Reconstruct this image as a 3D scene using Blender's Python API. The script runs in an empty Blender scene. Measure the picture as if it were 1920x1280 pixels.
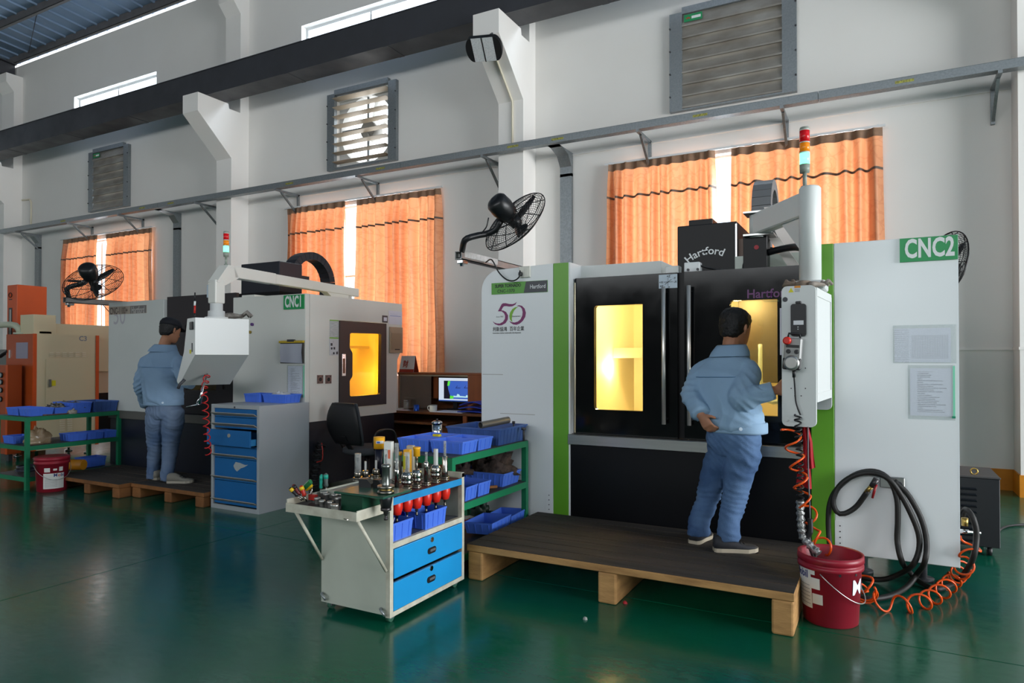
import bpy, bmesh, math, random
from mathutils import Vector, Matrix, Euler, noise
random.seed(7)
scene = bpy.context.scene
COL = scene.collection
PI = math.pi

# ------------------------------------------------------------------ camera
F_PX = 1280.0
CAM_H = 1.45
YAW = math.radians(28.26)
PITCH = math.radians(0.6)
SHIFT_PX = 30.0 - F_PX*math.tan(PITCH)
cam_data = bpy.data.cameras.new('camera')
cam_data.sensor_width = 36.0
cam_data.lens = F_PX/1920.0*36.0
cam_data.shift_y = SHIFT_PX/1920.0
cam_data.clip_end = 300
camera = bpy.data.objects.new('camera', cam_data)
COL.objects.link(camera)
camera.location = (0, 0, CAM_H)
camera.rotation_euler = (math.radians(90)+PITCH, 0, YAW)
scene.camera = camera

# ------------------------------------------------------------------ world, lights, exposure
scene.view_settings.view_transform = 'Standard'
scene.view_settings.look = 'None'
scene.view_settings.gamma = 1.0
scene.view_settings.exposure = 0.08
scene.view_settings.use_curve_mapping = False
world = bpy.data.worlds.new('overcast_sky')
scene.world = world
world.use_nodes = True
_bg = world.node_tree.nodes['Background']
_bg.inputs[0].default_value = (0.93, 0.97, 1.0, 1)
_bg.inputs[1].default_value = 3.2
scene.cycles.max_bounces = 7
scene.cycles.diffuse_bounces = 4
scene.cycles.glossy_bounces = 4
scene.cycles.transmission_bounces = 6
scene.cycles.transparent_max_bounces = 10
scene.cycles.sample_clamp_indirect = 4.0
scene.cycles.caustics_reflective = False
scene.cycles.caustics_refractive = False

def area_light(name, loc, rot, sx, sy, power, color=(1, 1, 1)):
    d = bpy.data.lights.new(name, 'AREA')
    d.shape = 'RECTANGLE'; d.size = sx; d.size_y = sy; d.energy = power; d.color = color
    o = bpy.data.objects.new(name, d); COL.objects.link(o)
    o.location = loc; o.rotation_euler = rot
    return o
R90 = math.radians(90)
# daylight through the big open gate at the right end of the hall
area_light('daylight_gate', (11.6, 3.4, 2.7), (0, R90, 0), 5.0, 8.4, 1600, (0.96, 0.98, 1.0))
# soft front fill light, set in an unseen window row of the opposite wall
area_light('front_window_fill', (-4.0, -11.6, 5.6), (R90, 0, 0), 22.0, 3.2, 400, (0.95, 0.98, 1.0))
# daylight just outside the windows of the back wall, shining in
for _n, _x, _z, _w, _h, _p in (('a', -15.15, 2.75, 3.3, 2.9, 230), ('b', -7.86, 2.75, 3.3, 2.9, 250), ('c', -1.62, 2.75, 3.3, 2.9, 270)):
    area_light('daylight_curtain_window_'+_n, (_x, 9.9, _z), (-R90, 0, 0), _w, _h, _p, (1.0, 0.98, 0.95))
for _n, _x in (('a', -15.0), ('b', -7.77), ('c', -1.6)):
    area_light('daylight_clerestory_'+_n, (_x, 9.7, 7.2), (-R90+math.radians(28), 0, 0), 3.0, 0.9, 240, (0.93, 0.96, 1.0))

# ------------------------------------------------------------------ picture-to-place helpers (a pixel of the 1920x1280 frame on a known plane)
_fw = Vector((-math.sin(YAW)*math.cos(PITCH), math.cos(YAW)*math.cos(PITCH), math.sin(PITCH)))
_rt = Vector((math.cos(YAW), math.sin(YAW), 0))
_up = _rt.cross(_fw)
_C = Vector((0, 0, CAM_H))
def ray(x, y): return _fw + _rt*((x-960)/F_PX) - _up*((y-640-SHIFT_PX)/F_PX)
def Wy(x, y, Y):
    d = ray(x, y); return _C + d*(Y/d.y)
def Wx(x, y, X):
    d = ray(x, y); return _C + d*(X/d.x)
def Wz(x, y, z=0.0):
    d = ray(x, y); return _C + d*((z-CAM_H)/d.z)
def Wd(x, y, dep):
    return _C + ray(x, y)*dep

# ------------------------------------------------------------------ materials
def lin(h):
    if isinstance(h, (tuple, list)): return tuple(h)
    h = h.lstrip('#'); out = []
    for i in (0, 2, 4):
        c = int(h[i:i+2], 16)/255.0
        out.append(c/12.92 if c <= 0.04045 else ((c+0.055)/1.055)**2.4)
    return tuple(out)
_mats = {}
def mat(name, col='808080', rough=0.5, metal=0.0, var=0.0, scale=6.0, col2=None, bump=0.0, bscale=40.0, spec=0.5,
        stretch=(1, 1, 1), emit=None, estr=0.0, alpha=1.0, trans=0.0, coat=0.0, detail=4.0, lo=0.35, hi=0.7, rvar=0.0, ior=1.45):
    if name in _mats: return _mats[name]
    m = bpy.data.materials.new(name); m.use_nodes = True
    nt = m.node_tree; b = nt.nodes['Principled BSDF']
    c = lin(col)
    b.inputs['Base Color'].default_value = (*c, 1)
    b.inputs['Roughness'].default_value = rough
    b.inputs['Metallic'].default_value = metal
    b.inputs['Specular IOR Level'].default_value = spec
    b.inputs['IOR'].default_value = ior
    b.inputs['Alpha'].default_value = alpha
    b.inputs['Transmission Weight'].default_value = trans
    b.inputs['Coat Weight'].default_value = coat
    if emit is not None:
        b.inputs['Emission Color'].default_value = (*lin(emit), 1)
        b.inputs['Emission Strength'].default_value = estr
    if var or bump or rvar:
        tc = nt.nodes.new('ShaderNodeTexCoord'); mp = nt.nodes.new('ShaderNodeMapping')
        nt.links.new(tc.outputs['Object'], mp.inputs[0]); mp.inputs['Scale'].default_value = stretch
    if var or rvar:
        n = nt.nodes.new('ShaderNodeTexNoise'); n.inputs['Scale'].default_value = scale; n.inputs['Detail'].default_value = detail
        nt.links.new(mp.outputs[0], n.inputs['Vector'])
        rp = nt.nodes.new('ShaderNodeMapRange')
        rp.inputs['From Min'].default_value = lo; rp.inputs['From Max'].default_value = hi
        nt.links.new(n.outputs['Fac'], rp.inputs['Value'])
        if var:
            rp.inputs['To Max'].default_value = var
            mx = nt.nodes.new('ShaderNodeMix'); mx.data_type = 'RGBA'
            c2 = lin(col2) if col2 else tuple(x*0.45 for x in c)
            mx.inputs[6].default_value = (*c, 1); mx.inputs[7].default_value = (*c2, 1)
            nt.links.new(rp.outputs[0], mx.inputs[0]); nt.links.new(mx.outputs[2], b.inputs['Base Color'])
        if rvar:
            r2 = nt.nodes.new('ShaderNodeMapRange')
            r2.inputs['From Min'].default_value = 0.3; r2.inputs['From Max'].default_value = 0.75
            r2.inputs['To Min'].default_value = max(0.02, rough-rvar); r2.inputs['To Max'].default_value = rough+rvar
            nt.links.new(n.outputs['Fac'], r2.inputs['Value']); nt.links.new(r2.outputs[0], b.inputs['Roughness'])
    if bump:
        n2 = nt.nodes.new('ShaderNodeTexNoise'); n2.inputs['Scale'].default_value = bscale; n2.inputs['Detail'].default_value = 3
        nt.links.new(mp.outputs[0], n2.inputs['Vector'])
        bp = nt.nodes.new('ShaderNodeBump'); bp.inputs['Strength'].default_value = bump; bp.inputs['Distance'].default_value = 0.01
        nt.links.new(n2.outputs['Fac'], bp.inputs['Height']); nt.links.new(bp.outputs[0], b.inputs['Normal'])
    _mats[name] = m
    return m

def clear_mat(name, col, rough=0.05, gloss=0.12, haze=0.0):
    """thin transparent sheet: tinted see-through + a little gloss (+ milky haze)"""
    if name in _mats: return _mats[name]
    m = bpy.data.materials.new(name); m.use_nodes = True
    nt = m.node_tree; nt.nodes.clear()
    out = nt.nodes.new('ShaderNodeOutputMaterial')
    tr = nt.nodes.new('ShaderNodeBsdfTransparent'); tr.inputs[0].default_value = (*lin(col), 1)
    gl = nt.nodes.new('ShaderNodeBsdfGlossy'); gl.inputs['Roughness'].default_value = rough
    mx = nt.nodes.new('ShaderNodeMixShader'); mx.inputs[0].default_value = gloss
    last = tr
    if haze:
        df = nt.nodes.new('ShaderNodeBsdfDiffuse'); df.inputs[0].default_value = (*lin(col), 1)
        m2 = nt.nodes.new('ShaderNodeMixShader'); m2.inputs[0].default_value = haze
        nt.links.new(tr.outputs[0], m2.inputs[1]); nt.links.new(df.outputs[0], m2.inputs[2]); last = m2
    nt.links.new(last.outputs[0], mx.inputs[1]); nt.links.new(gl.outputs[0], mx.inputs[2])
    nt.links.new(mx.outputs[0], out.inputs[0])
    _mats[name] = m
    return m

# ------------------------------------------------------------------ mesh builder
class MB:
    def __init__(s): s.v = []; s.f = []; s.sm = []
    def add(s, vs, fs, smooth=False):
        o = len(s.v); s.v += [Vector(x) for x in vs]
        for f in fs: s.f.append([i+o for i in f]); s.sm.append(smooth)
        return s
    def box(s, lo, hi, M=None, ch=0.0):
        lo = Vector(lo); hi = Vector(hi)
        if ch <= 0:
            vs = [Vector((x, y, z)) for z in (lo.z, hi.z) for y in (lo.y, hi.y) for x in (lo.x, hi.x)]
            fs = [(0, 2, 3, 1), (4, 5, 7, 6), (0, 1, 5, 4), (2, 6, 7, 3), (0, 4, 6, 2), (1, 3, 7, 5)]
        else:
            bm = bmesh.new(); bmesh.ops.create_cube(bm, size=1)
            for v in bm.verts: v.co = Vector(((lo.x+hi.x)/2+v.co.x*(hi.x-lo.x), (lo.y+hi.y)/2+v.co.y*(hi.y-lo.y), (lo.z+hi.z)/2+v.co.z*(hi.z-lo.z)))
            bmesh.ops.bevel(bm, geom=bm.edges[:], offset=ch, segments=2 if ch > 0.008 else 1, affect='EDGES', profile=0.5)
            bm.verts.index_update()
            vs = [v.co.copy() for v in bm.verts]; fs = [[v.index for v in f.verts] for f in bm.faces]; bm.free()
        if M is not None: vs = [M @ x for x in vs]
        return s.add(vs, fs)
    def bar(s, a, b, w, h, up=(0, 0, 1), ch=0.0):
        """rectangular bar from a to b, w across, h along up"""
        a = Vector(a); b = Vector(b); d = (b-a); L = d.length; d.normalize()
        up = Vector(up)
        if abs(d.dot(up)) > 0.99: up = Vector((0, 1, 0))
        sx = d.cross(up).normalized(); uz = sx.cross(d).normalized()
        M = Matrix((sx, d, uz)).transposed().to_4x4(); M.translation = a
        return s.box((-w/2, 0, -h/2), (w/2, L, h/2), M, ch)
    def cyl(s, a, b, r0, r1=None, n=16, caps=True, smooth=True):
        a = Vector(a); b = Vector(b); r1 = r0 if r1 is None else r1
        return s.rings([(a, r0), (b, r1)], n, caps, smooth)
    def rings(s, ar, n=16, caps=True, smooth=True):
        """straight lathe: list of (point on axis, radius) sharing one axis"""
        d = None
        for i in range(len(ar)-1):
            dd = Vector(ar[i+1][0])-Vector(ar[i][0])
            if dd.length > 1e-6: d = dd.normalized(); break
        if d is None: d = Vector((0, 0, 1))
        t = Vector((0, 0, 1)) if abs(d.z) < 0.9 else Vector((1, 0, 0))
        u = d.cross(t).normalized(); w = d.cross(u)
        if u.cross(w).dot(d) < 0: w = -w
        vs = []; fs = []
        for p, r in ar:
            p = Vector(p)
            for k in range(n):
                a = 2*PI*k/n; vs.append(p+u*(r*math.cos(a))+w*(r*math.sin(a)))
        for i in range(len(ar)-1):
            for k in range(n):
                k2 = (k+1) % n; fs.append((i*n+k, i*n+k2, (i+1)*n+k2, (i+1)*n+k))
        o = len(s.v); s.add(vs, fs, smooth)
        if caps:
            s.add([], [])
            s.f.append([o+k for k in range(n)][::-1]); s.sm.append(False)
            s.f.append([o+(len(ar)-1)*n+k for k in range(n)]); s.sm.append(False)
        return s
    def lathe(s, prof, c=(0, 0, 0), n=24, caps=False, smooth=True, axis=(0, 0, 1)):
        """prof: list of (r, h) along axis from c"""
        c = Vector(c); ax = Vector(axis).normalized()
        return s.rings([(c+ax*h, max(r, 1e-4)) for r, h in prof], n, caps, smooth) if True else s
    def tube(s, pts, r, n=8, caps=True, closed=False):
        pts = [Vector(p) for p in pts]; N = len(pts)
        rad = r if isinstance(r, (list, tuple)) else [r]*N
        vs = []; fs = []; prev = None
        for i in range(N):
            if closed: t = pts[(i+1) % N]-pts[i-1]
            else: t = pts[min(i+1, N-1)]-pts[max(i-1, 0)]
            if t.length < 1e-9: t = Vector((0, 0, 1))
            t.normalize()
            if prev is None:
                a = Vector((0, 0, 1)) if abs(t.z) < 0.9 else Vector((1, 0, 0))
                u = t.cross(a).normalized()
            else:
                u = prev-t*prev.dot(t)
                u = u.normalized() if u.length > 1e-6 else t.orthogonal().normalized()
            prev = u; w = t.cross(u)
            for k in range(n):
                a = 2*PI*k/n; vs.append(pts[i]+(u*math.cos(a)+w*math.sin(a))*rad[i])
        M = N if closed else N-1
        for i in range(M):
            j = (i+1) % N
            for k in range(n):
                k2 = (k+1) % n; fs.append((i*n+k, i*n+k2, j*n+k2, j*n+k))
        o = len(s.v); s.add(vs, fs, True)
        if caps and not closed:
            s.f.append([o+k for k in range(n)][::-1]); s.sm.append(False)
            s.f.append([o+(N-1)*n+k for k in range(n)]); s.sm.append(False)
        return s
    def prism(s, poly, a, b, M=None):
        """poly: 2D (u,v) points; extruded along w from a to b; coordinates (u, w, v) then M"""
        n = len(poly)
        vs = [Vector((u, a, v)) for u, v in poly]+[Vector((u, b, v)) for u, v in poly]
        if M is not None: vs = [M @ x for x in vs]
        fs = [list(range(n)), list(range(2*n-1, n-1, -1))]+[(i, i+n, (i+1) % n+n, (i+1) % n) for i in range(n)]
        return s.add(vs, fs)
    def quad(s, a, b, c, d): return s.add([a, b, c, d], [(0, 1, 2, 3)])
    def loft(s, secs, caps=True, smooth=True):
        """secs: list of equally long point loops"""
        n = len(secs[0]); vs = [Vector(p) for q in secs for p in q]; fs = []
        for i in range(len(secs)-1):
            for k in range(n):
                k2 = (k+1) % n; fs.append((i*n+k, i*n+k2, (i+1)*n+k2, (i+1)*n+k))
        o = len(s.v); s.add(vs, fs, smooth)
        if caps:
            s.f.append([o+k for k in range(n)][::-1]); s.sm.append(smooth)
            s.f.append([o+(len(secs)-1)*n+k for k in range(n)]); s.sm.append(smooth)
        return s
    def mesh(s, name):
        me = bpy.data.meshes.new(name)
        me.from_pydata([tuple(v) for v in s.v], [], s.f); me.validate()
        bm = bmesh.new(); bm.from_mesh(me); bmesh.ops.recalc_face_normals(bm, faces=bm.faces); bm.to_mesh(me); bm.free()
        if len(me.polygons) == len(s.sm):
            me.polygons.foreach_set('use_smooth', s.sm)
        return me
    def build(s, name, m, parent=None, base=None, smooth_angle=None):
        """one mesh object; origin moved to base (default: bottom centre of the bounds) when top-level"""
        me = s.mesh(name)
        return put(name, me, m, parent, base)

def put(name, me, m, parent=None, base=None):
    if m is not None: me.materials.append(m)
    if parent is None:
        if base is None:
            xs = [v.co for v in me.vertices]
            base = Vector(((min(v.x for v in xs)+max(v.x for v in xs))/2, (min(v.y for v in xs)+max(v.y for v in xs))/2, min(v.z for v in xs)))
        base = Vector(base)
        me.transform(Matrix.Translation(-base))
        o = bpy.data.objects.new(name, me); o.location = base
    else:
        o = bpy.data.objects.new(name, me)
        mw = wmat(parent)
        me.transform(mw.inverted())
        o.parent = parent
    COL.objects.link(o)
    return o
def wmat(o):
    m = Matrix.LocRotScale(o.location, o.rotation_euler, o.scale)
    return wmat(o.parent) @ m if o.parent else m
def thing(name, label, cat, loc=(0, 0, 0), group=None):
    o = bpy.data.objects.new(name, None); COL.objects.link(o); o.location = loc
    o.empty_display_size = 0.1
    o['label'] = label; o['category'] = cat
    if group: o['group'] = group
    return o
def tag(o, label, cat, group=None):
    o['label'] = label; o['category'] = cat
    if group: o['group'] = group
    return o
def struct(o, label=None):
    o['kind'] = 'structure'
    if label: o['label'] = label
    return o
def copy_tree(o, parent=None, dloc=None, rotz=None):
    c = o.copy(); COL.objects.link(c)
    if parent is not None: c.parent = parent
    if dloc is not None: c.location = Vector(o.location)+Vector(dloc)
    if rotz is not None: c.rotation_euler = (0, 0, rotz)
    for ch in list(o.children): copy_tree(ch, c)
    return c
def B(lo, hi, ch=0.0): return MB().box(lo, hi, None, ch)
def frame_M(o, x, z):
    """matrix with local x along x, local z along z (surface frame), origin o; local -y is outward normal"""
    x = Vector(x).normalized(); z = Vector(z).normalized(); y = z.cross(x)
    M = Matrix((x, y, z)).transposed().to_4x4(); M.translation = Vector(o); return M
def text(name, body, size, o, x, z, m, parent, bold=0.0, xs=1.0, align='LEFT', shear=0.0, space=1.0, curve=None, arc0=0.0):
    """flat lettering lying on a surface: baseline from o along x, up along z"""
    cu = bpy.data.curves.new('lettering', 'FONT'); cu.body = body; cu.size = size; cu.offset = bold; cu.align_x = align
    cu.shear = shear; cu.space_character = space; cu.resolution_u = 3
    ob = bpy.data.objects.new('lettering', cu)
    me = bpy.data.meshes.new_from_object(ob)
    bpy.data.objects.remove(ob); bpy.data.curves.remove(cu)
    for v in me.vertices:
        px, py = v.co.x*xs, v.co.y
        if curve:
            a = px/curve-arc0; px, py = math.sin(a)*(curve+py), math.cos(a)*(curve+py)-curve
        v.co = (px, 0, py)
    me.transform(frame_M(o, x, z))
    me.materials.clear()
    return put(name, me, m, parent)
def poly_flat(name, pts, o, x, z, m, parent, off=0.0):
    M = frame_M(o, x, z)
    mb = MB(); mb.add([M @ Vector((u, -off, v)) for u, v in pts], [list(range(len(pts)))])
    return mb.build(name, m, parent)
def rrect(w, h, r, n=4, x0=0, z0=0):
    pts = []
    for cx, cz, a0 in ((w-r, r, -90), (w-r, h-r, 0), (r, h-r, 90), (r, r, 180)):
        for k in range(n+1):
            a = math.radians(a0+90*k/n); pts.append((x0+cx+r*math.cos(a), z0+cz+r*math.sin(a)))
    return pts
def coil(path, R, r, turns, n=6, per=14, squash=1.0):
    """helix of radius R round a path (list of points)"""
    pts = smooth_path(path, turns*per)
    out = []; prev = None
    N = len(pts)
    for i, p in enumerate(pts):
        t = (pts[min(i+1, N-1)]-pts[max(i-1, 0)]).normalized()
        if prev is None: u = t.orthogonal().normalized()
        else: u = (prev-t*prev.dot(t)).normalized()
        prev = u; w = t.cross(u); a = 2*PI*turns*i/(N-1)
        rr = R(i/(N-1)) if callable(R) else R
        out.append(p+(u*math.cos(a)+w*math.sin(a))*rr)
    return MB().tube(out, r, n)
def smooth_path(P, N):
    P = [Vector(p) for p in P]
    if len(P) == 2: return [P[0].lerp(P[1], i/(N-1)) for i in range(N)]
    Q = [P[0]*2-P[1]]+P+[P[-1]*2-P[-2]]
    segs = len(P)-1; out = []
    L = [0]
    for i in range(segs): L.append(L[-1]+(P[i+1]-P[i]).length)
    for k in range(N):
        s_ = L[-1]*k/(N-1); i = 0
        while i < segs-1 and s_ > L[i+1]: i += 1
        t = (s_-L[i])/max(L[i+1]-L[i], 1e-9)
        a, b, c, d = Q[i], Q[i+1], Q[i+2], Q[i+3]
        out.append(0.5*((2*b)+(c-a)*t+(2*a-5*b+4*c-d)*t*t+(3*b-a-3*c+d)*t**3))
    return out
# ================================================================== SETTING
WALL_Y = 9.15
M_wall = mat('wall_paint', 'e8e6e2', 0.85, var=0.10, scale=1.3, col2='cfc9c0', bump=0.05, bscale=30)
M_pil = mat('pilaster_paint', 'efece8', 0.85, var=0.08, scale=2.0, col2='d3cdc4', bump=0.06, bscale=25)
M_orange_skirt = mat('orange_skirting_paint', 'd98a12', 0.6, var=0.35, scale=5, col2='8a4a08')
M_steel_dark = mat('dark_painted_steel', '3a3b40', 0.5, var=0.3, scale=2.5, col2='27282c', rvar=0.1)
M_galv = mat('galvanised_steel', '8e9497', 0.45, 0.75, var=0.35, scale=45, col2='6d7376', detail=6, rvar=0.1)
M_galv_dirty = mat('sooty_galvanised_steel', 'a8a49c', 0.5, 0.5, var=0.6, scale=2.0, col2='5a5046', stretch=(1, 1, 2.2), detail=5, rvar=0.1)
M_black_steel = mat('black_steel', '1b1b1d', 0.45)
M_glass_clear = clear_mat('clear_window_glass', 'f4faff', 0.02, 0.06)
M_white_frame = mat('white_window_frame', 'd8dadb', 0.5)

# floor: glossy green paint with scuffs, seams as shallow grooves
def floor_material():
    m = bpy.data.materials.new('green_epoxy_floor'); m.use_nodes = True; nt = m.node_tree; b = nt.nodes['Principled BSDF']
    tc = nt.nodes.new('ShaderNodeTexCoord'); 
    def nz(scale, det, st=(1, 1, 1), rough=0.6):
        mp = nt.nodes.new('ShaderNodeMapping'); mp.inputs['Scale'].default_value = st; nt.links.new(tc.outputs['Object'], mp.inputs[0])
        n = nt.nodes.new('ShaderNodeTexNoise'); n.inputs['Scale'].default_value = scale; n.inputs['Detail'].default_value = det; n.inputs['Roughness'].default_value = rough
        nt.links.new(mp.outputs[0], n.inputs['Vector']); return n
    def rng(src, a, b_, c, d):
        r = nt.nodes.new('ShaderNodeMapRange'); r.inputs['From Min'].default_value = a; r.inputs['From Max'].default_value = b_
        r.inputs['To Min'].default_value = c; r.inputs['To Max'].default_value = d; nt.links.new(src, r.inputs['Value']); return r
    big = nz(0.55, 5); fine = nz(9, 8, (1, 2.2, 1), 0.7); spots = nz(38, 2)
    mx = nt.nodes.new('ShaderNodeMix'); mx.data_type = 'RGBA'
    mx.inputs[6].default_value = (*lin('085a3e'), 1); mx.inputs[7].default_value = (*lin('0c534b'), 1)
    nt.links.new(rng(big.outputs['Fac'], .38, .64, 0, 1).outputs[0], mx.inputs[0])
    m2 = nt.nodes.new('ShaderNodeMix'); m2.data_type = 'RGBA'; m2.inputs[7].default_value = (*lin('07422f'), 1)
    nt.links.new(mx.outputs[2], m2.inputs[6]); nt.links.new(rng(fine.outputs['Fac'], .5, .75, 0, .5).outputs[0], m2.inputs[0])
    m3 = nt.nodes.new('ShaderNodeMix'); m3.data_type = 'RGBA'; m3.inputs[7].default_value = (*lin('0a1a16'), 1)
    nt.links.new(m2.outputs[2], m3.inputs[6]); nt.links.new(rng(spots.outputs['Fac'], .77, .8, 0, .6).outputs[0], m3.inputs[0])
    nt.links.new(m3.outputs[2], b.inputs['Base Color'])
    nt.links.new(rng(fine.outputs['Fac'], .3, .75, .12, .27).outputs[0], b.inputs['Roughness'])
    b.inputs['Specular IOR Level'].default_value = 0.55
    bp = nt.nodes.new('ShaderNodeBump'); bp.inputs['Strength'].default_value = 0.12; bp.inputs['Distance'].default_value = 0.004
    bn = nz(14, 6, (1, 1.6, 1)); nt.links.new(bn.outputs['Fac'], bp.inputs['Height']); nt.links.new(bp.outputs[0], b.inputs['Normal'])
    return m
M_floor = floor_material()
# floor built as separate bays with narrow sawn joints between them
ROOM_X0, ROOM_X1, ROOM_Y0 = -30.0, 12.0, -12.0
M_joint = mat('dark_floor_joint', '061410', 0.8)
fl = B((ROOM_X0, ROOM_Y0, -0.3), (ROOM_X1, WALL_Y, -0.012)).build('floor', M_joint, base=(0, 0, -0.3)); struct(fl)
jx = [ROOM_X0, -18.6, -12.9, -4.62, 1.6, 7.2, ROOM_X1]
jy = [ROOM_Y0, -5.6, 0.25, 3.98, WALL_Y]
for i in range(len(jx)-1):
    for j in range(len(jy)-1):
        g = 0.004
        B((jx[i]+g, jy[j]+g, -0.012), (jx[i+1]-g, jy[j+1]-g, 0.0)).build('floor_bay', M_floor, fl)

# back wall with real openings
def wall_holes(x0, x1, z0, z1, ya, yb, holes):
    xs = sorted({x0, x1, *[h[0] for h in holes], *[h[1] for h in holes]}); zs = sorted({z0, z1, *[h[2] for h in holes], *[h[3] for h in holes]})
    def hole(i, k):
        cx = (xs[i]+xs[i+1])/2; cz = (zs[k]+zs[k+1])/2
        return any(h[0] < cx < h[1] and h[2] < cz < h[3] for h in holes)
    mb = MB()
    for i in range(len(xs)-1):
        for k in range(len(zs)-1):
            if hole(i, k): continue
            a, b_, c, d = xs[i], xs[i+1], zs[k], zs[k+1]
            mb.quad((a, ya, c), (b_, ya, c), (b_, ya, d), (a, ya, d)); mb.quad((a, yb, c), (a, yb, d), (b_, yb, d), (b_, yb, c))
            for (ii, kk, q) in ((i-1, k, [(a, ya, c), (a, yb, c), (a, yb, d), (a, ya, d)]), (i+1, k, [(b_, ya, c), (b_, ya, d), (b_, yb, d), (b_, yb, c)]),
                                (i, k-1, [(a, ya, c), (b_, ya, c), (b_, yb, c), (a, yb, c)]), (i, k+1, [(a, ya, d), (a, yb, d), (b_, yb, d), (b_, ya, d)])):
                if ii < 0 or kk < 0 or ii >= len(xs)-1 or kk >= len(zs)-1 or hole(ii, kk): mb.quad(*q)
    return mb
CLER = [(-16.53, -13.50), (-9.30, -6.25), (-3.15, 0.0)]  # third one lies out of view, added for its light
LOUV = [(-15.72, -14.45), (-8.47, -7.2), (-2.32, -1.02)]
WIN = [(-16.6, -13.62), (-9.4, -6.3), (-3.2, -0.08)]
holes = [(a, b, 6.6, 7.53) for a, b in CLER]+[(a, b, 4.83, 6.0) for a, b in LOUV]+[(a, b, 1.15, 4.12) for a, b in WIN]
w = wall_holes(-22.0, ROOM_X1, 0, 8.74, WALL_Y, WALL_Y+0.24, holes).build('wall_back', M_wall, base=(-5, WALL_Y+.12, 0)); struct(w)
WALL = w
# other walls of the hall (behind and beside the camera)
def gate_wall():
    mb = MB(); x0, x1 = ROOM_X1, ROOM_X1+0.24
    for (ya, yb, za, zb) in ((ROOM_Y0, -1.0, 0, 9.6), (7.8, WALL_Y+.24, 0, 9.6), (-1.0, 7.8, 5.3, 9.6)):
        mb.box((x0, ya, za), (x1, yb, zb))
    return mb
struct(gate_wall().build('wall_right', M_wall))
struct(B((ROOM_X0-.24, ROOM_Y0, 0), (ROOM_X0, WALL_Y+.24, 9.6)).build('wall_left', M_wall))
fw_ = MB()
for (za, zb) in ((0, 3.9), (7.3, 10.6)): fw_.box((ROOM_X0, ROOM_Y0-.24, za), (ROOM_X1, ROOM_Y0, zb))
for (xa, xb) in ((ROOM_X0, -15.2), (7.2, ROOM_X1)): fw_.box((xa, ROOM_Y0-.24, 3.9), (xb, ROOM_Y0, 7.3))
struct(fw_.build('wall_front', mat('darkened_wall_paint', '8f8f8c', .85, var=.1, scale=1.3, col2='7d7b77')))  # unseen wall, darkened so the glossy black doors reflect less light

# pilasters with corbels (part of the back wall)
def pilaster(x0, x1, right_end=False):
    mb = MB()
    poly = [(WALL_Y, 0), (8.75, 0), (8.75, 5.19), (8.03, 5.86), (8.03, 6.19), (8.68, 6.19), (8.70, 6.10), (8.95, 6.10), (8.95, 8.0), (8.78, 8.2), (8.78, 8.42), (WALL_Y, 8.42)]
    M = Matrix(((0, 1, 0, 0), (1, 0, 0, 0), (0, 0, 1, 0), (0, 0, 0, 1)))
    mb.prism(poly, x0, x1, M)
    return mb.build('pilaster', M_pil, WALL)
PIL = [(-19.3, -18.75), (-11.09, -10.68), (-4.93, -4.52), (1.29, 1.70), (7.4, 7.81)]
for a, b in PIL: pilaster(a, b)
# orange painted skirting along the wall and round the pilasters
sk = MB(); xs0 = -22.0
for a, b in PIL:
    sk.box((xs0, WALL_Y-0.012, 0.0), (a, WALL_Y, 0.23)); sk.box((a-.012, 8.738, 0), (b+.012, 8.75, .23))
    sk.box((a-.012, 8.75, 0), (a, WALL_Y, .23)); sk.box((b, 8.75, 0), (b+.012, WALL_Y, .23)); xs0 = b
sk.box((xs0, WALL_Y-0.012, 0), (ROOM_X1, WALL_Y, .23))
struct(sk.build('baseboard_back', M_orange_skirt))
tr1 = MB(); tr1.box((-4.52, WALL_Y-.02, 1.53), (1.29, WALL_Y, 1.56)); tr1.box((1.28, 8.735, 1.53), (1.71, WALL_Y, 1.56))
struct(tr1.build('trim_1', M_pil)); 
tr2 = MB(); tr2.box((-4.50, WALL_Y-.014, 4.39), (1.28, WALL_Y, 4.405))
struct(tr2.build('trim_2', M_pil))
tr3 = MB(); tr3.box((-10.66, WALL_Y-.014, 4.39), (-4.95, WALL_Y, 4.405))
struct(tr3.build('trim_3', M_pil))

# clerestory windows
for i, (a, b) in enumerate(CLER):
    f = MB(); z0, z1 = 6.6, 7.53; y = WALL_Y+.14
    for (p, q) in (((a, z1-.05), (b, z1)), ((a, z0), (b, z0+.05)), ((a, z0+.05), (a+.05, z1-.05)), ((b-.05, z0+.05), (b, z1-.05)), (((a+b)/2-.02, z0+.05), ((a+b)/2+.02, z1-.05))):
        f.box((p[0], y-.02, p[1]), (q[0], y+.03, q[1]))
    o = f.build('window_%d' % (i+1), M_white_frame); struct(o)
    B((a+.05, y, z0+.05), ((a+b)/2-.02, y+.006, z1-.05)).build('pane', M_glass_clear, o)
    B(((a+b)/2+.02, y, z0+.05), (b-.05, y+.006, z1-.05)).build('pane', M_glass_clear, o)
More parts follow.
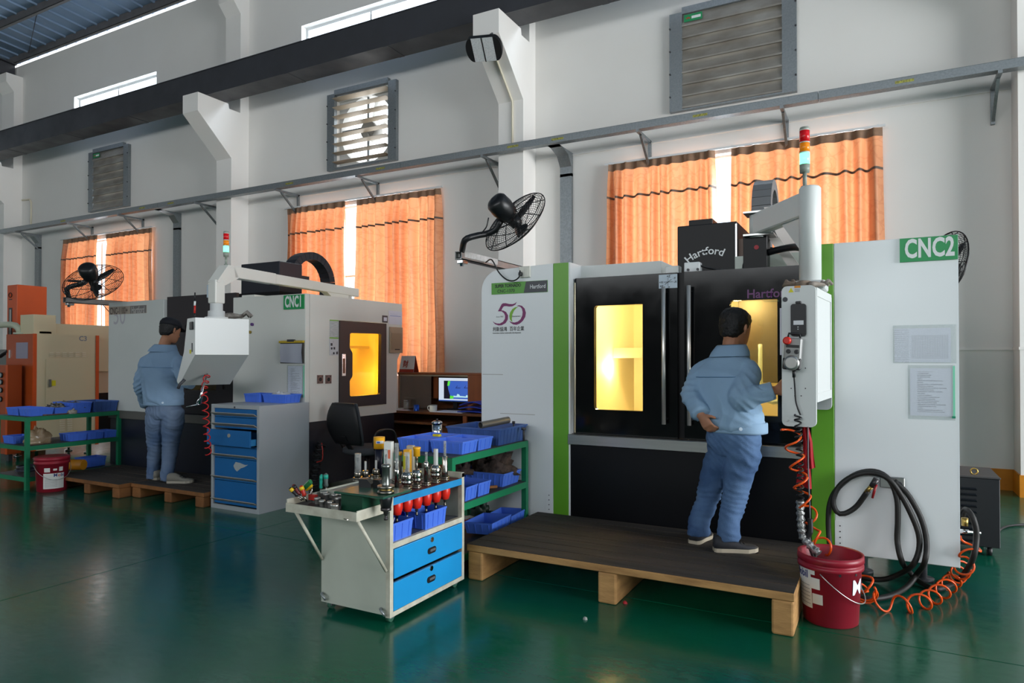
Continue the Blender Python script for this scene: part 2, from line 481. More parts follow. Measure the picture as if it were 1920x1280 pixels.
# tall windows behind the curtains
for i, (a, b) in enumerate(WIN):
    f = MB(); z0, z1 = 1.15, 4.12; y = WALL_Y+.14; n = 3
    f.box((a, y-.02, z1-.03), (b, y+.03, z1)); f.box((a, y-.02, z0), (b, y+.03, z0+.05))
    xs = [a+(b-a)*k/n for k in range(n+1)]
    for k, x in enumerate(xs):
        xa = min(max(x-.025, a), b-.05); f.box((xa, y-.02, z0+.05), (xa+.05, y+.03, z1-.05))
    for k in range(n):
        f.box((xs[k]+.025, y-.015, 2.87), (xs[k+1]-.025, y+.025, 2.905))
    o = f.build('window_%d' % (i+4), M_white_frame); struct(o)
    for k in range(n):
        for (c, d) in ((z0+.05, 2.87), (2.905, z1-.05)):
            B((xs[k]+.026, y+.002, c), (xs[k+1]-.026, y+.007, d)).build('pane', M_glass_clear, o)

# roof: sloped ribbed sheets, purlins, rafters
M_sheet = mat('blue_grey_roof_sheet', '7c93ad', 0.4, 0.3, var=0.3, scale=1.2, col2='5d6f86', stretch=(1, .2, 1), rvar=.1)
M_purlin = mat('grey_purlin_steel', '6f6c6d', 0.5, 0.2, var=0.3, scale=6, col2='4d4a4a')
def roof_z(y): return 8.93+0.075*(WALL_Y-y)
ce = MB(); ya, yb = 9.30, ROOM_Y0-.3
ce.add([(ROOM_X0, ya, roof_z(ya)), (ROOM_X1, ya, roof_z(ya)), (ROOM_X1, yb, roof_z(yb)), (ROOM_X0, yb, roof_z(yb)),
        (ROOM_X0, ya, roof_z(ya)+.05), (ROOM_X1, ya, roof_z(ya)+.05), (ROOM_X1, yb, roof_z(yb)+.05), (ROOM_X0, yb, roof_z(yb)+.05)],
       [(0, 1, 2, 3), (4, 7, 6, 5), (0, 4, 5, 1), (1, 5, 6, 2), (2, 6, 7, 3), (3, 7, 4, 0)])
ceil = ce.build('ceiling', M_sheet, base=(0, 0, 8.9)); struct(ceil)
# raised ribs of the roof sheet: shared mesh, one object each
ribp = MB()
L = 4.2
ribp.prism([(-.035, 0), (-.02, -.035), (.02, -.035), (.035, 0)], 0, -L)
rib_me = ribp.mesh('rib')
rib_me.materials.append(M_sheet)
slope = math.atan(0.075)
x = -21.6; first = True
while x < -11.0:
    o = bpy.data.objects.new('rib', rib_me); COL.objects.link(o); o.parent = ceil
    o.location = Vector((x, 9.28, roof_z(9.28)+.001))-Vector((0, 0, 8.9)); o.rotation_euler = (-slope, 0, 0)
    x += 0.41
for y in (9.05, 8.02, 6.9, 5.7, 4.4, 3.0, 1.5, 0, -1.5, -3, -4.5, -6, -7.5, -9, -10.5):
    z = roof_z(y)
    p = MB(); p.box((ROOM_X0, y-.03, z-.17), (ROOM_X1, y-.022, z)); p.box((ROOM_X0, y-.03, z-.17), (ROOM_X1, y+.045, z-.162)); p.box((ROOM_X0, y+.037, z-.162), (ROOM_X1, y+.045, z-.14))
    p.build('purlin', M_purlin, ceil)
for a, b in PIL:   # rafters over the pilasters
    xm = (a+b)/2; r_ = MB()
    for (dx, da, db) in ((.10, -.52, -.50), (.006, -.50, -.19), (.10, -.19, -.17)):
        r_.add([(xm-dx, 9.1, roof_z(9.1)+da), (xm+dx, 9.1, roof_z(9.1)+da), (xm+dx, ROOM_Y0, roof_z(ROOM_Y0)+da), (xm-dx, ROOM_Y0, roof_z(ROOM_Y0)+da),
                (xm-dx, 9.1, roof_z(9.1)+db), (xm+dx, 9.1, roof_z(9.1)+db), (xm+dx, ROOM_Y0, roof_z(ROOM_Y0)+db), (xm-dx, ROOM_Y0, roof_z(ROOM_Y0)+db)],
               [(0, 1, 2, 3), (4, 7, 6, 5), (0, 4, 5, 1), (1, 5, 6, 2), (2, 6, 7, 3), (3, 7, 4, 0)])
    r_.build('rafter', M_steel_dark, ceil)
# diagonal tie rod under the sheets
MB().tube([(-18.2, 9.0, 8.86), (-15.9, 8.03, 8.9)], .008, 6).build('tie_rod', M_steel_dark, ceil)

# ================================================================== crane runway beam on the corbels
cb = thing('crane_beam', 'long dark grey crane runway beam resting on the wall corbels', 'beam', (-8, 8.42, 6.19))
yf, yk, z0, z1 = 8.20, 8.62, 6.19, 6.66
B((-21.5, yf, z0), (9, yk, z0+.014)).build('bottom_flange', M_steel_dark, cb)
B((-21.5, yf+.0, z1-.014), (9, yk, z1)).build('top_flange', M_steel_dark, cb)
B((-21.5, yf+.012, z0+.014), (9, yf+.024, z1-.014)).build('web', M_steel_dark, cb)
B((-21.5, yk-.024, z0+.014), (9, yk-.012, z1-.014)).build('web', M_steel_dark, cb)
B((-21.5, 8.36, z1), (9, 8.46, z1+.07)).build('rail', M_steel_dark, cb)
for x in (-17.5, -15.2, -13, -8.7, -6.6, -3.2, -1, 1):
    B((x-.05, yf+.002, z0-.006), (x+.05, yk-.002, z0)).build('cover_plate', M_steel_dark, cb)
for a, b in PIL:
    B((a+.02, 8.24, 6.19-.001), (b+.25, 8.6, 6.19+.0)).build('bearing_plate', M_steel_dark, cb)

# ================================================================== cable tray along the wall
ct = thing('cable_tray', 'galvanised cable tray running along the back wall on triangular brackets', 'cable tray', (-8, 8.6, 4.42))
for xa, xb in ((-18.6, -12.6), (-12.6, -6.6), (-6.6, -.6), (-.6, 5.4)):
    t = MB(); t.box((xa, 8.58, 4.425), (xb-.006, 8.583, 4.515)); t.box((xa, 8.583, 4.425), (xb-.006, 8.70, 4.428)); t.box((xa, 8.697, 4.428), (xb-.006, 8.70, 4.515)); t.box((xa, 8.575, 4.515), (xb-.006, 8.705, 4.518))
    t.build('tray_section', M_galv, ct)
M_patch = mat('yellow_marker_patch', 'b3b052', 0.7, var=.8, scale=60, col2='3a3a30')
for x in (-15.9, -13.1, -12.2, -9.0, -7.0, -3.9, -4.6, -1.95, .26):
    B((x-.09, 8.5775, 4.455), (x+.09, 8.58, 4.485)).build('joint_mark', M_patch, ct)
BR = [-17.9, -15.75, -13.9, -11.5, -9.35, -7.5, -5.0-.12, -2.76, -1.0+.0, 1.12]
for x in BR:
    b = MB(); b.box((x-.02, 9.11, 4.02), (x+.02, 9.15, 4.42)); b.box((x-.02, 8.58, 4.39), (x+.02, 9.15, 4.424))
    b.bar((x, 9.11, 4.06), (x, 8.72, 4.39), .03, .03)
    b.build('bracket', M_galv, ct)
# vertical drops
for (x, zb) in ((-17.95, 0.0), (-12.75, 0.0), (-4.0, 0.0)):
    d = MB(); d.box((x-.09, 9.09, zb), (x+.09, 9.15, 4.12))
    prof = [(8.66, 4.42), (8.76, 4.42), (8.98, 4.36), (9.09, 4.22), (9.09, 4.08), (9.15, 4.08), (9.15, 4.25), (9.02, 4.42), (8.8, 4.424)]
    M = Matrix(((0, 1, 0, 0), (1, 0, 0, 0), (0, 0, 1, 0), (0, 0, 0, 1)))
    d.prism(prof[:5]+[(9.15, 4.08), (9.15, 4.42)], x-.09, x+.09, M)
    tag(d.build('drop_duct', M_galv), {-17.95: 'galvanised cable duct dropping down the wall at the far left', -12.75: 'galvanised cable duct dropping down the wall right of the far left window', -4.0: 'galvanised cable duct dropping down the wall right of the middle pilaster'}[x], 'cable duct', 'vertical cable ducts on the wall')
# ================================================================== louvre vents and exhaust fan
M_sticker = mat('green_sticker', '1f8a55', 0.5)
M_red = mat('red_print', 'c22a20', 0.5)
M_white_print = mat('white_print', 'dfe3e3', 0.5)
def louvre(x0, x1, z0, z1, label, fan=False):
    y = WALL_Y
    t = thing('exhaust_fan' if fan else 'louvre_vent', label, 'fan' if fan else 'vent', ((x0+x1)/2, y, z0))
    fr = MB(); fwid = .17
    fr.box((x0, y-.07, z0), (x0+fwid, y-.001, z1)); fr.box((x1-fwid, y-.07, z0), (x1, y-.001, z1))
    fr.build('side_frame', M_galv, t) if False else None
    B((x0, y-.07, z0), (x0+fwid, y-.0005, z1)).build('side_frame', M_galv, t)
    B((x1-fwid, y-.07, z0), (x1, y-.0005, z1)).build('side_frame', M_galv, t)
    B((x0+fwid, y-.075, z1-.03), (x1-fwid, y-.0005, z1+.06)).build('top_frame', M_galv, t)
    B((x0+fwid, y-.07, z0), (x1-fwid, y-.0005, z0+.04)).build('bottom_frame', M_galv, t)
    n = 8; H = (z1-.03-z0-.04)/n
    for k in range(n):
        zc = z0+.04+H*(k+.5); a, b = x0+fwid, x1-fwid
        s = MB()
        if fan:   # slats blown open, nearly level
            s.add([(a, y-.13, zc+.004), (b, y-.13, zc+.004), (b, y+.02, zc-.004), (a, y+.02, zc-.004), (a, y-.13, zc+.009), (b, y-.13, zc+.009), (b, y+.02, zc+.001), (a, y+.02, zc+.001)],
                  [(0, 1, 2, 3), (4, 7, 6, 5), (0, 4, 5, 1), (2, 6, 7, 3), (0, 3, 7, 4), (1, 5, 6, 2)])
        else:     # closed, lapped over each other
            s.add([(a, y-.062, zc-H*.62), (b, y-.062, zc-H*.62), (b, y-.022, zc+H*.56), (a, y-.022, zc+H*.56), (a, y-.070, zc-H*.62), (b, y-.070, zc-H*.62), (b, y-.030, zc+H*.56), (a, y-.030, zc+H*.56)],
                  [(0, 1, 2, 3), (4, 7, 6, 5), (0, 4, 5, 1), (2, 6, 7, 3), (0, 3, 7, 4), (1, 5, 6, 2)])
        if not fan: s.box((a, y-.084, zc-H*.62), (b, y-.070, zc-H*.62+.006)); s.box((a, y-.084, zc-H*.62+.006), (b, y-.081, zc-H*.62+.022))
        s.build('slat', mat('cream_slat_steel', 'b5a48e', .45, .2) if fan else M_galv_dirty, t)
    for k in range(4):
        for x in (x0+.01, x1-.01):
            MB().cyl((x, y-.085, z0+.2+k*(z1-z0-.4)/3), (x, y-.07, z0+.2+k*(z1-z0-.4)/3), .012, n=8).build('bolt', M_steel_dark, t)
    if not fan:
        st = B((x0+fwid+.03, y-.0765, z1-.15), (x0+fwid+.27, y-.074, z1-.055)).build('sticker', M_sticker, t)
        poly_flat('mark', [(0, .03), (.02, 0), (.035, .02), (.05, 0), (.07, .03), (.05, .018), (.035, .035), (.02, .018)], (x0+fwid+.05, y-.0766, z1-.12), (1, 0, 0), (0, 0, 1), M_red, st, .0005)
        B((x0+fwid+.13, y-.0772, z1-.12), (x0+fwid+.25, y-.0766, z1-.085)).build('lettering', M_white_print, st)
    else:
        c = Vector(((x0+x1)/2, y+.16, (z0+z1)/2)); Rr = .585
        # duct ring with square collar
        col_ = MB(); N = 40; a = .64
        inn = [(c.x+Rr*math.cos(2*PI*k/N), c.z+Rr*math.sin(2*PI*k/N)) for k in range(N)]
        out = []
        for k in range(N):
            cs, sn = math.cos(2*PI*k/N), math.sin(2*PI*k/N); q = a/max(abs(cs), abs(sn)); out.append((c.x+q*cs, c.z+q*sn))
        col_.add([(u, y+.1, v) for u, v in inn]+[(u, y+.1, v) for u, v in out], [(k, (k+1) % N, (k+1) % N+N, k+N) for k in range(N)])
        col_.add([(u, y+.1, v) for u, v in inn]+[(u, y+.3, v) for u, v in inn], [(k, (k+1) % N, (k+1) % N+N, k+N) for k in range(N)], True)
        col_.build('shroud', mat('pale_fan_shroud', 'c9c9c6', .6), t)
        MB().cyl((c.x, y+.12, c.z), (c.x, y+.34, c.z), .16, n=20).build('motor', mat('grey_fan_motor', '8f8d88', .5), t)
        MB().cyl((c.x, y+.06, c.z-.12), (c.x, y+.12, c.z-.12), .055, n=14).build('pulley', mat('grey_fan_motor'), t)
        for (p, q) in (((c.x, c.z+Rr), (c.x, c.z+.1)), ((c.x, c.z-Rr), (c.x, c.z-.1)), ((c.x-Rr, c.z+.05), (c.x-.1, c.z+.05))):
            MB().bar((p[0], y+.14, p[1]), (q[0], y+.14, q[1]), .035, .02, (0, 1, 0)).build('strut', M_galv, t)
        for k in range(6):
            A = 2*PI*k/6+.3; d = Vector((math.cos(A), 0, math.sin(A))); e = Vector((-math.sin(A), 0, math.cos(A)))
            bl = MB(); p0 = Vector((c.x, y+.26, c.z))
            q = [p0+d*.14-e*.015+Vector((0, .06, 0)), p0+d*.14+e*.015-Vector((0, .06, 0)), p0+d*.55+e*.02-Vector((0, .06, 0)), p0+d*.55-e*.02+Vector((0, .07, 0))]
            bl.add(q+[p+Vector((0, .006, 0)) for p in q], [(0, 1, 2, 3), (4, 7, 6, 5), (0, 4, 5, 1), (1, 5, 6, 2), (2, 6, 7, 3), (3, 7, 4, 0)])
            bl.build('blade', mat('pale_fan_blade', 'c4c4c0', .5), t)
    return t
louvre(-15.83, -14.36, 4.75, 6.1, 'closed grey louvre vent at the far left of the back wall')
louvre(-8.61, -7.08, 4.75, 6.1, 'square wall exhaust fan with open louvre slats and bright round opening', True)
louvre(-2.47, -.88, 4.75, 6.07, 'large closed grey louvre vent with green sticker at upper right')

# ================================================================== curtains
def curtain_mat():
    m = bpy.data.materials.new('orange_damask_curtain'); m.use_nodes = True; nt = m.node_tree; nt.nodes.clear()
    out = nt.nodes.new('ShaderNodeOutputMaterial'); tc = nt.nodes.new('ShaderNodeTexCoord')
    n = nt.nodes.new('ShaderNodeTexVoronoi'); n.inputs['Scale'].default_value = 9; n.feature = 'DISTANCE_TO_EDGE'
    n2 = nt.nodes.new('ShaderNodeTexNoise'); n2.inputs['Scale'].default_value = 5; n2.inputs['Detail'].default_value = 3
    vm = nt.nodes.new('ShaderNodeMix'); vm.data_type = 'VECTOR'; vm.inputs[0].default_value = .22
    nt.links.new(tc.outputs['UV'], n2.inputs['Vector']); nt.links.new(tc.outputs['UV'], vm.inputs[4]); nt.links.new(n2.outputs['Color'], vm.inputs[5]); nt.links.new(vm.outputs[1], n.inputs['Vector'])
    rp = nt.nodes.new('ShaderNodeMapRange'); rp.inputs['From Min'].default_value = .03; rp.inputs['From Max'].default_value = .07
    nt.links.new(n.outputs['Distance'], rp.inputs['Value'])
    mx = nt.nodes.new('ShaderNodeMix'); mx.data_type = 'RGBA'
    mx.inputs[6].default_value = (*lin('d6966e'), 1); mx.inputs[7].default_value = (*lin('dea178'), 1)
    nt.links.new(rp.outputs[0], mx.inputs[0])
    df = nt.nodes.new('ShaderNodeBsdfPrincipled'); df.inputs['Roughness'].default_value = .36
    dm = nt.nodes.new('ShaderNodeMix'); dm.data_type = 'RGBA'; dm.blend_type = 'MULTIPLY'; dm.inputs[0].default_value = 1
    dm.inputs[7].default_value = (.92, .88, .84, 1); nt.links.new(mx.outputs[2], dm.inputs[6]); nt.links.new(dm.outputs[2], df.inputs['Base Color'])
    tl = nt.nodes.new('ShaderNodeBsdfTranslucent')
    tm = nt.nodes.new('ShaderNodeMix'); tm.data_type = 'RGBA'; tm.blend_type = 'MULTIPLY'; tm.inputs[0].default_value = 1
    tm.inputs[7].default_value = (1.0, .84, .68, 1); nt.links.new(mx.outputs[2], tm.inputs[6]); nt.links.new(tm.outputs[2], tl.inputs[0])
    ms = nt.nodes.new('ShaderNodeMixShader'); ms.inputs[0].default_value = .25
    nt.links.new(df.outputs[0], ms.inputs[1]); nt.links.new(tl.outputs[0], ms.inputs[2]); nt.links.new(ms.outputs[0], out.inputs[0])
    return m
M_curtain = curtain_mat()
M_lining = mat('brown_curtain_heading', '8a6a52', .6, var=.3, scale=30, col2='6b5140')
M_braid = mat('dark_braid', '5b5048', .6)
def curtain(x0, x1, ztop, zbot, folds, label, seed):
    rnd = random.Random(seed)
    W = x1-x0; nx = folds*10; zs = [ztop, ztop-.05, ztop-.10, ztop-.24, ztop-.46, ztop-.475, ztop-.49]+[ztop-.49-(ztop-.49-zbot)*k/14 for k in range(1, 15)]
    ph = [rnd.uniform(-.5, .5) for _ in range(folds+1)]; amp = [rnd.uniform(.6, 1.25) for _ in range(folds+1)]
    def yy(u, z):
        t = u*folds; i = min(int(t), folds-1); fr = t-i
        d = max(0, (ztop-z)); a = .018+.078*min(1, d/.4)
        base = math.sin(2*PI*(t+.18*math.sin(t*1.7+seed)))*a*(amp[i]*(1-fr)+amp[i+1]*fr)
        pinch = -.018*math.exp(-((fr-.5)/.10)**2)*math.exp(-d/.12)
        return 9.055+base*.8+pinch+.01*math.sin(3*z+5*u+seed)
    verts = []; uv = []
    flare = .035
    for z in zs:
        for i in range(nx+1):
            u = i/nx; d = (ztop-z)/(ztop-zbot)
            x = x0+W*u+(u-.5)*flare*d*2+.012*math.sin(u*folds*2*PI*.5+z*2)*d
            verts.append((x, yy(u, z), z)); uv.append((u*W*.9, z*.9))
    faces = [(r*(nx+1)+i, r*(nx+1)+i+1, (r+1)*(nx+1)+i+1, (r+1)*(nx+1)+i) for r in range(len(zs)-1) for i in range(nx)]
    def strip(name, ra, rb, m, parent, off):
        idx = range(ra*(nx+1), (rb+1)*(nx+1)); mb = MB()
        vv = [Vector(verts[i])-Vector((0, off, 0)) for i in idx]; K = rb-ra
        mb.add(vv, [(r*(nx+1)+i, r*(nx+1)+i+1, (r+1)*(nx+1)+i+1, (r+1)*(nx+1)+i) for r in range(K) for i in range(nx)], True)
        return mb.build(name, m, parent)
    mb = MB(); mb.add(verts, faces, True); me = mb.mesh('curtain')
    ul = me.uv_layers.new(name='UVMap')
    for lp in me.loops: ul.data[lp.index].uv = uv[lp.vertex_index]
    t = put('curtain', me, M_curtain, None, ((x0+x1)/2, 9.05, zbot)); tag(t, label, 'curtain', 'orange curtains on the back wall windows')
    strip('heading_tape', 0, 2, M_lining, t, .004); strip('braid', 4, 6, M_braid, t, .004)
    return t
def rod(x0, x1, z, label):
    t = thing('curtain_rail', label, 'curtain rail', ((x0+x1)/2, 9.05, z))
    B((x0, 9.03, z), (x1, 9.055, z+.025)).build('rail', M_white_frame, t)
    for k in range(5):
        x = x0+.08+(x1-x0-.16)*k/4; B((x-.012, 9.04, z+.022), (x+.012, 9.15, z+.034)).build('rail_bracket', M_white_frame, t)
rod(-16.85, -13.44, 4.19, 'white curtain rail above the far left window'); rod(-9.6, -6.12, 4.165, 'white curtain rail above the window beside the exhaust fan'); rod(-3.38, .08, 4.145, 'white curtain rail above the window behind the large green striped machine')
curtain(-16.80, -15.40, 4.195, .95, 9, 'orange curtain panel left of the gap in the far left window', 1)
curtain(-15.13, -13.49, 4.185, .95, 10, 'orange curtain panel right of the gap in the far left window', 2)
curtain(-9.55, -8.15, 4.17, 1.2, 9, 'orange curtain panel behind the black cable hoop of the smaller machine', 3)
curtain(-7.88, -6.17, 4.16, 1.2, 10, 'orange curtain panel hanging down to the computer desk', 4)
curtain(-3.32, -1.87, 4.15, 1.2, 9, 'orange curtain panel behind the black spindle housing', 5)
curtain(-1.66, .05, 4.14, 1.2, 9, 'orange curtain panel behind the signal tower of the large machine', 6)

# ================================================================== floodlight on the corbel
M_black = mat('matt_black_plastic', '16171a', .45)
M_led = mat('led_lens_panel', 'c9ced0', .25, var=.5, scale=70, col2='8d9498', bump=.5, bscale=90)
fl_ = thing('floodlight', 'black floodlight with two lens strips mounted under the middle corbel', 'lamp', (-4.85, 8.05, 5.6))
fc = Wy(907, 93, 7.86)
fx = Vector((.90, .20, -.05)).normalized(); fn = Vector((.12, -.62, -.75)).normalized(); fz = fn.cross(fx).normalized(); fx = fz.cross(fn).normalized()
MF = Matrix((fx, -fn, fz)).transposed().to_4x4(); MF.translation = fc
body = []
for k in range(17):
    a = -PI/2+PI*k/16; body.append((.155+.095*math.cos(a), .165*math.sin(a)))
prof = body+[(-u, v) for u, v in body[::-1]]
MB().prism(prof, .0, .07, MF).build('housing', M_black, fl_)
for xa, xb in ((-.15, -.008), (.008, .15)):
    MB().box((xa, -.008, -.16), (xb, .002, .16), MF).build('lens_strip', M_led, fl_)
MB().box((-.006, -.012, -.165), (.006, .0, .165), MF).build('divider', M_black, fl_)
MB().tube([MF @ Vector((.1, .05, .15)), Vector((-4.66, 8.12, 5.92)), Vector((-4.6, 8.2, 5.82))], .018, 8).build('yoke', M_steel_dark, fl_)
wp = [Vector(p) for p in ((-4.70, 7.99, 5.72), (-4.69, 8.22, 5.66), (-4.69, 8.73, 5.185), (-4.69, 8.735, 5.1), (-4.69, 8.735, 4.52))]
MB().tube(wp, .016, 8).build('conduit', mat('cream_conduit', 'd9d2bd', .5), fl_)
# small grey conduit at the far left wall
MB().tube([(-18.3, 9.13, 4.6), (-18.3, 9.13, 5.25), (-18.36, 9.13, 5.33), (-18.7, 9.13, 5.35)], .02, 8).build('wall_conduit', mat('cream_conduit'))
tag(bpy.context.scene.objects['wall_conduit'], 'thin cream conduit bent along the wall at the far left', 'conduit')

# ================================================================== oscillating wall fans
M_fan = mat('black_fan_paint', '17181a', .4, rvar=.1)
M_wire = mat('black_guard_wire', '1a1a1b', .4)
def wall_fan(label, hub, axis, R, arm_pts, motor_len=.30, spin=.4, base=None, wires=40):
    ax = Vector(axis).normalized(); hub = Vector(hub)
    t = thing('wall_fan', label, 'fan', base if base else hub, 'black wall fans on the machines')
    e1 = ax.orthogonal().normalized()
    upv = Vector((0, 0, 1)); e2 = (upv-ax*upv.dot(ax)).normalized(); e1 = e2.cross(ax)
    # motor behind
    mp = [(hub-ax*(.05+motor_len), .03), (hub-ax*(.05+motor_len-.01), .075*R/.33), (hub-ax*(.05+motor_len*.85), .095*R/.33), (hub-ax*(.05+motor_len*.5), .10*R/.33), (hub-ax*(.05+motor_len*.25), .088*R/.33), (hub-ax*.06, .075*R/.33)]
    MB().rings(mp, 20).build('motor', M_fan, t)
    MB().rings([(hub-ax*.04, .05), (hub+ax*.03, .05), (hub+ax*.05, .035)], 14).build('hub', M_fan, t)
    for k in range(3):
        A = spin+2*PI*k/3; d = e1*math.cos(A)+e2*math.sin(A); e = -e1*math.sin(A)+e2*math.cos(A)
        secs = []
        for j in range(7):
            u = j/6; r = .04+(R*.88-.04)*u; w_ = R*(.08+.11*math.sin(PI*min(1, u*.8+.15))); tw = .55-.3*u
            c = hub+d*r
            p = c+e*w_*.6*math.cos(tw)+ax*w_*.6*math.sin(tw); q = c-e*w_*.5*math.cos(tw)-ax*w_*.5*math.sin(tw)
            n_ = (ax*math.cos(tw)-e*math.sin(tw))*.003
            secs.append([p+n_, q+n_, q-n_, p-n_])
        MB().loft(secs).build('blade', M_fan, t)
    # guard: front and back domes of ring wires and ribs
    g = MB()
    def dome(r, side): 
        return (ax*(.095*(1-(r/R)**2.2)+.0) if side > 0 else -ax*(.075*(1-(r/R)**2.2)))
    nr = int(wires*.42)
    for side in (1, -1):
        for j in range(nr):
            r = R*(.20+.80*j/(nr-1)); c = hub+dome(r, side)
            pts = [c+(e1*math.cos(2*PI*k/36)+e2*math.sin(2*PI*k/36))*r for k in range(36)]
            g.tube(pts, .0045 if j == nr-1 else .0020, 4 if j == nr-1 else 3, closed=True)
        for k in range(10):
            A = 2*PI*k/10+(.3 if side > 0 else 0); d = e1*math.cos(A)+e2*math.sin(A)
            g.tube([hub+d*r+dome(r, side) for r in [R*(.15+.85*i/6) for i in range(7)]], .0035, 4)
    g.rings([(hub+dome(0, 1)-ax*.003, R*.19), (hub+dome(0, 1)+ax*.004, R*.19)], 20)
    gd = g.build('guard', M_wire, t)
    if arm_pts:
        MB().tube(smooth_path(arm_pts, 20), .028*R/.33, 10).build('arm', M_fan, t)
    return t
# fan over the left end of the large machine
M_tube = mat('bare_square_tube', '8b8d8c', .4, .6, var=.4, scale=8, col2='5d5d5c')
M_wrapped = mat('taped_tube_wrap', 'cfcdcb', .7, var=.5, scale=25, col2='9a9894')
def fan_set(label, near, Ylen, hubp, axis, R, arm, wrap=True, spin=.4, ml=.30):
    t = wall_fan(label, hubp, axis, R, arm, motor_len=ml, spin=spin, base=near)
    n = Vector(near); s = .033
    tb = MB()
    for (dx, dz, w, h) in ((0, s-.003, 2*s, .006), (0, -s+.003, 2*s, .006), (s-.003, 0, .006, 2*s), (-s+.003, 0, .006, 2*s)):
        tb.box((n.x+dx-w/2, n.y, n.z+dz-h/2), (n.x+dx+w/2, n.y+Ylen, n.z+dz+h/2))
    tb.build('support_tube', M_tube, t)
    if wrap: B((n.x-s-.004, n.y+.04, n.z-s+.02), (n.x+s+.004, n.y+Ylen*.45, n.z+s+.006), .004).build('tape_wrap', M_wrapped, t)
    MB().cyl((n.x, n.y+.05, n.z+s), (n.x, n.y+.05, n.z-s-.05), .016, n=10).build('clamp_bolt', mat('chrome', 'c9cccf', .15, 1.0), t)
    B((n.x-.03, n.y+.02, n.z-s-.03), (n.x+.03, n.y+.1, n.z-s), .005).build('clamp', mat('chrome'), t)
    return t
nA = Vector((-2.985, 4.64, 2.275))
fanA = fan_set('black wall fan tilted down on the left end of the large green striped machine', nA, 1.3,
        Wd(965, 415, 5.42), (.30, .77, -.57), .30, [nA+Vector((0, .05, .03)), Wd(872, 450, 5.35), Wd(892, 442, 5.38), Wd(912, 438, 5.42), Wd(930, 430, 5.40), Wd(938, 412, 5.38)], spin=1.1+PI*.9, ml=.21)
fcab = [Wd(916, 408, 5.3), Wd(912, 425, 5.3), Wd(902, 438, 5.33)]
MB().tube(smooth_path(fcab, 10), .005, 6).build('power_cord', M_black, fanA)
pc = [Vector((-2.94, 5.0, 2.26)), Wy(922, 487, 4.84), Wy(935, 510, 4.84), Wy(950, 524, 4.83), Wy(964, 526, 4.83), Wy(974, 518, 4.83), Wy(975, 507, 4.84)]
MB().tube(smooth_path(pc, 30), .006, 6).build('plug_cord', M_black, fanA)
nB = Wx(121, 562, -8.62)
fanB = fan_set('black wall fan on the smaller machine, in front of the far left curtain', nB, 1.1,
        nB+(Wd(177, 527, 7.9)-Wd(121, 562, 7.9)), (-.39, .57, -.66), .33, [nB+Vector((0, .05, .03)), nB+(Wd(126, 541, 7.9)-Wd(121, 562, 7.9)), nB+(Wd(140, 534, 7.9)-Wd(121, 562, 7.9)), nB+(Wd(152, 532, 7.9)-Wd(121, 562, 7.9)), nB+(Wd(162, 527, 7.8)-Wd(121, 562, 7.9))], False, spin=.05, ml=.20)
MB().tube(smooth_path([nB+Vector((.02, .45, -.03)), nB+Vector((.06, .62, -.25)), nB+Vector((.1, .75, -.52))], 12), .005, 6).build('power_cord', M_black, fanB)
nC = Vector((.35, 5.35, 2.10))
fanC = fan_set('black wall fan half hidden behind the right end panel of the large machine', nC, .8,
        Wy(1768, 500, 5.45), (.84, .45, -.25), .245, [nC+Vector((0, .1, .03)), nC+Vector((0, .12, .15)), Wy(1757, 502, 5.4)], False)

# ================================================================== LARGE MACHINE (green stripes)
F2 = 4.88
M_mwhite = mat('machine_white_paint', 'e6eaec', .38, var=.07, scale=2, col2='cdd1d0', rvar=.06)
M_mwhite2 = mat('machine_pale_paint', 'dde1df', .4, var=.08, scale=3, col2='b5b9b4')
M_green = mat('lime_green_paint', '63a428', .35, var=.12, scale=3, col2='4b7f22')
M_mblack = mat('machine_black_gloss', '090a0c', .12, spec=.28, rvar=.04)
M_mblack2 = mat('machine_black_satin', '0a0b0e', .35, spec=.22)
M_chrome = mat('chrome')
M_brushed = mat('brushed_stainless', 'a9aaa8', .28, 1.0, var=.25, scale=3, col2='7d7d7a', stretch=(.4, 1, 12))
M_chamber = mat('cream_machine_chamber', 'f5ecd0', .6)
M_sheetmetal = mat('chamber_steel', 'b9b5a6', .4, .4)
M_yglass = clear_mat('yellow_safety_glass', 'fff2cb', .03, .05, haze=.05)
M_txt_black = mat('black_print', '14161a', .5)
M_txt_grey = mat('silver_print', 'd4d8da', .35)
M_purple = mat('purple_print', '7d2a63', .45)
M_txt_green = mat('bright_green_print', '7db33a', .45)
M_sign = mat('green_sign', '0f8f4e', .4, var=.1, scale=4, col2='0b7540')

m2 = thing('machining_center', 'large white machining centre with black doors, lime green stripes and CNC2 sign', 'machine', (-1.25, 6.0, 0))
XL, XG1, XG1b, XG2, XG2b, XR = -2.91, -2.256, -2.124, -.395, -.256, .422
ZB, ZT = .19, 2.19
# left panel with rounded top corner
pts = [(XL, ZB), (XG1, ZB), (XG1, ZT)]+[(XL+.17-.17*math.sin(a), ZT-.02-.17+.17*math.cos(a)) for a in [PI/2*k/8 for k in range(9)]]
MB().prism(pts, F2, F2+.12).build('left_panel', M_mwhite, m2)
for xa, xb in ((XG1, XG1b), (XG2, XG2b)):
    B((xa+.0005, F2-.001, ZB), (xb, F2+.07, ZT), .004).build('green_stripe', M_green, m2)
rp = B((XG2b+.0005, F2, ZB), (XR, F2+.06, ZT), .004).build('right_panel', M_mwhite, m2)
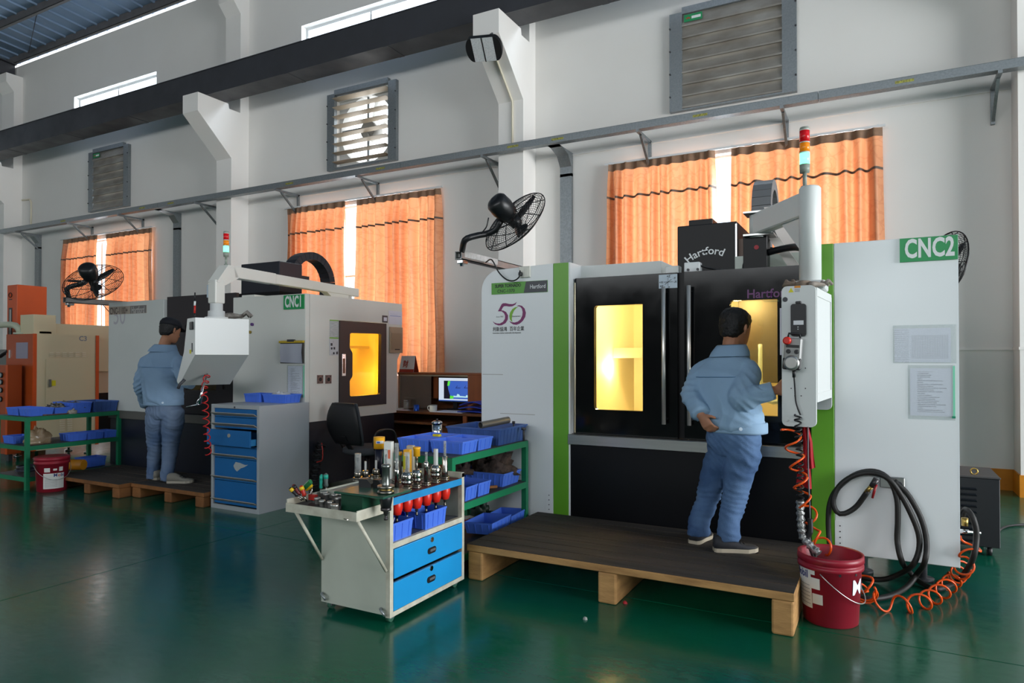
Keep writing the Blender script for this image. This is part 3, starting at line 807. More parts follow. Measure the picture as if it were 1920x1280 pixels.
# jamb between left stripe and doors, header, body, feet
B((XG1b, F2+.001, ZB), (XG1b+.012, F2+.24, ZT)).build('jamb', M_mwhite, m2)
B((XG1b+.012, 5.1, 2.075), (-1.47, 5.13, 2.185)).build('header_beam', M_mwhite2, m2)
B((-1.47, 5.1, 2.05), (-1.455, 5.5, 2.185)).build('header_return', M_mwhite2, m2)
B((-1.40, 5.02, 2.05), (-1.30, 5.10, 2.13), .004).build('header_bracket', M_mwhite2, m2)
B((-2.1, 5.16, 2.052), (-1.5, 5.5, 2.06)).build('header_floor', M_chamber, m2)
body = MB()
body.box((XL+.02, F2+.13, .25), (-2.12, 7.3, 2.12)); body.box((-.26, F2+.07, .25), (XR-.02, 7.3, 2.1))
body.build('rear_cabinet', M_mwhite2, m2) if False else None
B((XL+.02, F2+.13, .25), (-2.14, 7.3, 2.10)).build('side_cabinet', M_mwhite2, m2)
B((-.25, F2+.07, .25), (XR-.02, 5.9, 2.10)).build('side_cabinet', M_mwhite2, m2)
B((-2.13, F2+.03, .2), (-.39, 7.3, .775)).build('base', M_mblack2, m2)
B((-2.1, 6.5, .78), (-.42, 7.3, 2.3)).build('rear_column', M_mblack2, m2)
for x in (-2.6, -.1, .25):
    for y in (5.2, 5.7):
        MB().rings([((x, y, 0), .06), ((x, y, .02), .06), ((x, y, .021), .02), ((x, y, .25), .02)], 12).build('levelling_foot', M_steel_dark, m2)
# front lower panel and steel band
B((XG1b, F2+.008, .2), (XG2, F2+.03, .776)).build('lower_panel', M_mblack2, m2)
B((XG1b-.004, F2-.012, .778), (XG2, F2+.03, .857), .004).build('steel_band', M_brushed, m2)
# working chamber seen through the windows
ch = MB(); xa, xb, ya, yb, za, zb = -2.08, -.42, 5.04, 6.35, .80, 2.04
ch.box((xa, yb, za), (xb, yb+.02, zb)); ch.box((xa-.02, ya, za), (xa, yb, zb)); ch.box((xb, ya, za), (xb+.02, yb, zb)); ch.box((xa, ya, za-.02), (xb, yb, za)); ch.box((xa, ya, zb), (xb, yb, zb+.02))
ch.build('chamber_lining', M_chamber, m2)
B((-2.075, 5.75, Wy(1160, 671, 5.75).z), (-1.05, 6.34, Wy(1160, 652, 5.75).z)).build('chamber_shelf', M_sheetmetal, m2)
B((-1.0, 5.7, 1.25), (-.62, 6.3, 1.95), .01).build('spindle_head', mat('dark_spindle_steel', '4b463c', .4, .5), m2)
MB().tube(smooth_path([(-.80, 5.5, 1.55), (-.78, 5.42, 1.2), (-.70, 5.36, 1.12), (-.62, 5.34, 1.15), (-.58, 5.34, 1.24)], 20), .016, 8).build('coolant_hose', mat('pale_blue_coolant_hose', '9aa7a0', .4), m2)
lampM = mat('lit_lamp_tube', 'ffffff', .3, emit='fff6dc', estr=18)
MB().cyl((Wy(1143, 690, 5.8).x, 5.8, Wy(1143, 698, 5.8).z), (Wy(1143, 690, 5.8).x, 5.8, Wy(1143, 675, 5.8).z), .03, n=10).build('work_lamp', lampM, m2)
def inner_light(loc, power, col, r=.08):
    d = bpy.data.lights.new('chamber_light', 'POINT'); d.energy = power; d.color = col; d.shadow_soft_size = r
    o = bpy.data.objects.new('chamber_light', d); COL.objects.link(o); o.location = loc
inner_light((Wy(1143, 690, 5.7).x, 5.68, Wy(1143, 688, 5.7).z), 34, (1, .93, .74)); inner_light((-.95, 5.3, 1.9), 26, (1, .92, .72)); inner_light((-1.6, 5.4, 1.85), 28, (1, .93, .74))  # first stands at the work lamp; the other two have no lamp body
# doors with window openings
FD = 4.945
def door(xa, xb, wx0, wx1, wz0, wz1, hx, roundl):
    za, zb = .86, 2.07
    d = MB()
    for (p, q) in (((xa, za), (wx0, zb)), ((wx1, za), (xb, zb)), ((wx0, za), (wx1, wz0)), ((wx0, wz1), (wx1, zb))):
        d.box((p[0], FD, p[1]), (q[0], FD+.05, q[1]))
    d_ = d.build('door', M_mblack, m2)
    # corner fillets of the window
    r = .022
    for (cx, cz, sx, sz) in ((wx0, wz0, 1, 1), (wx0, wz1, 1, -1)):
        arc = [(cx+sx*(r-r*math.sin(a)), cz+sz*(r-r*math.cos(a))) for a in [PI/2*k/5 for k in range(6)]]
        MB().prism([(cx, cz)]+arc, FD, FD+.05).build('window_corner', M_mblack, d_)
    B((wx0-.02, FD+.051, wz0-.02), (wx1+.02, FD+.057, wz1+.02)).build('window_pane', M_yglass, d_)
    # dotted black print along the pane edge
    h = MB().cyl((hx, FD-.055, .965), (hx, FD-.055, 1.965), .0145, n=14)
    ho = h.build('door_handle', mat('satin_handle', 'dedcd8', .32, .75), d_)
    for z in (1.0, 1.93): MB().cyl((hx, FD-.055, z), (hx, FD, z), .009, n=8).build('handle_post', M_chrome, ho)
    return d_
PX = lambda x, y: Wy(x, y, FD)
wl0, wl1 = PX(1114, 700).x, PX(1205, 700).x
wz1, wz0 = PX(1160, 571.5).z, PX(1160, 769).z
dL = door(XG1b+.03, PX(1270, 600).x, wl0, wl1, wz0, wz1, PX(1248, 600).x, True)
wr0, wr1 = PX(1369, 700).x, PX(1458, 700).x
dR = door(PX(1283, 600).x, XG2-.004, wr0, wr1, wz0, wz1, PX(1295, 600).x, True)
B((dL.bound_box and PX(1270, 600).x, FD+.03, .86), (PX(1283, 600).x, FD+.05, 2.07)).build('door_seal', M_mblack2, m2)
# axis plate on left door
ap = B((PX(1235.5, 530).x, FD-.004, PX(1235, 541).z), (PX(1270, 530).x, FD, PX(1235, 515.5).z)).build('axis_plate', mat('pale_blue_label', 'b7c6d2', .4), dL)
ax0 = PX(1253, 528.5); ax0.y = FD-.005
XU, ZU = (1, 0, 0), (0, 0, 1)
for (s_, dx, dz) in (('+Z', -.010, .034), ('-X', .042, -.008), ('+X', -.066, -.008), ('+Y', -.062, -.036), ('-Y', .036, .018), ('-Z', -.008, -.050)):
    text('lettering', s_, .022, ax0+Vector((dx, 0, dz)), XU, ZU, M_txt_black, ap, .0006)
for (a, b) in (((-.035, 0), (.035, 0)), ((0, -.03), (0, .032)), ((-.025, -.018), (.025, .018))):
    MB().bar(ax0+Vector((a[0], 0, a[1])), ax0+Vector((b[0], 0, b[1])), .001, .003, (0, 1, 0) if False else (0, 0, 1)).build('arrow', M_txt_black, ap)
B((XG1b+.012, F2+.031, .80), (XG2-.004, 5.06, .859)).build('leak_stop_sill', M_mblack2, m2)  # added strip that blocks chamber light leaking under the doors
B((XG1b+.012, F2+.10, 2.041), (XG2-.004, 5.09, 2.072)).build('door_head', M_mblack2, m2)
# brand lettering on right door
t_ = PX(1400, 559); t_.y = FD-.002
text('lettering', 'Hartford', .085, t_, XU, ZU, mat('dim_purple_print', '5c2560', .4), dR, .0015, .95)
t_ = PX(1431, 566.5); t_.y = FD-.002
text('lettering', 'Innovation', .024, t_, XU, ZU, mat('dim_green_print', '1f5a34', .4), dR, .0, 1.0)
# black top housing with brand text
YH = 5.5
hx0, hx1 = Wy(1270, 450, YH).x, Wy(1382, 450, YH).x; hz1 = Wy(1270, 424.5, YH).z
B((hx0, YH, 1.95), (hx1, 6.12, hz1), .006).build('spindle_housing', M_mblack2, m2)
B((hx1+.0, YH+.06, 1.95), (hx1+.11, 6.1, hz1-.13)).build('housing_side_box', mat('copper_grey_panel', '5a4a42', .45, .3), m2)
B((hx0+.08, YH+.05, hz1), (hx0+.27, YH+.4, hz1+.05), .004).build('housing_cap', M_mblack2, m2)
B((hx1-.012, YH-.003, 2.0), (hx1-.002, YH, hz1-.02)).build('housing_edge', M_chrome, m2)
hc = Wy(1320, 490, YH); hc.y = YH-.002
for ch_, ang, k in (): pass
text('lettering', 'Hartford', .085, hc+Vector((.04, 0, .055)), XU, ZU, M_txt_grey, m2, .001, .95, curve=.24, arc0=.75)
# junction box and cables above the right door
B((Wy(1284, 510, 5.02).x, 5.0, 2.075), (Wy(1313, 510, 5.02).x, 5.08, 2.145), .004).build('junction_box', M_mwhite, m2)
for dx in (.03, .1): MB().cyl((Wy(1284, 510, 5.02).x+dx, 4.99, 2.09), (Wy(1284, 510, 5.02).x+dx, 5.0, 2.09), .01, n=8).build('gland', M_steel_dark, m2)
MB().tube(smooth_path([(Wy(1313, 505, 5.04).x, 5.04, 2.12), Wy(1340, 505, 5.1), Wy(1370, 507, 5.1), Wy(1395, 506, 5.1)], 16), .008, 6).build('cable', M_black, m2)
B((Wy(1378, 500, 5.25).x, 5.25, 2.07), (XG2, 5.3, 2.2)).build('rear_rail', mat('pale_grey_green_rail', 'b9c2ba', .4), m2)
MB().tube(smooth_path([Wy(1402, 512, 5.0), Wy(1398, 500, 5.02), Wy(1404, 488, 5.05), Wy(1425, 478, 5.05), Wy(1460, 468, 4.95), Wy(1490, 463, 4.75), Wy(1512, 466, 4.5)], 40), .024, 10).build('corrugated_cable', M_black, m2)
# drag chain hoop over the top
dc = MB(); cx = Wy(1430, 380, 5.9).x; zc_ = Wy(1430, 395, 5.9).z
hoop = mat('grey_cable_chain', '6f7173', .5)
for k in range(15):
    a0 = PI*1.05-PI*1.25*k/15; a1 = a0-PI*1.25/15*.94
    def hp(a, r): return (6.08-.0+ r*math.cos(a), zc_+.0+r*math.sin(a)*1.05)
    pl = [hp(a0, .19), hp(a1, .19), hp(a1, .27), hp(a0, .27)]
    M = Matrix(((0, 1, 0, 0), (1, 0, 0, 0), (0, 0, 1, 0), (0, 0, 0, 1)))
    MB().prism(pl, cx-.075, cx+.075, M).build('chain_link', hoop, m2)
B((cx-.075, 5.80, 2.15), (cx+.075, 5.90, zc_), .003).build('chain_riser', hoop, m2)
B((cx-.08, 5.7, 2.1), (cx+.10, 6.3, 2.32)).build('chain_bracket', M_mblack2, m2)
MB().prism([(0, 0), (.10, 0), (.36, -.42), (.36, -.52), (.22, -.52)], 5.6, 5.75, Matrix.Translation((cx+.05, 0, 2.62))).build('slanted_bracket', mat('pinkish_white_panel', 'd5cdc8', .4), m2)
# nameplate and anniversary logo on the left panel
def LP(x, y, off=.001):
    p = Wy(x, y, F2); p.y = F2-off; return p
def flat(name, pix, m, parent, off):
    mb = MB(); mb.add([LP(x, y, off) for x, y in pix], [list(range(len(pix)))]); return mb.build(name, m, parent)
n0, n1 = LP(922, 540), LP(1027, 536)
np_ = B((n0.x, F2-.004, n1.z-.047), (n1.x, F2, n1.z+.047)).build('nameplate', mat('nameplate_green', '4f9a2c', .35), m2)
zc1 = n1.z
MB().prism([(n0.x+.30, -.045), (n1.x-.002, -.045), (n1.x-.002, .045), (n0.x+.32, .045)], F2-.0055, F2-.004, Matrix.Translation((0, 0, zc1))).build('dark_field', mat('nameplate_dark', '2b3038', .35), np_)
yb_ = F2-.006
text('lettering', 'SUPER TORNADO', .036, (n0.x+.035, yb_+.001, zc1+.008), XU, ZU, M_txt_black, np_, .0012, .82)
text('lettering', 'CNC-1370', .036, (n0.x+.055, yb_+.001, zc1-.034), XU, ZU, M_txt_black, np_, .0004, 1.0)
text('lettering', 'Hartford', .046, (n0.x+.355, yb_, zc1-.014), XU, ZU, M_txt_grey, np_, .0006, .85)
Zp = lambda L: [(900+x/8, 500+y/8) for x, y in L]
five = Zp([(270,668),(325,562),(345,547),(385,545),(440,558),(490,560),(525,548),(553,525),(535,565),(490,592),(440,597),(400,590),(360,592),(340,615),(322,655),(350,655),(395,680),(422,730),(418,790),(385,845),(330,875),(280,880),(230,862),(205,838),(193,812),(215,835),(255,850),(300,850),(345,825),(375,780),(378,735),(360,695),(325,668)])
zero = Zp([(548,588),(585,575),(630,585),(670,625),(690,690),(680,750),(645,810),(600,850),(550,870),(500,865),(460,840),(440,808),(475,830),(520,835),(570,820),(610,785),(635,730),(640,680),(630,630),(605,600),(580,592)])
leafp = Zp([(578,600),(530,605),(485,635),(450,690),(440,740),(450,790),(480,825),(488,828),(478,780),(485,720),(510,660),(545,620)])
flat('logo_five', five, M_purple, m2, .0015); flat('logo_zero', zero, M_purple, m2, .0015); flat('logo_leaf', leafp, M_txt_green, m2, .0015)
text('lettering', 'Since 1965', .017, LP(930.5, 595, .0015), XU, ZU, M_txt_black, m2, 0, .9)
text('lettering', 'Anniversary', .017, LP(960.5, 594, .0015), XU, ZU, M_txt_black, m2, 0, .95)
text('lettering', '創新協鴻', .040, LP(924, 620.5, .0015), XU, ZU, M_txt_black, m2, .0004, .84)
text('lettering', '百年企業', .040, LP(955.5, 619.5, .0015), XU, ZU, M_txt_black, m2, .0004, .84)
text('lettering', 'Innovation makes sustainable development', .0165, LP(924, 625.5, .0015), XU, ZU, M_txt_black, m2, .0002, .92)
# socket with plug
so = LP(985, 510)
sk_ = B((so.x-.05, F2-.018, so.z-.045), (so.x+.05, F2, so.z+.045), .004).build('socket', mat('cream_socket', 'd9d9cf', .4), m2)
B((so.x+.005, F2-.021, so.z-.03), (so.x+.035, F2-.018, so.z+.03), .002).build('rocker', mat('cream_socket'), sk_)
B((so.x-.042, F2-.05, so.z-.035), (so.x-.012, F2-.018, so.z+.0), .008).build('plug', M_black, sk_)
# base plates with screws on left and right panel
for (x0, x1, zt, side) in ((LP(1024, 940).x, XG1, .40, 1), (XG2b, LP(1582, 1000).x, .40, -1)):
    bp_ = B((x0, F2-.003, ZB), (x1, F2, zt)).build('access_plate', M_mwhite, m2)
    for k in range(5):
        xx = x1-.035 if side > 0 else x0+.03
        MB().cyl((xx, F2-.006, ZB+.03+k*.037), (xx, F2-.003, ZB+.03+k*.037), .004, n=8).build('screw', M_txt_black, bp_)
# sign with lettering on the right panel
sg = B((LP(1687, 470).x, F2-.012, LP(1687, 492).z+.0), (XR-.002, F2, ZT-.003)).build('sign', M_sign, m2)
text('lettering', 'CNC2', .158, (LP(1696, 484).x, F2-.0128, LP(1696, 483.5).z), XU, ZU, M_white_print, sg, .005, .60, space=1.04)
B((XR-.006, F2-.0005, ZB), (XR+.001, F2+.06, ZT)).build('panel_edge_strip', mat('bright_edge_trim', 'e8edf0', .3), m2)
# steel bracket plate that carries the hose
hb0, hb1 = LP(1650, 893), LP(1696, 915)
B((hb0.x, F2-.03, hb1.z), (hb1.x, F2, hb0.z+.005), .003).build('hose_bracket', M_brushed, m2)
MB().cyl((hb1.x-.03, F2-.05, hb0.z-.035), (hb1.x-.03, F2-.03, hb0.z-.035), .018, n=12).build('port', M_steel_dark, m2)
# stains with their own shape
B((LP(905, 701, 0).x, F2-.0006, LP(905, 701).z-.004), (LP(943, 701).x, F2, LP(905, 701).z)).build('scratch', mat('brown_scratch', 'a09a92', .7), m2)
B((LP(938, 774, 0).x, F2-.0006, LP(938, 774).z-.005), (LP(1003, 774).x, F2, LP(938, 774).z)).build('scratch', mat('grey_scratch', 'b3b1ad', .7), m2)

# ------------------------------------------------------------------ documents in plastic sleeves on the right panel
M_paper = mat('white_paper', 'd7d7e4', .6)
M_sleeve = clear_mat('clear_plastic_sleeve', 'f8fafa', .2, .05, haze=.06)
def ruled(name, kind):
    if name in _mats: return _mats[name]
    m = bpy.data.materials.new(name); m.use_nodes = True; nt = m.node_tree; b = nt.nodes['Principled BSDF']; b.inputs['Roughness'].default_value = .6
    tc = nt.nodes.new('ShaderNodeTexCoord'); sp = nt.nodes.new('ShaderNodeSeparateXYZ'); nt.links.new(tc.outputs['Generated'], sp.inputs[0])
    def mth(op, a, b_=None):
        n = nt.nodes.new('ShaderNodeMath'); n.operation = op
        for i, q in enumerate((a, b_)):
            if q is None: continue
            if isinstance(q, (int, float)): n.inputs[i].default_value = q
            else: nt.links.new(q, n.inputs[i])
        return n.outputs[0]
    u, v = sp.outputs[0], sp.outputs[2]
    nz = nt.nodes.new('ShaderNodeTexNoise'); nz.inputs['Scale'].default_value = 1.0
    mp = nt.nodes.new('ShaderNodeMapping'); nt.links.new(tc.outputs['Generated'], mp.inputs[0])
    if kind == 'text':
        mp.inputs['Scale'].default_value = (70, 1, 26); 
        row = mth('FRACT', mth('MULTIPLY', v, 26)); line = mth('LESS_THAN', row, .38)
        rows = mth('FLOOR', mth('MULTIPLY', v, 26))
        wn = nt.nodes.new('ShaderNodeTexWhiteNoise'); wn.noise_dimensions = '1D'; nt.links.new(rows, wn.inputs['W'])
        ln = mth('LESS_THAN', u, mth('ADD', mth('MULTIPLY', wn.outputs['Value'], .6), .3))
        marg = mth('MULTIPLY', mth('GREATER_THAN', u, .18), mth('MULTIPLY', mth('LESS_THAN', u, .9), mth('MULTIPLY', mth('GREATER_THAN', v, .08), mth('LESS_THAN', v, .93))))
        nt.links.new(mp.outputs[0], nz.inputs['Vector']); ink = mth('GREATER_THAN', nz.outputs['Fac'], .42)
        msk = mth('MULTIPLY', mth('MULTIPLY', line, ln), mth('MULTIPLY', marg, ink)); amt = .62
    else:
        g1 = mth('LESS_THAN', mth('FRACT', mth('MULTIPLY', u, 34)), .2); g2 = mth('LESS_THAN', mth('FRACT', mth('MULTIPLY', v, 26)), .2)
        reg = mth('MULTIPLY', mth('GREATER_THAN', u, .3), mth('MULTIPLY', mth('LESS_THAN', u, .96), mth('MULTIPLY', mth('GREATER_THAN', v, .1), mth('LESS_THAN', v, .8))))
        mp.inputs['Scale'].default_value = (60, 1, 40); nt.links.new(mp.outputs[0], nz.inputs['Vector'])
        tx = mth('MULTIPLY', mth('LESS_THAN', u, .26), mth('MULTIPLY', mth('LESS_THAN', mth('FRACT', mth('MULTIPLY', v, 17)), .3), mth('GREATER_THAN', nz.outputs['Fac'], .45)))
        msk = mth('MAXIMUM', mth('MULTIPLY', mth('MAXIMUM', g1, g2), reg), tx); amt = .4
    mx = nt.nodes.new('ShaderNodeMix'); mx.data_type = 'RGBA'
    mx.inputs[6].default_value = (*lin('f0f0fd'), 1); mx.inputs[7].default_value = (*lin('5c5e6c'), 1)
    nt.links.new(mth('MULTIPLY', msk, amt), mx.inputs[0]); nt.links.new(mx.outputs[2], b.inputs['Base Color'])
    _mats[name] = m; return m
M_doc_text = ruled('printed_text_page', 'text'); M_doc_grid = ruled('printed_grid_page', 'grid')
def doc_on(name, label, c0, c1, inner, page, parent_y=F2, axis='y'):
    """sleeve between corners c0 (top-left) and c1 (bottom-right), page inset"""
    t = thing(name, label, 'document', ((c0.x+c1.x)/2, F2-.006, c1.z))
    p0, p1 = inner
    B((p0.x, F2-.0035, p1.z), (p1.x, F2-.002, p0.z)).build('page', page, t)
    B((c0.x, F2-.0055, c1.z), (c1.x, F2-.0045, c0.z)).build('sleeve', M_sleeve, t)
    return t
d1 = doc_on('document_sleeve', 'clear sleeve with gridded table sheet on the right white panel, the upper one', LP(1674, 610), LP(1793, 681), (LP(1677, 616), LP(1783, 679)), M_doc_grid)
d2 = doc_on('document_sleeve', 'zip sleeve with a page of typed lines, lower one on the right white panel', LP(1702, 684), LP(1791, 788), (LP(1706, 690), LP(1785, 781)), M_doc_text)
zs = LP(1789, 735); B((zs.x-.006, F2-.007, LP(1789, 783).z), (zs.x+.004, F2-.004, LP(1789, 686).z)).build('zip_strip', mat('mint_zip', '7fd8b4', .4), d2)
B((zs.x-.012, F2-.011, LP(1789, 784).z), (zs.x+.006, F2-.004, LP(1789, 780).z), .001).build('zip_slider', mat('teal_slider', '1c8a6a', .4), d2)
# ================================================================== CONTROL PENDANT of the large machine
def signal_tower(parent, base, s=1.0, col3='6dffb4'):
    b = Vector(base)
    t = MB().rings([(b, .022*s), (b+Vector((0, 0, .02*s)), .022*s), (b+Vector((0, 0, .021*s)), .012*s), (b+Vector((0, 0, .10*s)), .012*s), (b+Vector((0, 0, .101*s)), .028*s), (b+Vector((0, 0, .15*s)), .030*s)], 16).build('signal_tower', mat('grey_green_tower_base', '8f978d', .4), parent)
    z = .15*s
    for nm, c, e, st, h in (('green_lamp', '5fd6a0', col3, 2.6, .075), ('amber_lamp', 'e58412', 'e58412', .15, .06), ('red_lamp', 'c4141c', 'c4141c', .1, .075)):
        MB().rings([(b+Vector((0, 0, z)), .029*s), (b+Vector((0, 0, z+h*s-.006)), .029*s)], 16).build(nm, mat('lamp_'+nm, c, .2, emit=e, estr=st), t)
        z += h*s
        MB().rings([(b+Vector((0, 0, z-.007)), .0295*s), (b+Vector((0, 0, z)), .0295*s)], 16).build('lamp_ring', mat('pale_tower_ring', 'c9cbc4', .4), t)
    MB().rings([(b+Vector((0, 0, z)), .030*s), (b+Vector((0, 0, z+.014)), .026*s)], 16).build('cap', mat('grey_green_tower_base'), t)
    return t
M_arm = mat('pendant_arm_paint', 'd9dddb', .38)
M_pwhite = mat('pendant_white_paint', 'd2d5d4', .35, var=.05, scale=3, col2='c3c5c0')
PY = 4.20
pa = Wy(1465, 668, PY); pb = Wy(1530, 668, PY); pzt = Wy(1500, 535, PY).z; pzb = Wy(1500, 800, PY).z
p2 = thing('control_pendant', 'white control pendant box hanging on a round column at the large machine', 'control panel', ((pa.x+pb.x)/2, 4.5, pzb))
MB().prism(rrect(pb.x-pa.x, pzt-pzb, .03, 4, pa.x, pzb), PY, PY+.025).build('end_plate', M_pwhite, p2)
zin = Wx(1531, 762, pb.x).z
MB().prism(rrect(pb.x-pa.x, pzt-pzb-.06, .03, 4, pa.x, pzb+.06), PY+.60, PY+.625).build('end_plate', M_pwhite, p2)
bx_ = B((pa.x+.02, PY+.025, pzb+.14), (pb.x-.004, PY+.60, pzt-.01), .004).build('console_box', M_pwhite, p2)
fr_ = MB()
for (ya, yb, za, zb) in ((PY+.03, PY+.60, pzt-.06, pzt-.012), (PY+.03, PY+.60, pzb+.14, pzb+.19), (PY+.03, PY+.05, pzb+.19, pzt-.06), (PY+.58, PY+.60, pzb+.19, pzt-.06)):
    fr_.box((pb.x-.004, ya, za), (pb.x+.002, yb, zb))
fr_.build('cover_frame', M_pwhite, p2)
B((pa.x+.008, PY+.06, pzb+.25), (pa.x+.02, PY+.56, pzt-.1)).build('screen', mat('dark_console_screen', '15181c', .2), p2)
B((pa.x-.03, PY+.10, Wy(1460, 665, PY).z), (pa.x-.004, PY+.104, Wy(1460, 575, PY).z)).build('hanging_sheet', M_paper, p2)
# column, arm and pivot
cc = Wy(1519, 470, 4.46); cz0 = pzt-.01; cz1 = Wy(1519, 351, 4.46).z
def oval(c, rx, ry, n=24): return [Vector((c[0]+rx*math.cos(2*PI*k/n), c[1]+ry*math.sin(2*PI*k/n), c[2])) for k in range(n)]
MB().loft([oval((cc.x, 4.46, cz0), .062, .075), oval((cc.x, 4.46, cz1-.01), .062, .075), oval((cc.x, 4.46, cz1), .054, .068)]).build('column', M_arm, p2)
B((cc.x-.09, 4.36, cz0), (cc.x+.09, 4.62, cz0+.055), .012).build('column_foot', M_pwhite, p2)
a0 = Vector((cc.x-.02, 4.47, cz1-.10)); far = Vector((-.745, 4.99, cz1-.10))
MB().bar(a0, far, .085, .145, ch=.008).build('swing_arm', M_arm, p2)
dv = (far-a0).normalized(); sd = dv.cross(Vector((0, 0, 1)))
gus = [a0+Vector((0, 0, -.07)), a0+dv*.26+Vector((0, 0, -.07)), a0+dv*.05+Vector((0, 0, -.26)), a0+Vector((0, 0, -.30))]
g_ = MB(); g_.add([p+sd*.02 for p in gus]+[p-sd*.02 for p in gus], [(0, 1, 2, 3), (7, 6, 5, 4), (0, 4, 5, 1), (1, 5, 6, 2), (2, 6, 7, 3), (3, 7, 4, 0)]); g_.build('gusset', M_arm, p2)
for dz in (-.085, .072):
    B((far.x-.08, far.y-.08, far.z+dz), (far.x+.12, far.y+.1, far.z+dz+.012)).build('pivot_plate', M_brushed, p2)
MB().cyl(far-Vector((0, 0, .09)), far+Vector((0, 0, .085)), .05, n=18).build('pivot', M_arm, p2)
bk = B((far.x-.09, far.y-.02, 2.07), (far.x+.07, far.y+.12, far.z-.075), .004).build('pivot_block', M_mblack2, p2)
MB().cyl((far.x+.0, far.y-.026, far.z-.16), (far.x+.0, far.y-.018, far.z-.16), .016, n=12).build('red_mark', mat('dull_red', '9c2430', .5), bk)
MB().prism([(.02, 0), (.09, 0), (.28, -.30), (.20, -.30)], 5.05, 5.12, Matrix.Translation((far.x+.05, 0, far.z-.09))).build('brace', mat('pinkish_white_panel'), p2)
signal_tower(p2, (Wy(1509, 350, 4.44).x, 4.44, cz1-.015), 1.0)
# warning label and screws, handwheel holder
wl = B((Wy(1476, 540, PY).x, PY-.001, Wy(1476, 549, PY).z), (Wy(1498, 540, PY).x, PY, Wy(1476, 536.5, PY).z)).build('warning_label', mat('label_white', 'd8dade', .5), p2)
o_ = wl.location
q0 = Wy(1477.5, 548, PY); 
MB().add([(q0.x, PY-.0015, q0.z), (q0.x+.03, PY-.0015, q0.z), (q0.x+.015, PY-.0015, q0.z+.027)], [(0, 1, 2)]).build('warning_triangle', mat('warning_yellow', 'd8cf1a', .5), wl)
B((q0.x+.033, PY-.0016, q0.z+.024), (q0.x+.066, PY-.001, q0.z+.036)).build('orange_header', mat('label_orange', 'd88a1c', .5), wl)
for k in range(4): B((q0.x+.034, PY-.0016, q0.z+.002+k*.005), (q0.x+.062, PY-.001, q0.z+.0035+k*.005)).build('print_line', M_txt_black, wl)
hq = Wy(1471.5, 561, PY); MB().cyl((hq.x, PY-.003, hq.z), (hq.x, PY, hq.z), .014, n=16).build('plug_button', mat('dark_grey_plastic', '3a3c40', .5), p2)
hq = Wy(1475, 785, PY); MB().cyl((hq.x, PY-.008, hq.z), (hq.x, PY, hq.z), .014, n=16).build('knob', M_pwhite, p2)
def PP(x, y, off=0.0):
    p = Wy(x, y, PY); p.y = PY-off; return p
h0, h1 = PP(1483, 570), PP(1512, 630)
hol = MB().prism(rrect(h1.x-h0.x, h0.z-h1.z, .014, 3, h0.x, h1.z), PY-.018, PY).build('handwheel_holder', M_black, p2)
B((h0.x+.025, PY-.016, h0.z), (h1.x-.025, PY, h0.z+.015), .003).build('holder_tab', M_black, hol)
B((h0.x+.015, PY-.0195, PP(1490, 609).z), (h1.x-.012, PY-.018, PP(1490, 601).z)).build('rating_label', mat('label_white'), hol)
for yy_ in (613, 617): 
    c_ = PP(1497, yy_); MB().cyl((c_.x, PY-.0195, c_.z), (c_.x, PY-.018, c_.z), .003, n=8).build('rivet', M_white_print, hol)
for (x_, y_) in ((1483, 728), (1510, 728), (1483, 690), (1510, 690), (1490, 742), (1502, 742)):
    c_ = PP(x_, y_); MB().cyl((c_.x, PY-.001, c_.z), (c_.x, PY, c_.z), .0035, n=8).build('screw_hole', M_txt_black, p2)
# handwheel remote
hw = thing('handwheel_remote', 'grey and black handheld pulse remote with red stop button on the pendant', 'remote control', tuple(PP(1488, 690, .03)))
tilt = Matrix.Translation(PP(1489, 661, .04)) @ Matrix.Rotation(math.radians(4), 4, 'Y')
MB().box((-.047, -.022, -.095), (.047, .022, .085), tilt, .008).build('body', mat('grey_remote_shell', '8c8d8c', .4, .2), hw)
MB().box((-.049, -.024, -.097), (.049, -.004, -.03), tilt, .006).build('lower_face', M_black, hw)
MB().box((-.036, -.0245, .028), (.036, -.021, .044), tilt, .001).build('display', M_black, hw)
MB().rings([(tilt @ Vector((0, -.022, -.058)), .044), (tilt @ Vector((0, -.036, -.058)), .042), (tilt @ Vector((0, -.042, -.058)), .030)], 24).build('dial', mat('dial_metal', 'a9a9a6', .3, .8), hw)
for x_ in (-.022, .022): MB().rings([(tilt @ Vector((x_, -.022, .006)), .013), (tilt @ Vector((x_, -.036, .006)), .010)], 12).build('selector_knob', M_black, hw)
MB().rings([(tilt @ Vector((-.03, -.02, .066)), .022), (tilt @ Vector((-.03, -.046, .066)), .022), (tilt @ Vector((-.03, -.052, .066)), .015)], 16).build('stop_button', mat('stop_red', 'cc2416', .35), hw)
MB().tube([tilt @ Vector(p) for p in ((-.032, 0, .085), (-.03, 0, .108), (.03, 0, .108), (.032, 0, .085))], .006, 8).build('hanger', M_black, hw)
MB().rings([(tilt @ Vector((.012, 0, -.095)), .011), (tilt @ Vector((.014, 0, -.14)), .008)], 10).build('strain_relief', M_black, hw)
MB().tube(smooth_path([PP(1491, 704, .04), PP(1492, 725, .03), PP(1493, 750, .02), PP(1497, 765, .02), PP(1502, 777, .02)], 20), .005, 6).build('cord', M_black, hw)
coil([PP(1497, 777, .02), PP(1497, 800, .02), PP(1499, 850, .0), PP(1500, 900, .0), PP(1500, 938, .0)], .017, .0052, 15).build('coiled_cord', M_black, hw)

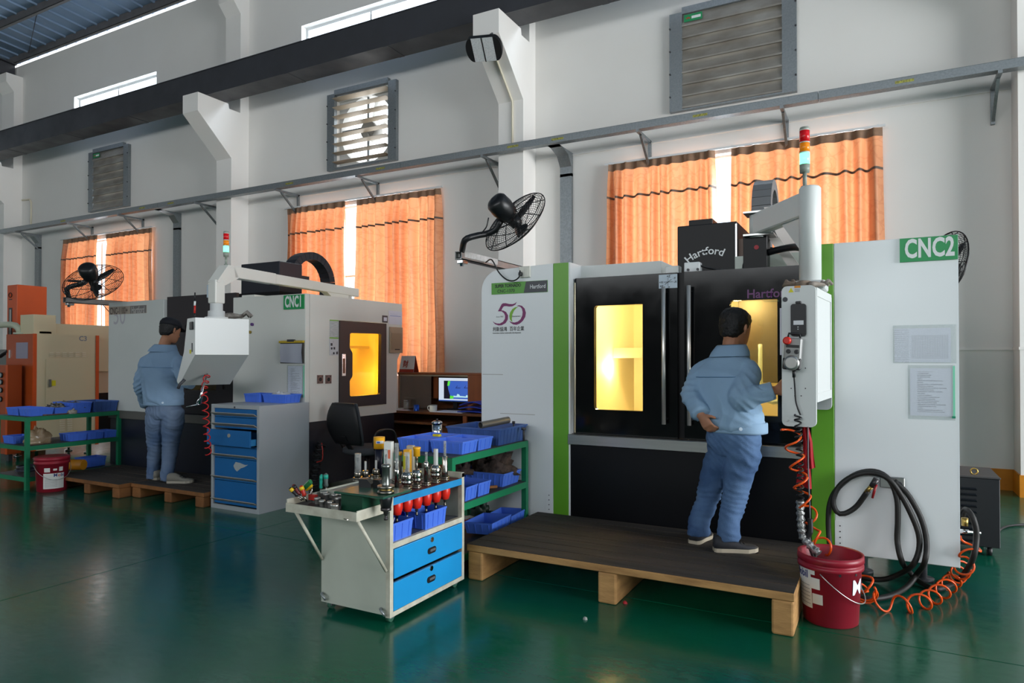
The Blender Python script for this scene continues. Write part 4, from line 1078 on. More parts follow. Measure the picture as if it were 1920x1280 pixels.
# the box sits turned a little on its column
_far = Wy(1559, 668, PY+.6)
_ang = math.atan2(_far.x-pb.x, .6)
_piv = Matrix.Translation((pb.x, PY, 0)) @ Matrix.Rotation(-_ang, 4, 'Z') @ Matrix.Translation((-pb.x, -PY, 0))
def _turn(root, skip):
    base = Matrix.Translation(root.location)
    def rec(o):
        o.data.transform(base.inverted() @ _piv @ base)
        for c_ in o.children: rec(c_)
    for o in list(root.children):
        if o.name.split('.')[0] not in skip: rec(o)
_turn(p2, {'column', 'column_foot', 'swing_arm', 'gusset', 'pivot_plate', 'pivot', 'pivot_block', 'brace', 'signal_tower'})
_turn(hw, set())
# cables hanging below the pendant
fo = thing('foil_wrapped_hose', 'silver foil wrapped hose hanging into the red pail', 'hose', tuple(PP(1512, 1035, 0)))
fpts = smooth_path([PP(1500, 938, 0), PP(1501, 965), PP(1503, 990), PP(1508, 1010), Vector((-.30, 4.16, .36))], 34)
rr = [.021+.004*math.sin(i*1.9)+.003*math.sin(i*3.1) for i in range(34)]
MB().tube(fpts, rr, 10).build('wrap', mat('crumpled_foil', '9b9c9b', .35, .7, var=.6, scale=60, col2='5a5a58', bump=.8, bscale=70), fo)
cpts = smooth_path([PP(1519, 972), PP(1519.5, 995), PP(1516, 1012), Vector((-.315, 4.17, .31))], 60)
MB().tube(cpts, [.013+.003*(i % 2) for i in range(60)], 8).build('corrugated_end', M_black, fo)
MB().tube(smooth_path([PP(1515, 800), PP(1515.5, 880), PP(1518, 940), PP(1519, 974)], 12), .004, 6).build('thin_cable', mat('grey_cable', '63666a', .5), fo)
M_rag = mat('red_rag_cloth', 'a3121f', .8, var=.3, scale=14, col2='6d0c16')
def cloth(name, pts_l, pts_r, y, amp, waves, m, parent=None, depth=.0, seed=0):
    """hanging cloth between a left and a right edge (lists of points of equal length)"""
    n = 14; mb = MB(); vs = []
    K = len(pts_l)
    for k in range(K):
        for i in range(n+1):
            u = i/n; p = Vector(pts_l[k]).lerp(Vector(pts_r[k]), u)
            p.y += amp*math.sin(u*waves*2*PI+seed+k*.4)*(0.4+.6*k/(K-1)); vs.append(p)
    mb.add(vs, [(k*(n+1)+i, k*(n+1)+i+1, (k+1)*(n+1)+i+1, (k+1)*(n+1)+i) for k in range(K-1) for i in range(n)], True)
    mb.add([v+Vector((0, .004, 0)) for v in vs], [(k*(n+1)+i, (k+1)*(n+1)+i, (k+1)*(n+1)+i+1, k*(n+1)+i+1) for k in range(K-1) for i in range(n)], True)
    return mb.build(name, m, parent)
rg = cloth('cloth', [PP(1503, 802, -.06), PP(1504, 830, -.06), PP(1503, 860, -.06), PP(1504, 884, -.06)], [PP(1514, 802, -.06), PP(1521, 830, -.06), PP(1524, 860, -.06), PP(1527, 880, -.06)], 0, .02, 2.2, M_rag)
tag(rg, 'red cloth hanging below the control pendant', 'cloth')
rg2 = cloth('cloth', [PP(1494, 870, -.09), PP(1491, 895, -.09), PP(1489, 915, -.09)], [PP(1516, 878, -.09), PP(1518, 900, -.09), PP(1519, 922, -.09)], 0, .015, 2, M_rag)
tag(rg2, 'darker red cloth hanging lower behind the orange coil', 'cloth')
# gloves lying on the pendant
M_glove = mat('grey_brown_glove', '8d7c6d', .85, var=.6, scale=22, col2='5c4c40')
def glove(parent_name, label, c, ang, m, s=1.0):
    c = Vector(c); R = Matrix.Translation(c) @ Matrix.Rotation(ang, 4, 'Z'); t = thing(parent_name, label, 'gloves', tuple(c))
    g = MB(); secs = []
    for k in range(6):
        u = k/5; r = .045-.006*u; secs.append([R @ Vector((-.07*s+.12*s*u, r*s*math.cos(2*PI*i/10), .022*s+.018*s*math.sin(2*PI*i/10)*(1+.3*math.sin(u*5)))) for i in range(10)])
    g.loft(secs); g.build('palm', m, t)
    for i, (dy, L, dz) in enumerate(((-.032, .05, .025), (-.011, .065, .03), (.011, .06, .018), (.032, .048, .026))):
        MB().tube([R @ Vector(p) for p in ((.045*s, dy*s, .024*s), (.045*s+L*s*.5, dy*1.15*s, (.024+dz)*s), (.045*s+L*s, dy*1.3*s, (.012+dz*.3)*s))], [.012*s, .0115*s, .009*s], 8).build('finger', m, t)
    MB().tube([R @ Vector(p) for p in ((-.01*s, .035*s, .024*s), (.02*s, .065*s, .03*s), (.045*s, .075*s, .018*s))], [.013*s, .012*s, .009*s], 8).build('thumb', m, t)
    return t
gz = pzt-.008
glove('glove', 'brownish work glove lying crumpled on the tall pendant, the left one', (cc.x-.045, 4.30, gz+.0), 2.3, M_glove, 1.0)
glove('glove', 'grey work glove lying on the tall pendant beside its column, the right one', (cc.x+.05, 4.29, gz), .7, mat('pale_glove', '9a9188', .85, var=.5, scale=22, col2='6b6056'), .8)

# orange coiled air hose: hangs from the pendant, runs behind the pail and along the floor to the machine end
M_orange_hose = mat('orange_hose', 'e2520f', .3)
oh = thing('coiled_air_hose', 'bright orange coiled air hose looping over the floor to the machine end', 'hose', (.1, 4.3, 0))
coil([PP(1481, 800), PP(1486, 830, -.02), PP(1495, 870), PP(1503, 915), PP(1510, 945), PP(1522, 980, -.05), PP(1530, 1015, -.05), Vector((-.14, 4.42, .25)), Vector((-.06, 4.44, .12))], lambda u: .05-.012*math.sin(PI*u), .0065, 10, 6, 16).build('hanging_coil', M_orange_hose, oh)
fp = [Vector((-.06, 4.44, .10)), Wz(1612, 1110, .05), Wz(1650, 1127, .05), Wz(1690, 1133, .05), Wz(1728, 1128, .05), Wz(1765, 1108, .05), Wz(1792, 1082, .05), Wy(1810, 1058, 4.86), Wy(1821, 1030, 4.9), Wy(1818, 1006, 4.93)]
coil(fp, .047, .0065, 13, 6, 18).build('floor_coil', M_orange_hose, oh)
MB().rings([(Vector((XR+.0, 4.935, Wy(1805, 996, 4.93).z)), .013), (Vector((XR+.05, 4.935, Wy(1805, 996, 4.93).z)), .013), (Vector((XR+.051, 4.935, Wy(1805, 996, 4.93).z)), .008), (Vector((XR+.11, 4.935, Wy(1805, 996, 4.93).z)), .008)], 12).build('coupling', M_chrome, oh)

# black rubber hose hung in loops on the right panel
M_rubber = mat('black_rubber', '1d1c1b', .55)
bh = thing('rubber_hose', 'black rubber hose hung in loops on a steel bracket of the right white panel', 'hose', (.0, 4.75, 0))
q = lambda x, y, o=.06: LP(x, y, o)
path1 = [q(1628, 915, .09), q(1606, 946), q(1584, 959), q(1570, 956), q(1563, 935), q(1575, 908, .05), q(1602, 889, .05), q(1632, 884, .05), q(1664, 893, .07), q(1692, 930), q(1718, 985), q(1723, 1020), q(1712, 1050, .08), Wz(1690, 1074, .1), Wz(1655, 1086, .03), Wz(1610, 1080, .02), Wz(1575, 1060, .02), q(1560, 1035, .03), q(1554, 990, .03), q(1556, 945, .03), q(1570, 915, .03), q(1604, 888, .03), q(1640, 882, .03), q(1667, 897, .04), q(1681, 930), q(1683, 970), q(1682, 1010), q(1690, 1045, .08), Wz(1706, 1073, .06), Wz(1730, 1094, .02), Wz(1760, 1104, .02), Wz(1795, 1088, .02), q(1822, 1052, .0), q(1831, 1005, .0), q(1824, 970, .0), q(1812, 957, -.04), q(1806, 970, -.06)]
MB().tube(smooth_path(path1, 220), .0165, 10).build('hose', M_rubber, bh)
path2 = [q(1676, 899, .04), q(1702, 925, .04), q(1726, 968, .05), q(1736, 1010, .06), q(1732, 1045, .1), Wz(1720, 1075, .1), Wz(1700, 1100, .03), Wz(1668, 1117, .02), Wz(1625, 1122, .02), Wz(1585, 1110, .02)]
MB().tube(smooth_path(path2, 80), .0165, 10).build('hose', M_rubber, bh)
gp = [q(1644, 893, .10), q(1634, 907, .10), q(1624, 918, .09)]
MB().tube([gp[0], gp[1]], [.020, .016], 10).build('gun_body', mat('dark_gun_metal', '3d3b3c', .35, .5), bh)
MB().tube([gp[1], gp[2]], [.014, .012], 10).build('brass_coupling', mat('brass', 'b79a55', .3, .9), bh)
MB().tube([q(1644, 903, .11), q(1640, 912, .12), q(1636, 927, .12)], [.006, .008, .007], 8).build('trigger', mat('dark_red_lever', '8c1a20', .4), bh)
MB().rings([(Vector((XR+.03, 4.94, Wy(1806, 970, 4.94).z)), .018), (Vector((XR+.03, 4.94, Wy(1806, 985, 4.94).z)), .018)], 12).build('brass_fitting', mat('brass'), bh)

# ================================================================== pails
M_pail = mat('dark_red_pail_plastic', '8e1a2c', .42, var=.2, scale=4, col2='6f1423', rvar=.08)
M_label = mat('pail_label_paper', 'cfd0cc', .55)
def on_cyl(c, r_at, ang, u, z): # point on a cylinder wall, u metres along the wall from angle ang
    r = r_at(z); a = ang+u/r; return Vector((c[0]+r*math.cos(a), c[1]+r*math.sin(a), z))
def cyl_patch(name, c, r_at, ang, u0, u1, z0, z1, m, parent, off=.0012, n=8):
    mb = MB(); vs = []
    for z in (z0, z1):
        for k in range(n+1): vs.append(on_cyl(c, lambda q: r_at(q)+off, ang, u0+(u1-u0)*k/n, z))
    mb.add(vs, [(k, k+1, n+1+k+1, n+1+k) for k in range(n)]); return mb.build(name, m, parent)
def cyl_text(body, size, c, r_at, ang, u, z, m, parent, bold=0.0, xs=1.0, off=.002):
    cu = bpy.data.curves.new('lettering', 'FONT'); cu.body = body; cu.size = size; cu.offset = bold; cu.resolution_u = 3
    ob = bpy.data.objects.new('lettering', cu); me = bpy.data.meshes.new_from_object(ob); bpy.data.objects.remove(ob); bpy.data.curves.remove(cu)
    bm = bmesh.new(); bm.from_mesh(me); bmesh.ops.triangulate(bm, faces=bm.faces[:])
    for _k in range(2): bmesh.ops.subdivide_edges(bm, edges=[e for e in bm.edges if e.calc_length() > size*.12], cuts=2); bmesh.ops.triangulate(bm, faces=bm.faces[:])
    bm.to_mesh(me); bm.free()
    for v in me.vertices: v.co = on_cyl(c, lambda q: r_at(q)+off, ang, u+v.co.x*xs, z+v.co.y)
    me.materials.clear(); return put('lettering', me, m, parent)
M_navy = mat('navy_print', '1c2a6b', .5)
def pail(c, H, rb, rt, label, full):
    c = Vector(c); t = thing('pail', label, 'bucket', tuple(c), 'dark red oil pails')
    r_at = lambda z: rb+(rt-rb)*min(1, max(0, (z-c.z)/(H*.84)))
    z = c.z
    prof = [(c+Vector((0, 0, 0)), rb-.01), (c+Vector((0, 0, .008)), rb), (c+Vector((0, 0, H*.80)), rt-.002), (c+Vector((0, 0, H*.805)), rt+.010), (c+Vector((0, 0, H*.86)), rt+.010), (c+Vector((0, 0, H*.865)), rt+.003), (c+Vector((0, 0, H*.90)), rt+.003), (c+Vector((0, 0, H*.905)), rt+.012), (c+Vector((0, 0, H)), rt+.010), (c+Vector((0, 0, H)), rt+.002), (c+Vector((0, 0, H*.98)), rt-.004), (c+Vector((0, 0, .02)), rb-.006), (c+Vector((0, 0, .018)), .001)]
    MB().rings(prof, 40, caps=False).build('shell', M_pail, t)
    MB().rings([(c+Vector((0, 0, 0.0005)), rb-.01), (c+Vector((0, 0, .004)), rb-.01)], 40).build('base', M_pail, t)
    view = math.atan2(-c.y, -c.x)
    a = view+.9
    hr = MB(); pts = []
    for k in range(25):
        b_ = PI*k/24; pts.append(c+Vector((0, 0, H*.78))+Vector((math.cos(view+(.2 if full else .25)+b_+(-.5 if full else -1.55))*(rt+.014), math.sin(view+(.2 if full else .25)+b_+(-.5 if full else -1.55))*(rt+.014), -math.sin(b_)*H*.42)))
    hr.tube(pts, .0028, 6).build('wire_handle', mat('galvanised_wire', 'b9bcbc', .3, .8), t)
    return t, c, r_at, view
t, c, ra, vw = pail((-.243, 4.17, 0), .375, .140, .158, 'open dark red oil pail beside the long wooden platform', True)
cyl_patch('front_label', c, ra, vw-1.02, -.08, .055, .09, .30, M_label, t); cyl_text('Mobil', .058, c, ra, vw-1.02, -.083, .252, M_navy, t, .0012, .92)
for k in range(6): cyl_patch('print_line', c, ra, vw-1.02, -.05, .045, .11+k*.02, .114+k*.02, mat('grey_print', '8d9091', .6), t, .0018)
cyl_patch('small_label', c, ra, vw-.46, -.035, -.008, .275, .30, M_label, t); cyl_patch('square_label', c, ra, vw-.42, -.04, .012, .20, .26, M_label, t); cyl_patch('square_label', c, ra, vw-.40, -.035, .022, .12, .175, M_label, t)
cyl_text('M', .115, c, ra, vw+.74, .0, .185, mat('bright_white_print', 'e6e6f2', .5), t, .0015, .95); cyl_text('obil', .115, c, ra, vw+.74, .10, .185, mat('bright_white_print'), t, .0015, .9)
for da in (.30, .92): cyl_patch('slot', c, ra, vw+da, -.006, .006, .285, .305, M_txt_black, t, .0015)

# ================================================================== black vented transformer box at the right
tx = thing('transformer_box', 'black vented metal box on castors behind the right end of the large machine', 'equipment box', (.45, 6.3, 0))
TY = 6.02; txr = Wy(1875, 900, TY).x; tzt = Wy(1875, 899, TY).z
B((.05, TY, .07), (txr, TY+.52, tzt), .004).build('case', mat('black_crackle_case', '101318', .45), tx)
B((.045, TY-.005, tzt), (txr+.005, TY+.525, tzt+.012), .003).build('lid', mat('dark_grey_lid', '3d3b3c', .5), tx)
for k in range(10):
    for x0_ in (.33, .52):
        s = MB(); z_ = tzt-.08-k*.042; s.add([(x0_, TY-.0005, z_-.012), (x0_+.11, TY-.0005, z_-.012), (x0_+.10, TY-.012, z_+.002), (x0_+.01, TY-.012, z_+.002), (x0_+.01, TY-.0005, z_+.008), (x0_+.10, TY-.0005, z_+.008)], [(0, 1, 2, 3), (3, 2, 5, 4), (0, 3, 4), (1, 5, 2)])
        s.build('vent_slot', mat('black_vent', '1d2026', .35), tx)
MB().tube([(.62+.022*math.cos(a), TY+.1, tzt+.034+.022*math.sin(a)) for a in [2*PI*k/16 for k in range(16)]], .006, 6, closed=True).build('lifting_eye', mat('brass'), tx)
for (x_, y_) in ((.12, TY+.06), (txr-.06, TY+.06), (.12, TY+.46), (txr-.06, TY+.46)):
    w_ = MB().cyl((x_-.015, y_, .035), (x_+.015, y_, .035), .035, n=14); w_.build('castor', M_black, tx)
    MB().box((x_-.02, y_-.02, .045), (x_+.02, y_+.02, .0695)).build('castor_fork', M_galv, tx)
MB().tube(smooth_path([(txr-.02, TY+.5, .12), (txr+.05, TY+.7, .012), (1.0, 7.2, .012), (1.6, 7.6, .012)], 20), .01, 6).build('power_cable', M_black, tx)

# ================================================================== timber platforms
M_plank = mat('grimy_plank_top', '2b2825', .8, var=.75, scale=3, col2='4a4038', stretch=(.5, 3, 1), bump=.25, bscale=20)
M_wood = mat('raw_timber', 'b58a55', .75, var=.6, scale=5, col2='6d4a2a', stretch=(1, 1, 4), bump=.25, bscale=30, lo=.4, hi=.75)
M_wood_dark = mat('dark_timber', '8a5a30', .8, var=.6, scale=6, col2='4a2f1a', bump=.2, bscale=30)
def platform(label, x0, x1, y0, y1, zt, bear, nplank, wood, bh_, planks_rand=0.0, group=None):
    t = thing('timber_platform', label, 'platform', ((x0+x1)/2, (y0+y1)/2, 0), group)
    th = zt-bh_
    w_ = (y1-y0)/nplank
    for k in range(nplank):
        g = .003
        ya, yb = y0+k*w_+(g if k else 0), y0+(k+1)*w_-g
        pl = B((x0, ya, bh_), (x1, yb, zt-.0035), .004).build('plank', wood, t)
        B((x0+.004, ya+.003, zt-.0035), (x1-.004, yb-.003, zt)).build('grimy_top', M_plank, pl)
    for (xa, xb) in bear:
        B((xa, y0+.005, 0), (xb, y1-.02, bh_-.0005), .012).build('bearer', wood, t)
    return t
platform('long low timber platform with blackened planks in front of the large machine', -2.385, -.39, 3.81, 4.865, .232, ((-2.38, -2.27), (-1.475, -1.36), (-.505, -.395)), 8, M_wood, .185)

# ================================================================== storage racks and blue bins
M_rack = mat('green_rack_paint', '157a53', .45, var=.2, scale=6, col2='0c5236')
M_shelf = mat('dark_shelf_board', '3b3f3f', .6, var=.4, scale=5, col2='23302b')
M_bin = mat('blue_bin_plastic', '4d78e2', .38, var=.15, scale=5, col2='3a5cc0')
M_bin_dark = mat('dusty_dark_blue_bin', '3f62a8', .5, var=.5, scale=6, col2='28355a')
def rack(x0, x1, y0, y1, zs, label):
    t = thing('storage_rack', label, 'rack', ((x0+x1)/2, (y0+y1)/2, 0), 'green steel storage racks')
    p = .04
    for x in (x0, x1-p):
        for y in (y0, y1-p): B((x, y, 0), (x+p, y+p, zs[-1]-.004)).build('post', M_rack, t)
    for z in zs:
        for (a, b, c, d) in ((x0+p, x1-p, y0, y0+p), (x0+p, x1-p, y1-p, y1), (x0, x0+p, y0+p, y1-p), (x1-p, x1, y0+p, y1-p)):
            B((a, c, z-.05), (b, d, z-.003)).build('rail', M_rack, t)
        B((x0+.005, y0+.005, z-.003), (x1-.005, y1-.005, z)).build('shelf', M_shelf, t)
    return t
def bin_mesh(w, d, h, ribs=True):
    """open tapered bin, w along x, d along y, origin at bottom centre"""
    mb = MB(); s = .92; th = .004
    def loop(k, z, inset=0): return [Vector((sx*(w/2*k-inset), sy*(d/2*k-inset), z)) for sx, sy in ((-1, -1), (1, -1), (1, 1), (-1, 1))]
    mb.loft([loop(s, 0), loop(1, h-.012)], caps=False, smooth=False)
    mb.loft([loop(1, h-.012), loop(1.03, h-.012), loop(1.03, h), loop(1, h, th), loop(s, .006, th)], caps=False, smooth=False)
    mb.add(loop(s, 0), [(3, 2, 1, 0)]); mb.add(loop(s, .006, th), [(0, 1, 2, 3)])
    if ribs:
        for (L, ax) in ((w, 0), (d, 1)):
            n = max(3, int(L/.05))
            for k in range(n):
                u = (k+.5)/n-.5
                for sgn in (-1, 1):
                    a = Vector((u*w*.94, sgn*d/2*s, .004)) if ax == 0 else Vector((sgn*w/2*s, u*d*.94, .004))
                    b = Vector((u*w, sgn*d/2, h-.012)) if ax == 0 else Vector((sgn*w/2, u*d, h-.012))
                    mb.bar(a, b, .005, .006, (0, 1, 0) if ax == 0 else (1, 0, 0))
    return mb
_bins = {}
def bin_(x, y, z, w, d, h, label, rot=0.0, m=None, tilt=0.0, tiltx=0.0):
    m = m or M_bin; key = (round(w, 3), round(d, 3), round(h, 3), m.name)
    if key not in _bins:
        me = bin_mesh(w, d, h).mesh('storage_bin'); me.materials.append(m); _bins[key] = me
    o = bpy.data.objects.new('storage_bin', _bins[key]); COL.objects.link(o)
    o.location = (x, y, z); o.rotation_euler = (tiltx, tilt, rot)
    return tag(o, label, 'storage bin', 'blue plastic storage bins')
RX1, RX0, RY0, RY1 = -2.44, -3.02, 3.72, 4.81
rk2 = rack(RX0, RX1, RY0, RY1, (.14, .48, .80), 'green steel rack with blue bins between the tool cart and the large machine')
bw, bd = .262, .195
bin_(-2.585, 3.965, .80, bw, bd, .085, 'blue bin at the near corner of the rack top next to the large machine')
bin_(-2.862, 3.965, .80, bw, bd, .085, 'blue bin on the rack top, left beside the near corner bin')
bin_(-2.585, 4.172, .80, bw, bd, .085, 'blue bin on the rack top between the near corner bin and the dusty tote')
bin_(-2.862, 4.172, .80, bw, bd, .085, 'blue bin with a yellow clip on its rim, on the rack top')
bin_(-2.685, 4.59, .80, .46, .44, .125, 'large dusty dark blue tote carrying a steel pipe on the rack top', m=M_bin_dark)
B((-2.83, 4.055, .882), (-2.77, 4.085, .90), .004).build('yellow_clip', mat('yellow_plastic', 'd8c41a', .4)); tag(bpy.data.objects['yellow_clip'], 'small yellow clip on the rim of a blue bin', 'clip')
# pipe across the tote
pp = [Wy(901, 797, 4.36), Wy(953, 787, 4.62)]
pv = (pp[1]-pp[0]).normalized(); pth = MB(); 
n_ = pv.orthogonal().normalized()
pth.rings([(pp[0], .026), (pp[1], .026)], 20, caps=False); pth.rings([(pp[0], .021), (pp[1], .021)], 20, caps=False); pth.rings([(pp[0], .021), (pp[0]-pv*.0005, .026)], 20, caps=False); pth.rings([(pp[1], .021), (pp[1]+pv*.0005, .026)], 20, caps=False)
tag(pth.build('steel_pipe', mat('grey_pipe', '6c6a66', .4, .5)), 'grey steel pipe lying across the dusty blue tote', 'pipe')
for k, (x_, y_, h_, r_) in enumerate(((963, 795, .10, .006), (982, 792, .055, .009))):
    p = Wy(x_, y_, 4.66); p.z = .80+.008
    bt = thing('bolt', ('long thin bolt standing upright in the dusty blue tote', 'short thick bolt head standing in the dusty blue tote')[k], 'bolt', tuple(p))
    MB().cyl(p, p+Vector((0, 0, h_+.05)), r_, n=10).build('shaft', M_steel_dark, bt); MB().cyl(p+Vector((0, 0, h_+.03)), p+Vector((0, 0, h_+.05)), r_*1.9, n=6).build('nut', M_steel_dark, bt)
# middle shelf
bin_(-2.575, 3.98, .48, .24, .165, .095, 'blue bin on the middle rack shelf nearest the tool cart', rot=.06)
bin_(-2.575, 4.16, .48, .24, .165, .095, 'blue bin on the middle rack shelf, second from the tool cart', rot=.0)
bin_(-2.70, 4.60, .48, .46, .27, .10, 'long blue bin heaped with dark rags on the middle rack shelf')
M_rags = mat('dark_rag', '2c2624', .9, var=.7, scale=30, col2='5a4a44', bump=.5, bscale=40)
def heap(name, label, cat, c, sx, sy, sz, m, seed, group=None, n=24, parent=None, amp=.35):
    mb = MB(); vs = []; fs = []; R_ = 12
    for j in range(R_+1):
        ph = PI/2*j/R_
        for i in range(n):
            th = 2*PI*i/n; d = Vector((math.cos(th)*math.cos(ph), math.sin(th)*math.cos(ph), math.sin(ph)))
            k = 1+amp*noise.noise(d*2.3+Vector((seed, 0, 0)))+amp*.6*noise.noise(d*5.7+Vector((0, seed, 0)))
            vs.append(Vector(c)+Vector((d.x*sx*k, d.y*sy*k, d.z*sz*k)))
    for j in range(R_):
        for i in range(n): i2 = (i+1) % n; fs.append((j*n+i, j*n+i2, (j+1)*n+i2, (j+1)*n+i))
    mb.add(vs, fs, True); mb.f.append([i for i in range(n)][::-1]); mb.sm.append(False)
    o = mb.build(name, m, parent)
    if parent is None: tag(o, label, cat, group)
    return o
heap('rag', 'dark striped rag heaped in the long blue bin on the middle rack shelf', 'rag', (-2.66, 4.62, .545), .17, .13, .17, M_rags, 3, amp=.6)
heap('rag', 'brownish rag hanging over the front of the long blue bin', 'rag', (-2.84, 4.47, .555), .09, .07, .09, M_rags, 8, amp=.6)
tag(MB().bar((-2.60, 4.30, .493), (-2.50, 4.42, .493), .02, .02, ch=.004).build('wooden_stick', M_wood_dark), 'short brown wooden stick on the middle rack shelf', 'stick')
# bottom shelf
bin_(-2.565, 4.40, .172, .235, .28, .085, 'blue bin tilted on the edge of the bottom rack shelf, nearer the tool cart', tilt=-.05, tiltx=.04)
bin_(-2.56, 4.675, .17, .22, .24, .08, 'blue bin tilted at the far end of the bottom rack shelf', tilt=-.05, tiltx=.06)
pk = MB(); pc_ = Vector((-2.87, 4.55, .142)); M_pack = mat('printed_plastic_packet', 'c9c9c6', .35, var=.9, scale=6, col2='b8202a', lo=.52, hi=.56)
heap('packet', 'red and white plastic packet on the bottom rack shelf', 'packet', pc_, .14, .12, .06, M_pack, 4)
heap('dark_fitting', 'dark green cast fitting behind the packet on the bottom rack shelf', 'fitting', (-2.83, 4.72, .142), .08, .06, .17, mat('dark_green_casting', '142a20', .5), 6, amp=.7)

# ================================================================== TOOL CART
M_cart = mat('cream_cart_paint', 'b9beb2', .5, var=.35, scale=3.5, col2='9aa093', rvar=.08)
M_cart_edge = mat('chipped_cream_frame', 'c9c7b8', .5, var=.55, scale=14, col2='8f8672')
M_cblue = mat('bright_blue_drawer', '1b93d4', .4, var=.25, scale=4, col2='1779b0')
cx0, cx1, cy0, cy1 = -2.83, -2.335, 2.95, 3.70
tc_ = thing('tool_cart', 'cream tool cart with two bright blue drawers and a rack of tool holders', 'tool cart', ((cx0+cx1)/2, (cy0+cy1)/2, 0))
B((cx0, cy0, .05), (cx1-.0285, cy0+.012, .69)).build('end_panel', M_cart, tc_)
B((cx0, cy1-.012, .05), (cx1-.0285, cy1, .689)).build('end_panel', M_cart, tc_)
B((cx0, cy0+.012, .05), (cx0+.012, cy1-.012, .69)).build('back_panel', M_cart, tc_)
for y in (cy0, cy1-.028): B((cx1-.028, y, .04), (cx1, y+.028, .715 if y > 3.2 else .69)).build('corner_post', M_cart_edge, tc_)
B((cx1-.028, cy0+.028, .04), (cx1, cy1-.028, .066)).build('bottom_rail', M_cart_edge, tc_)
B((cx1-.028, cy0+.028, .408), (cx1, cy1-.028, .438)).build('shelf_rail', M_cart_edge, tc_)
B((cx0+.012, cy0+.012, .425), (cx1-.028, cy1-.012, .436)).build('shelf', mat('steel_shelf', '6c7079', .4, .3), tc_)
B((cx0+.012, cy0+.012, .05), (cx1-.03, cy1-.012, .06)).build('floor_panel', M_cart, tc_)
B((cx0, cy1-.03, .69), (cx1, cy1, .718)).build('top_rail', M_cart_edge, tc_)
for (z0_, z1_, pull, out) in ((.245, .404, .315, .004), (.068, .222, .146, .0)):
    dr = B((cx1-.016+out, cy0+.031, z0_), (cx1+.002+out, cy1-.031, z1_), .002).build('drawer', M_cblue, tc_)
    B((cx1-.40, cy0+.05, z0_+.005), (cx1-.017+out, cy1-.05, z1_-.045)).build('drawer_tray', M_galv, dr)
    yc_ = Wx(808, 1030, cx1).y
    MM = Matrix(((0, -1, 0, cx1+.003+out), (1, 0, 0, yc_), (0, 0, 1, pull), (0, 0, 0, 1)))
    MB().prism(rrect(.085, .036, .017, 4, -.0425, -.018), -.002, .004, MM).build('pull_recess', M_black, dr)
    MB().prism(rrect(.055, .014, .006, 3, -.02, -.006), -.004, -.002, MM).build('pull_lip', mat('grey_pull', '5e6266', .4), dr)
    MB().cyl((cx1+.002+out, yc_, pull+.062), (cx1+.007+out, yc_, pull+.062), .015, n=16).build('lock', M_chrome, dr)
B((cx1-.14, cy0+.06, .23), (cx1-.03, cy1-.1, .236)).build('paper_in_gap', M_paper, tc_)
# tray at the near end with two round struts
ty0 = 2.68; tz0, tz1 = .617, .664
B((cx0+.002, ty0+.006, tz0), (cx1-.002, cy0-.001, tz0+.005)).build('tray_floor', mat('dark_rubber_mat', '17181c', .5), tc_)
B((cx0, ty0, tz0), (cx1, ty0+.006, tz1)).build('tray_side', M_cart_edge, tc_)
B((cx1-.006, ty0+.006, tz0), (cx1, cy0, tz1+.006)).build('tray_side', M_cart_edge, tc_)
B((cx0, ty0+.006, tz0), (cx0+.006, cy0+.3, tz1+.02)).build('tray_side', M_cart_edge, tc_)
for x_ in (cx0+.012, cx1-.02):
    MB().tube([(x_+.03 if x_ < -2.6 else x_, ty0+.03, tz0), (x_, cy0-.008, .295)], .009, 10).build('strut', M_cart_edge, tc_)
for (x_, y_) in ((cx0+.03, cy0+.05), (cx1-.04, cy0+.05), (cx0+.03, cy1-.06), (cx1-.04, cy1-.06)):
    MB().cyl((x_-.012, y_, .022), (x_+.012, y_, .022), .022, n=14).build('castor', mat('green_stained_castor', '2d5a48', .6), tc_)
    B((x_-.018, y_-.018, .022), (x_+.018, y_+.018, .05)).build('castor_fork', M_galv, tc_)
for (x_, z_) in ((cx0+.01, .10), (cx1-.06, .085)):
    MB().tube(smooth_path([(x_, cy0-.001, z_), (x_+.02, cy0-.03, z_+.005), (x_+.04, cy0-.03, z_-.015), (x_+.03, cy0-.012, z_-.03)], 12), .007, 8).build('wheel_lock', M_galv, tc_)
# blue tool rack with red pockets
rkt = B((cx0+.30, cy0+.03, .672), (cx1-.004, cy1-.032, .684)).build('rack_plate', mat('dark_red_rack_plate', '5a1618', .4), tc_)
B((cx1-.004, cy0+.028, .644), (cx1, cy1-.028, .684)).build('rack_front_bar', mat('mid_blue_bar', '2a8cc8', .4, var=.3, scale=12, col2='1c6a9c'), tc_)
B((cx0+.012, cy0+.03, .672), (cx0+.298, cy1-.032, .682)).build('rack_plate', mat('grey_steel_plate', '7a7a78', .4, .4, var=.5, scale=9, col2='4a4640'), tc_)
M_cone = mat('red_tool_pocket', 'd92a1c', .35)
TOOLY = [3.092, 3.186, 3.280, 3.376, 3.476, 3.576]
for y_ in TOOLY:
    MB().rings([(Vector((-2.40, y_, .672)), .034), (Vector((-2.40, y_, .60)), .034), (Vector((-2.40, y_, .565)), .024)], 18).build('tool_pocket', M_cone, tc_)
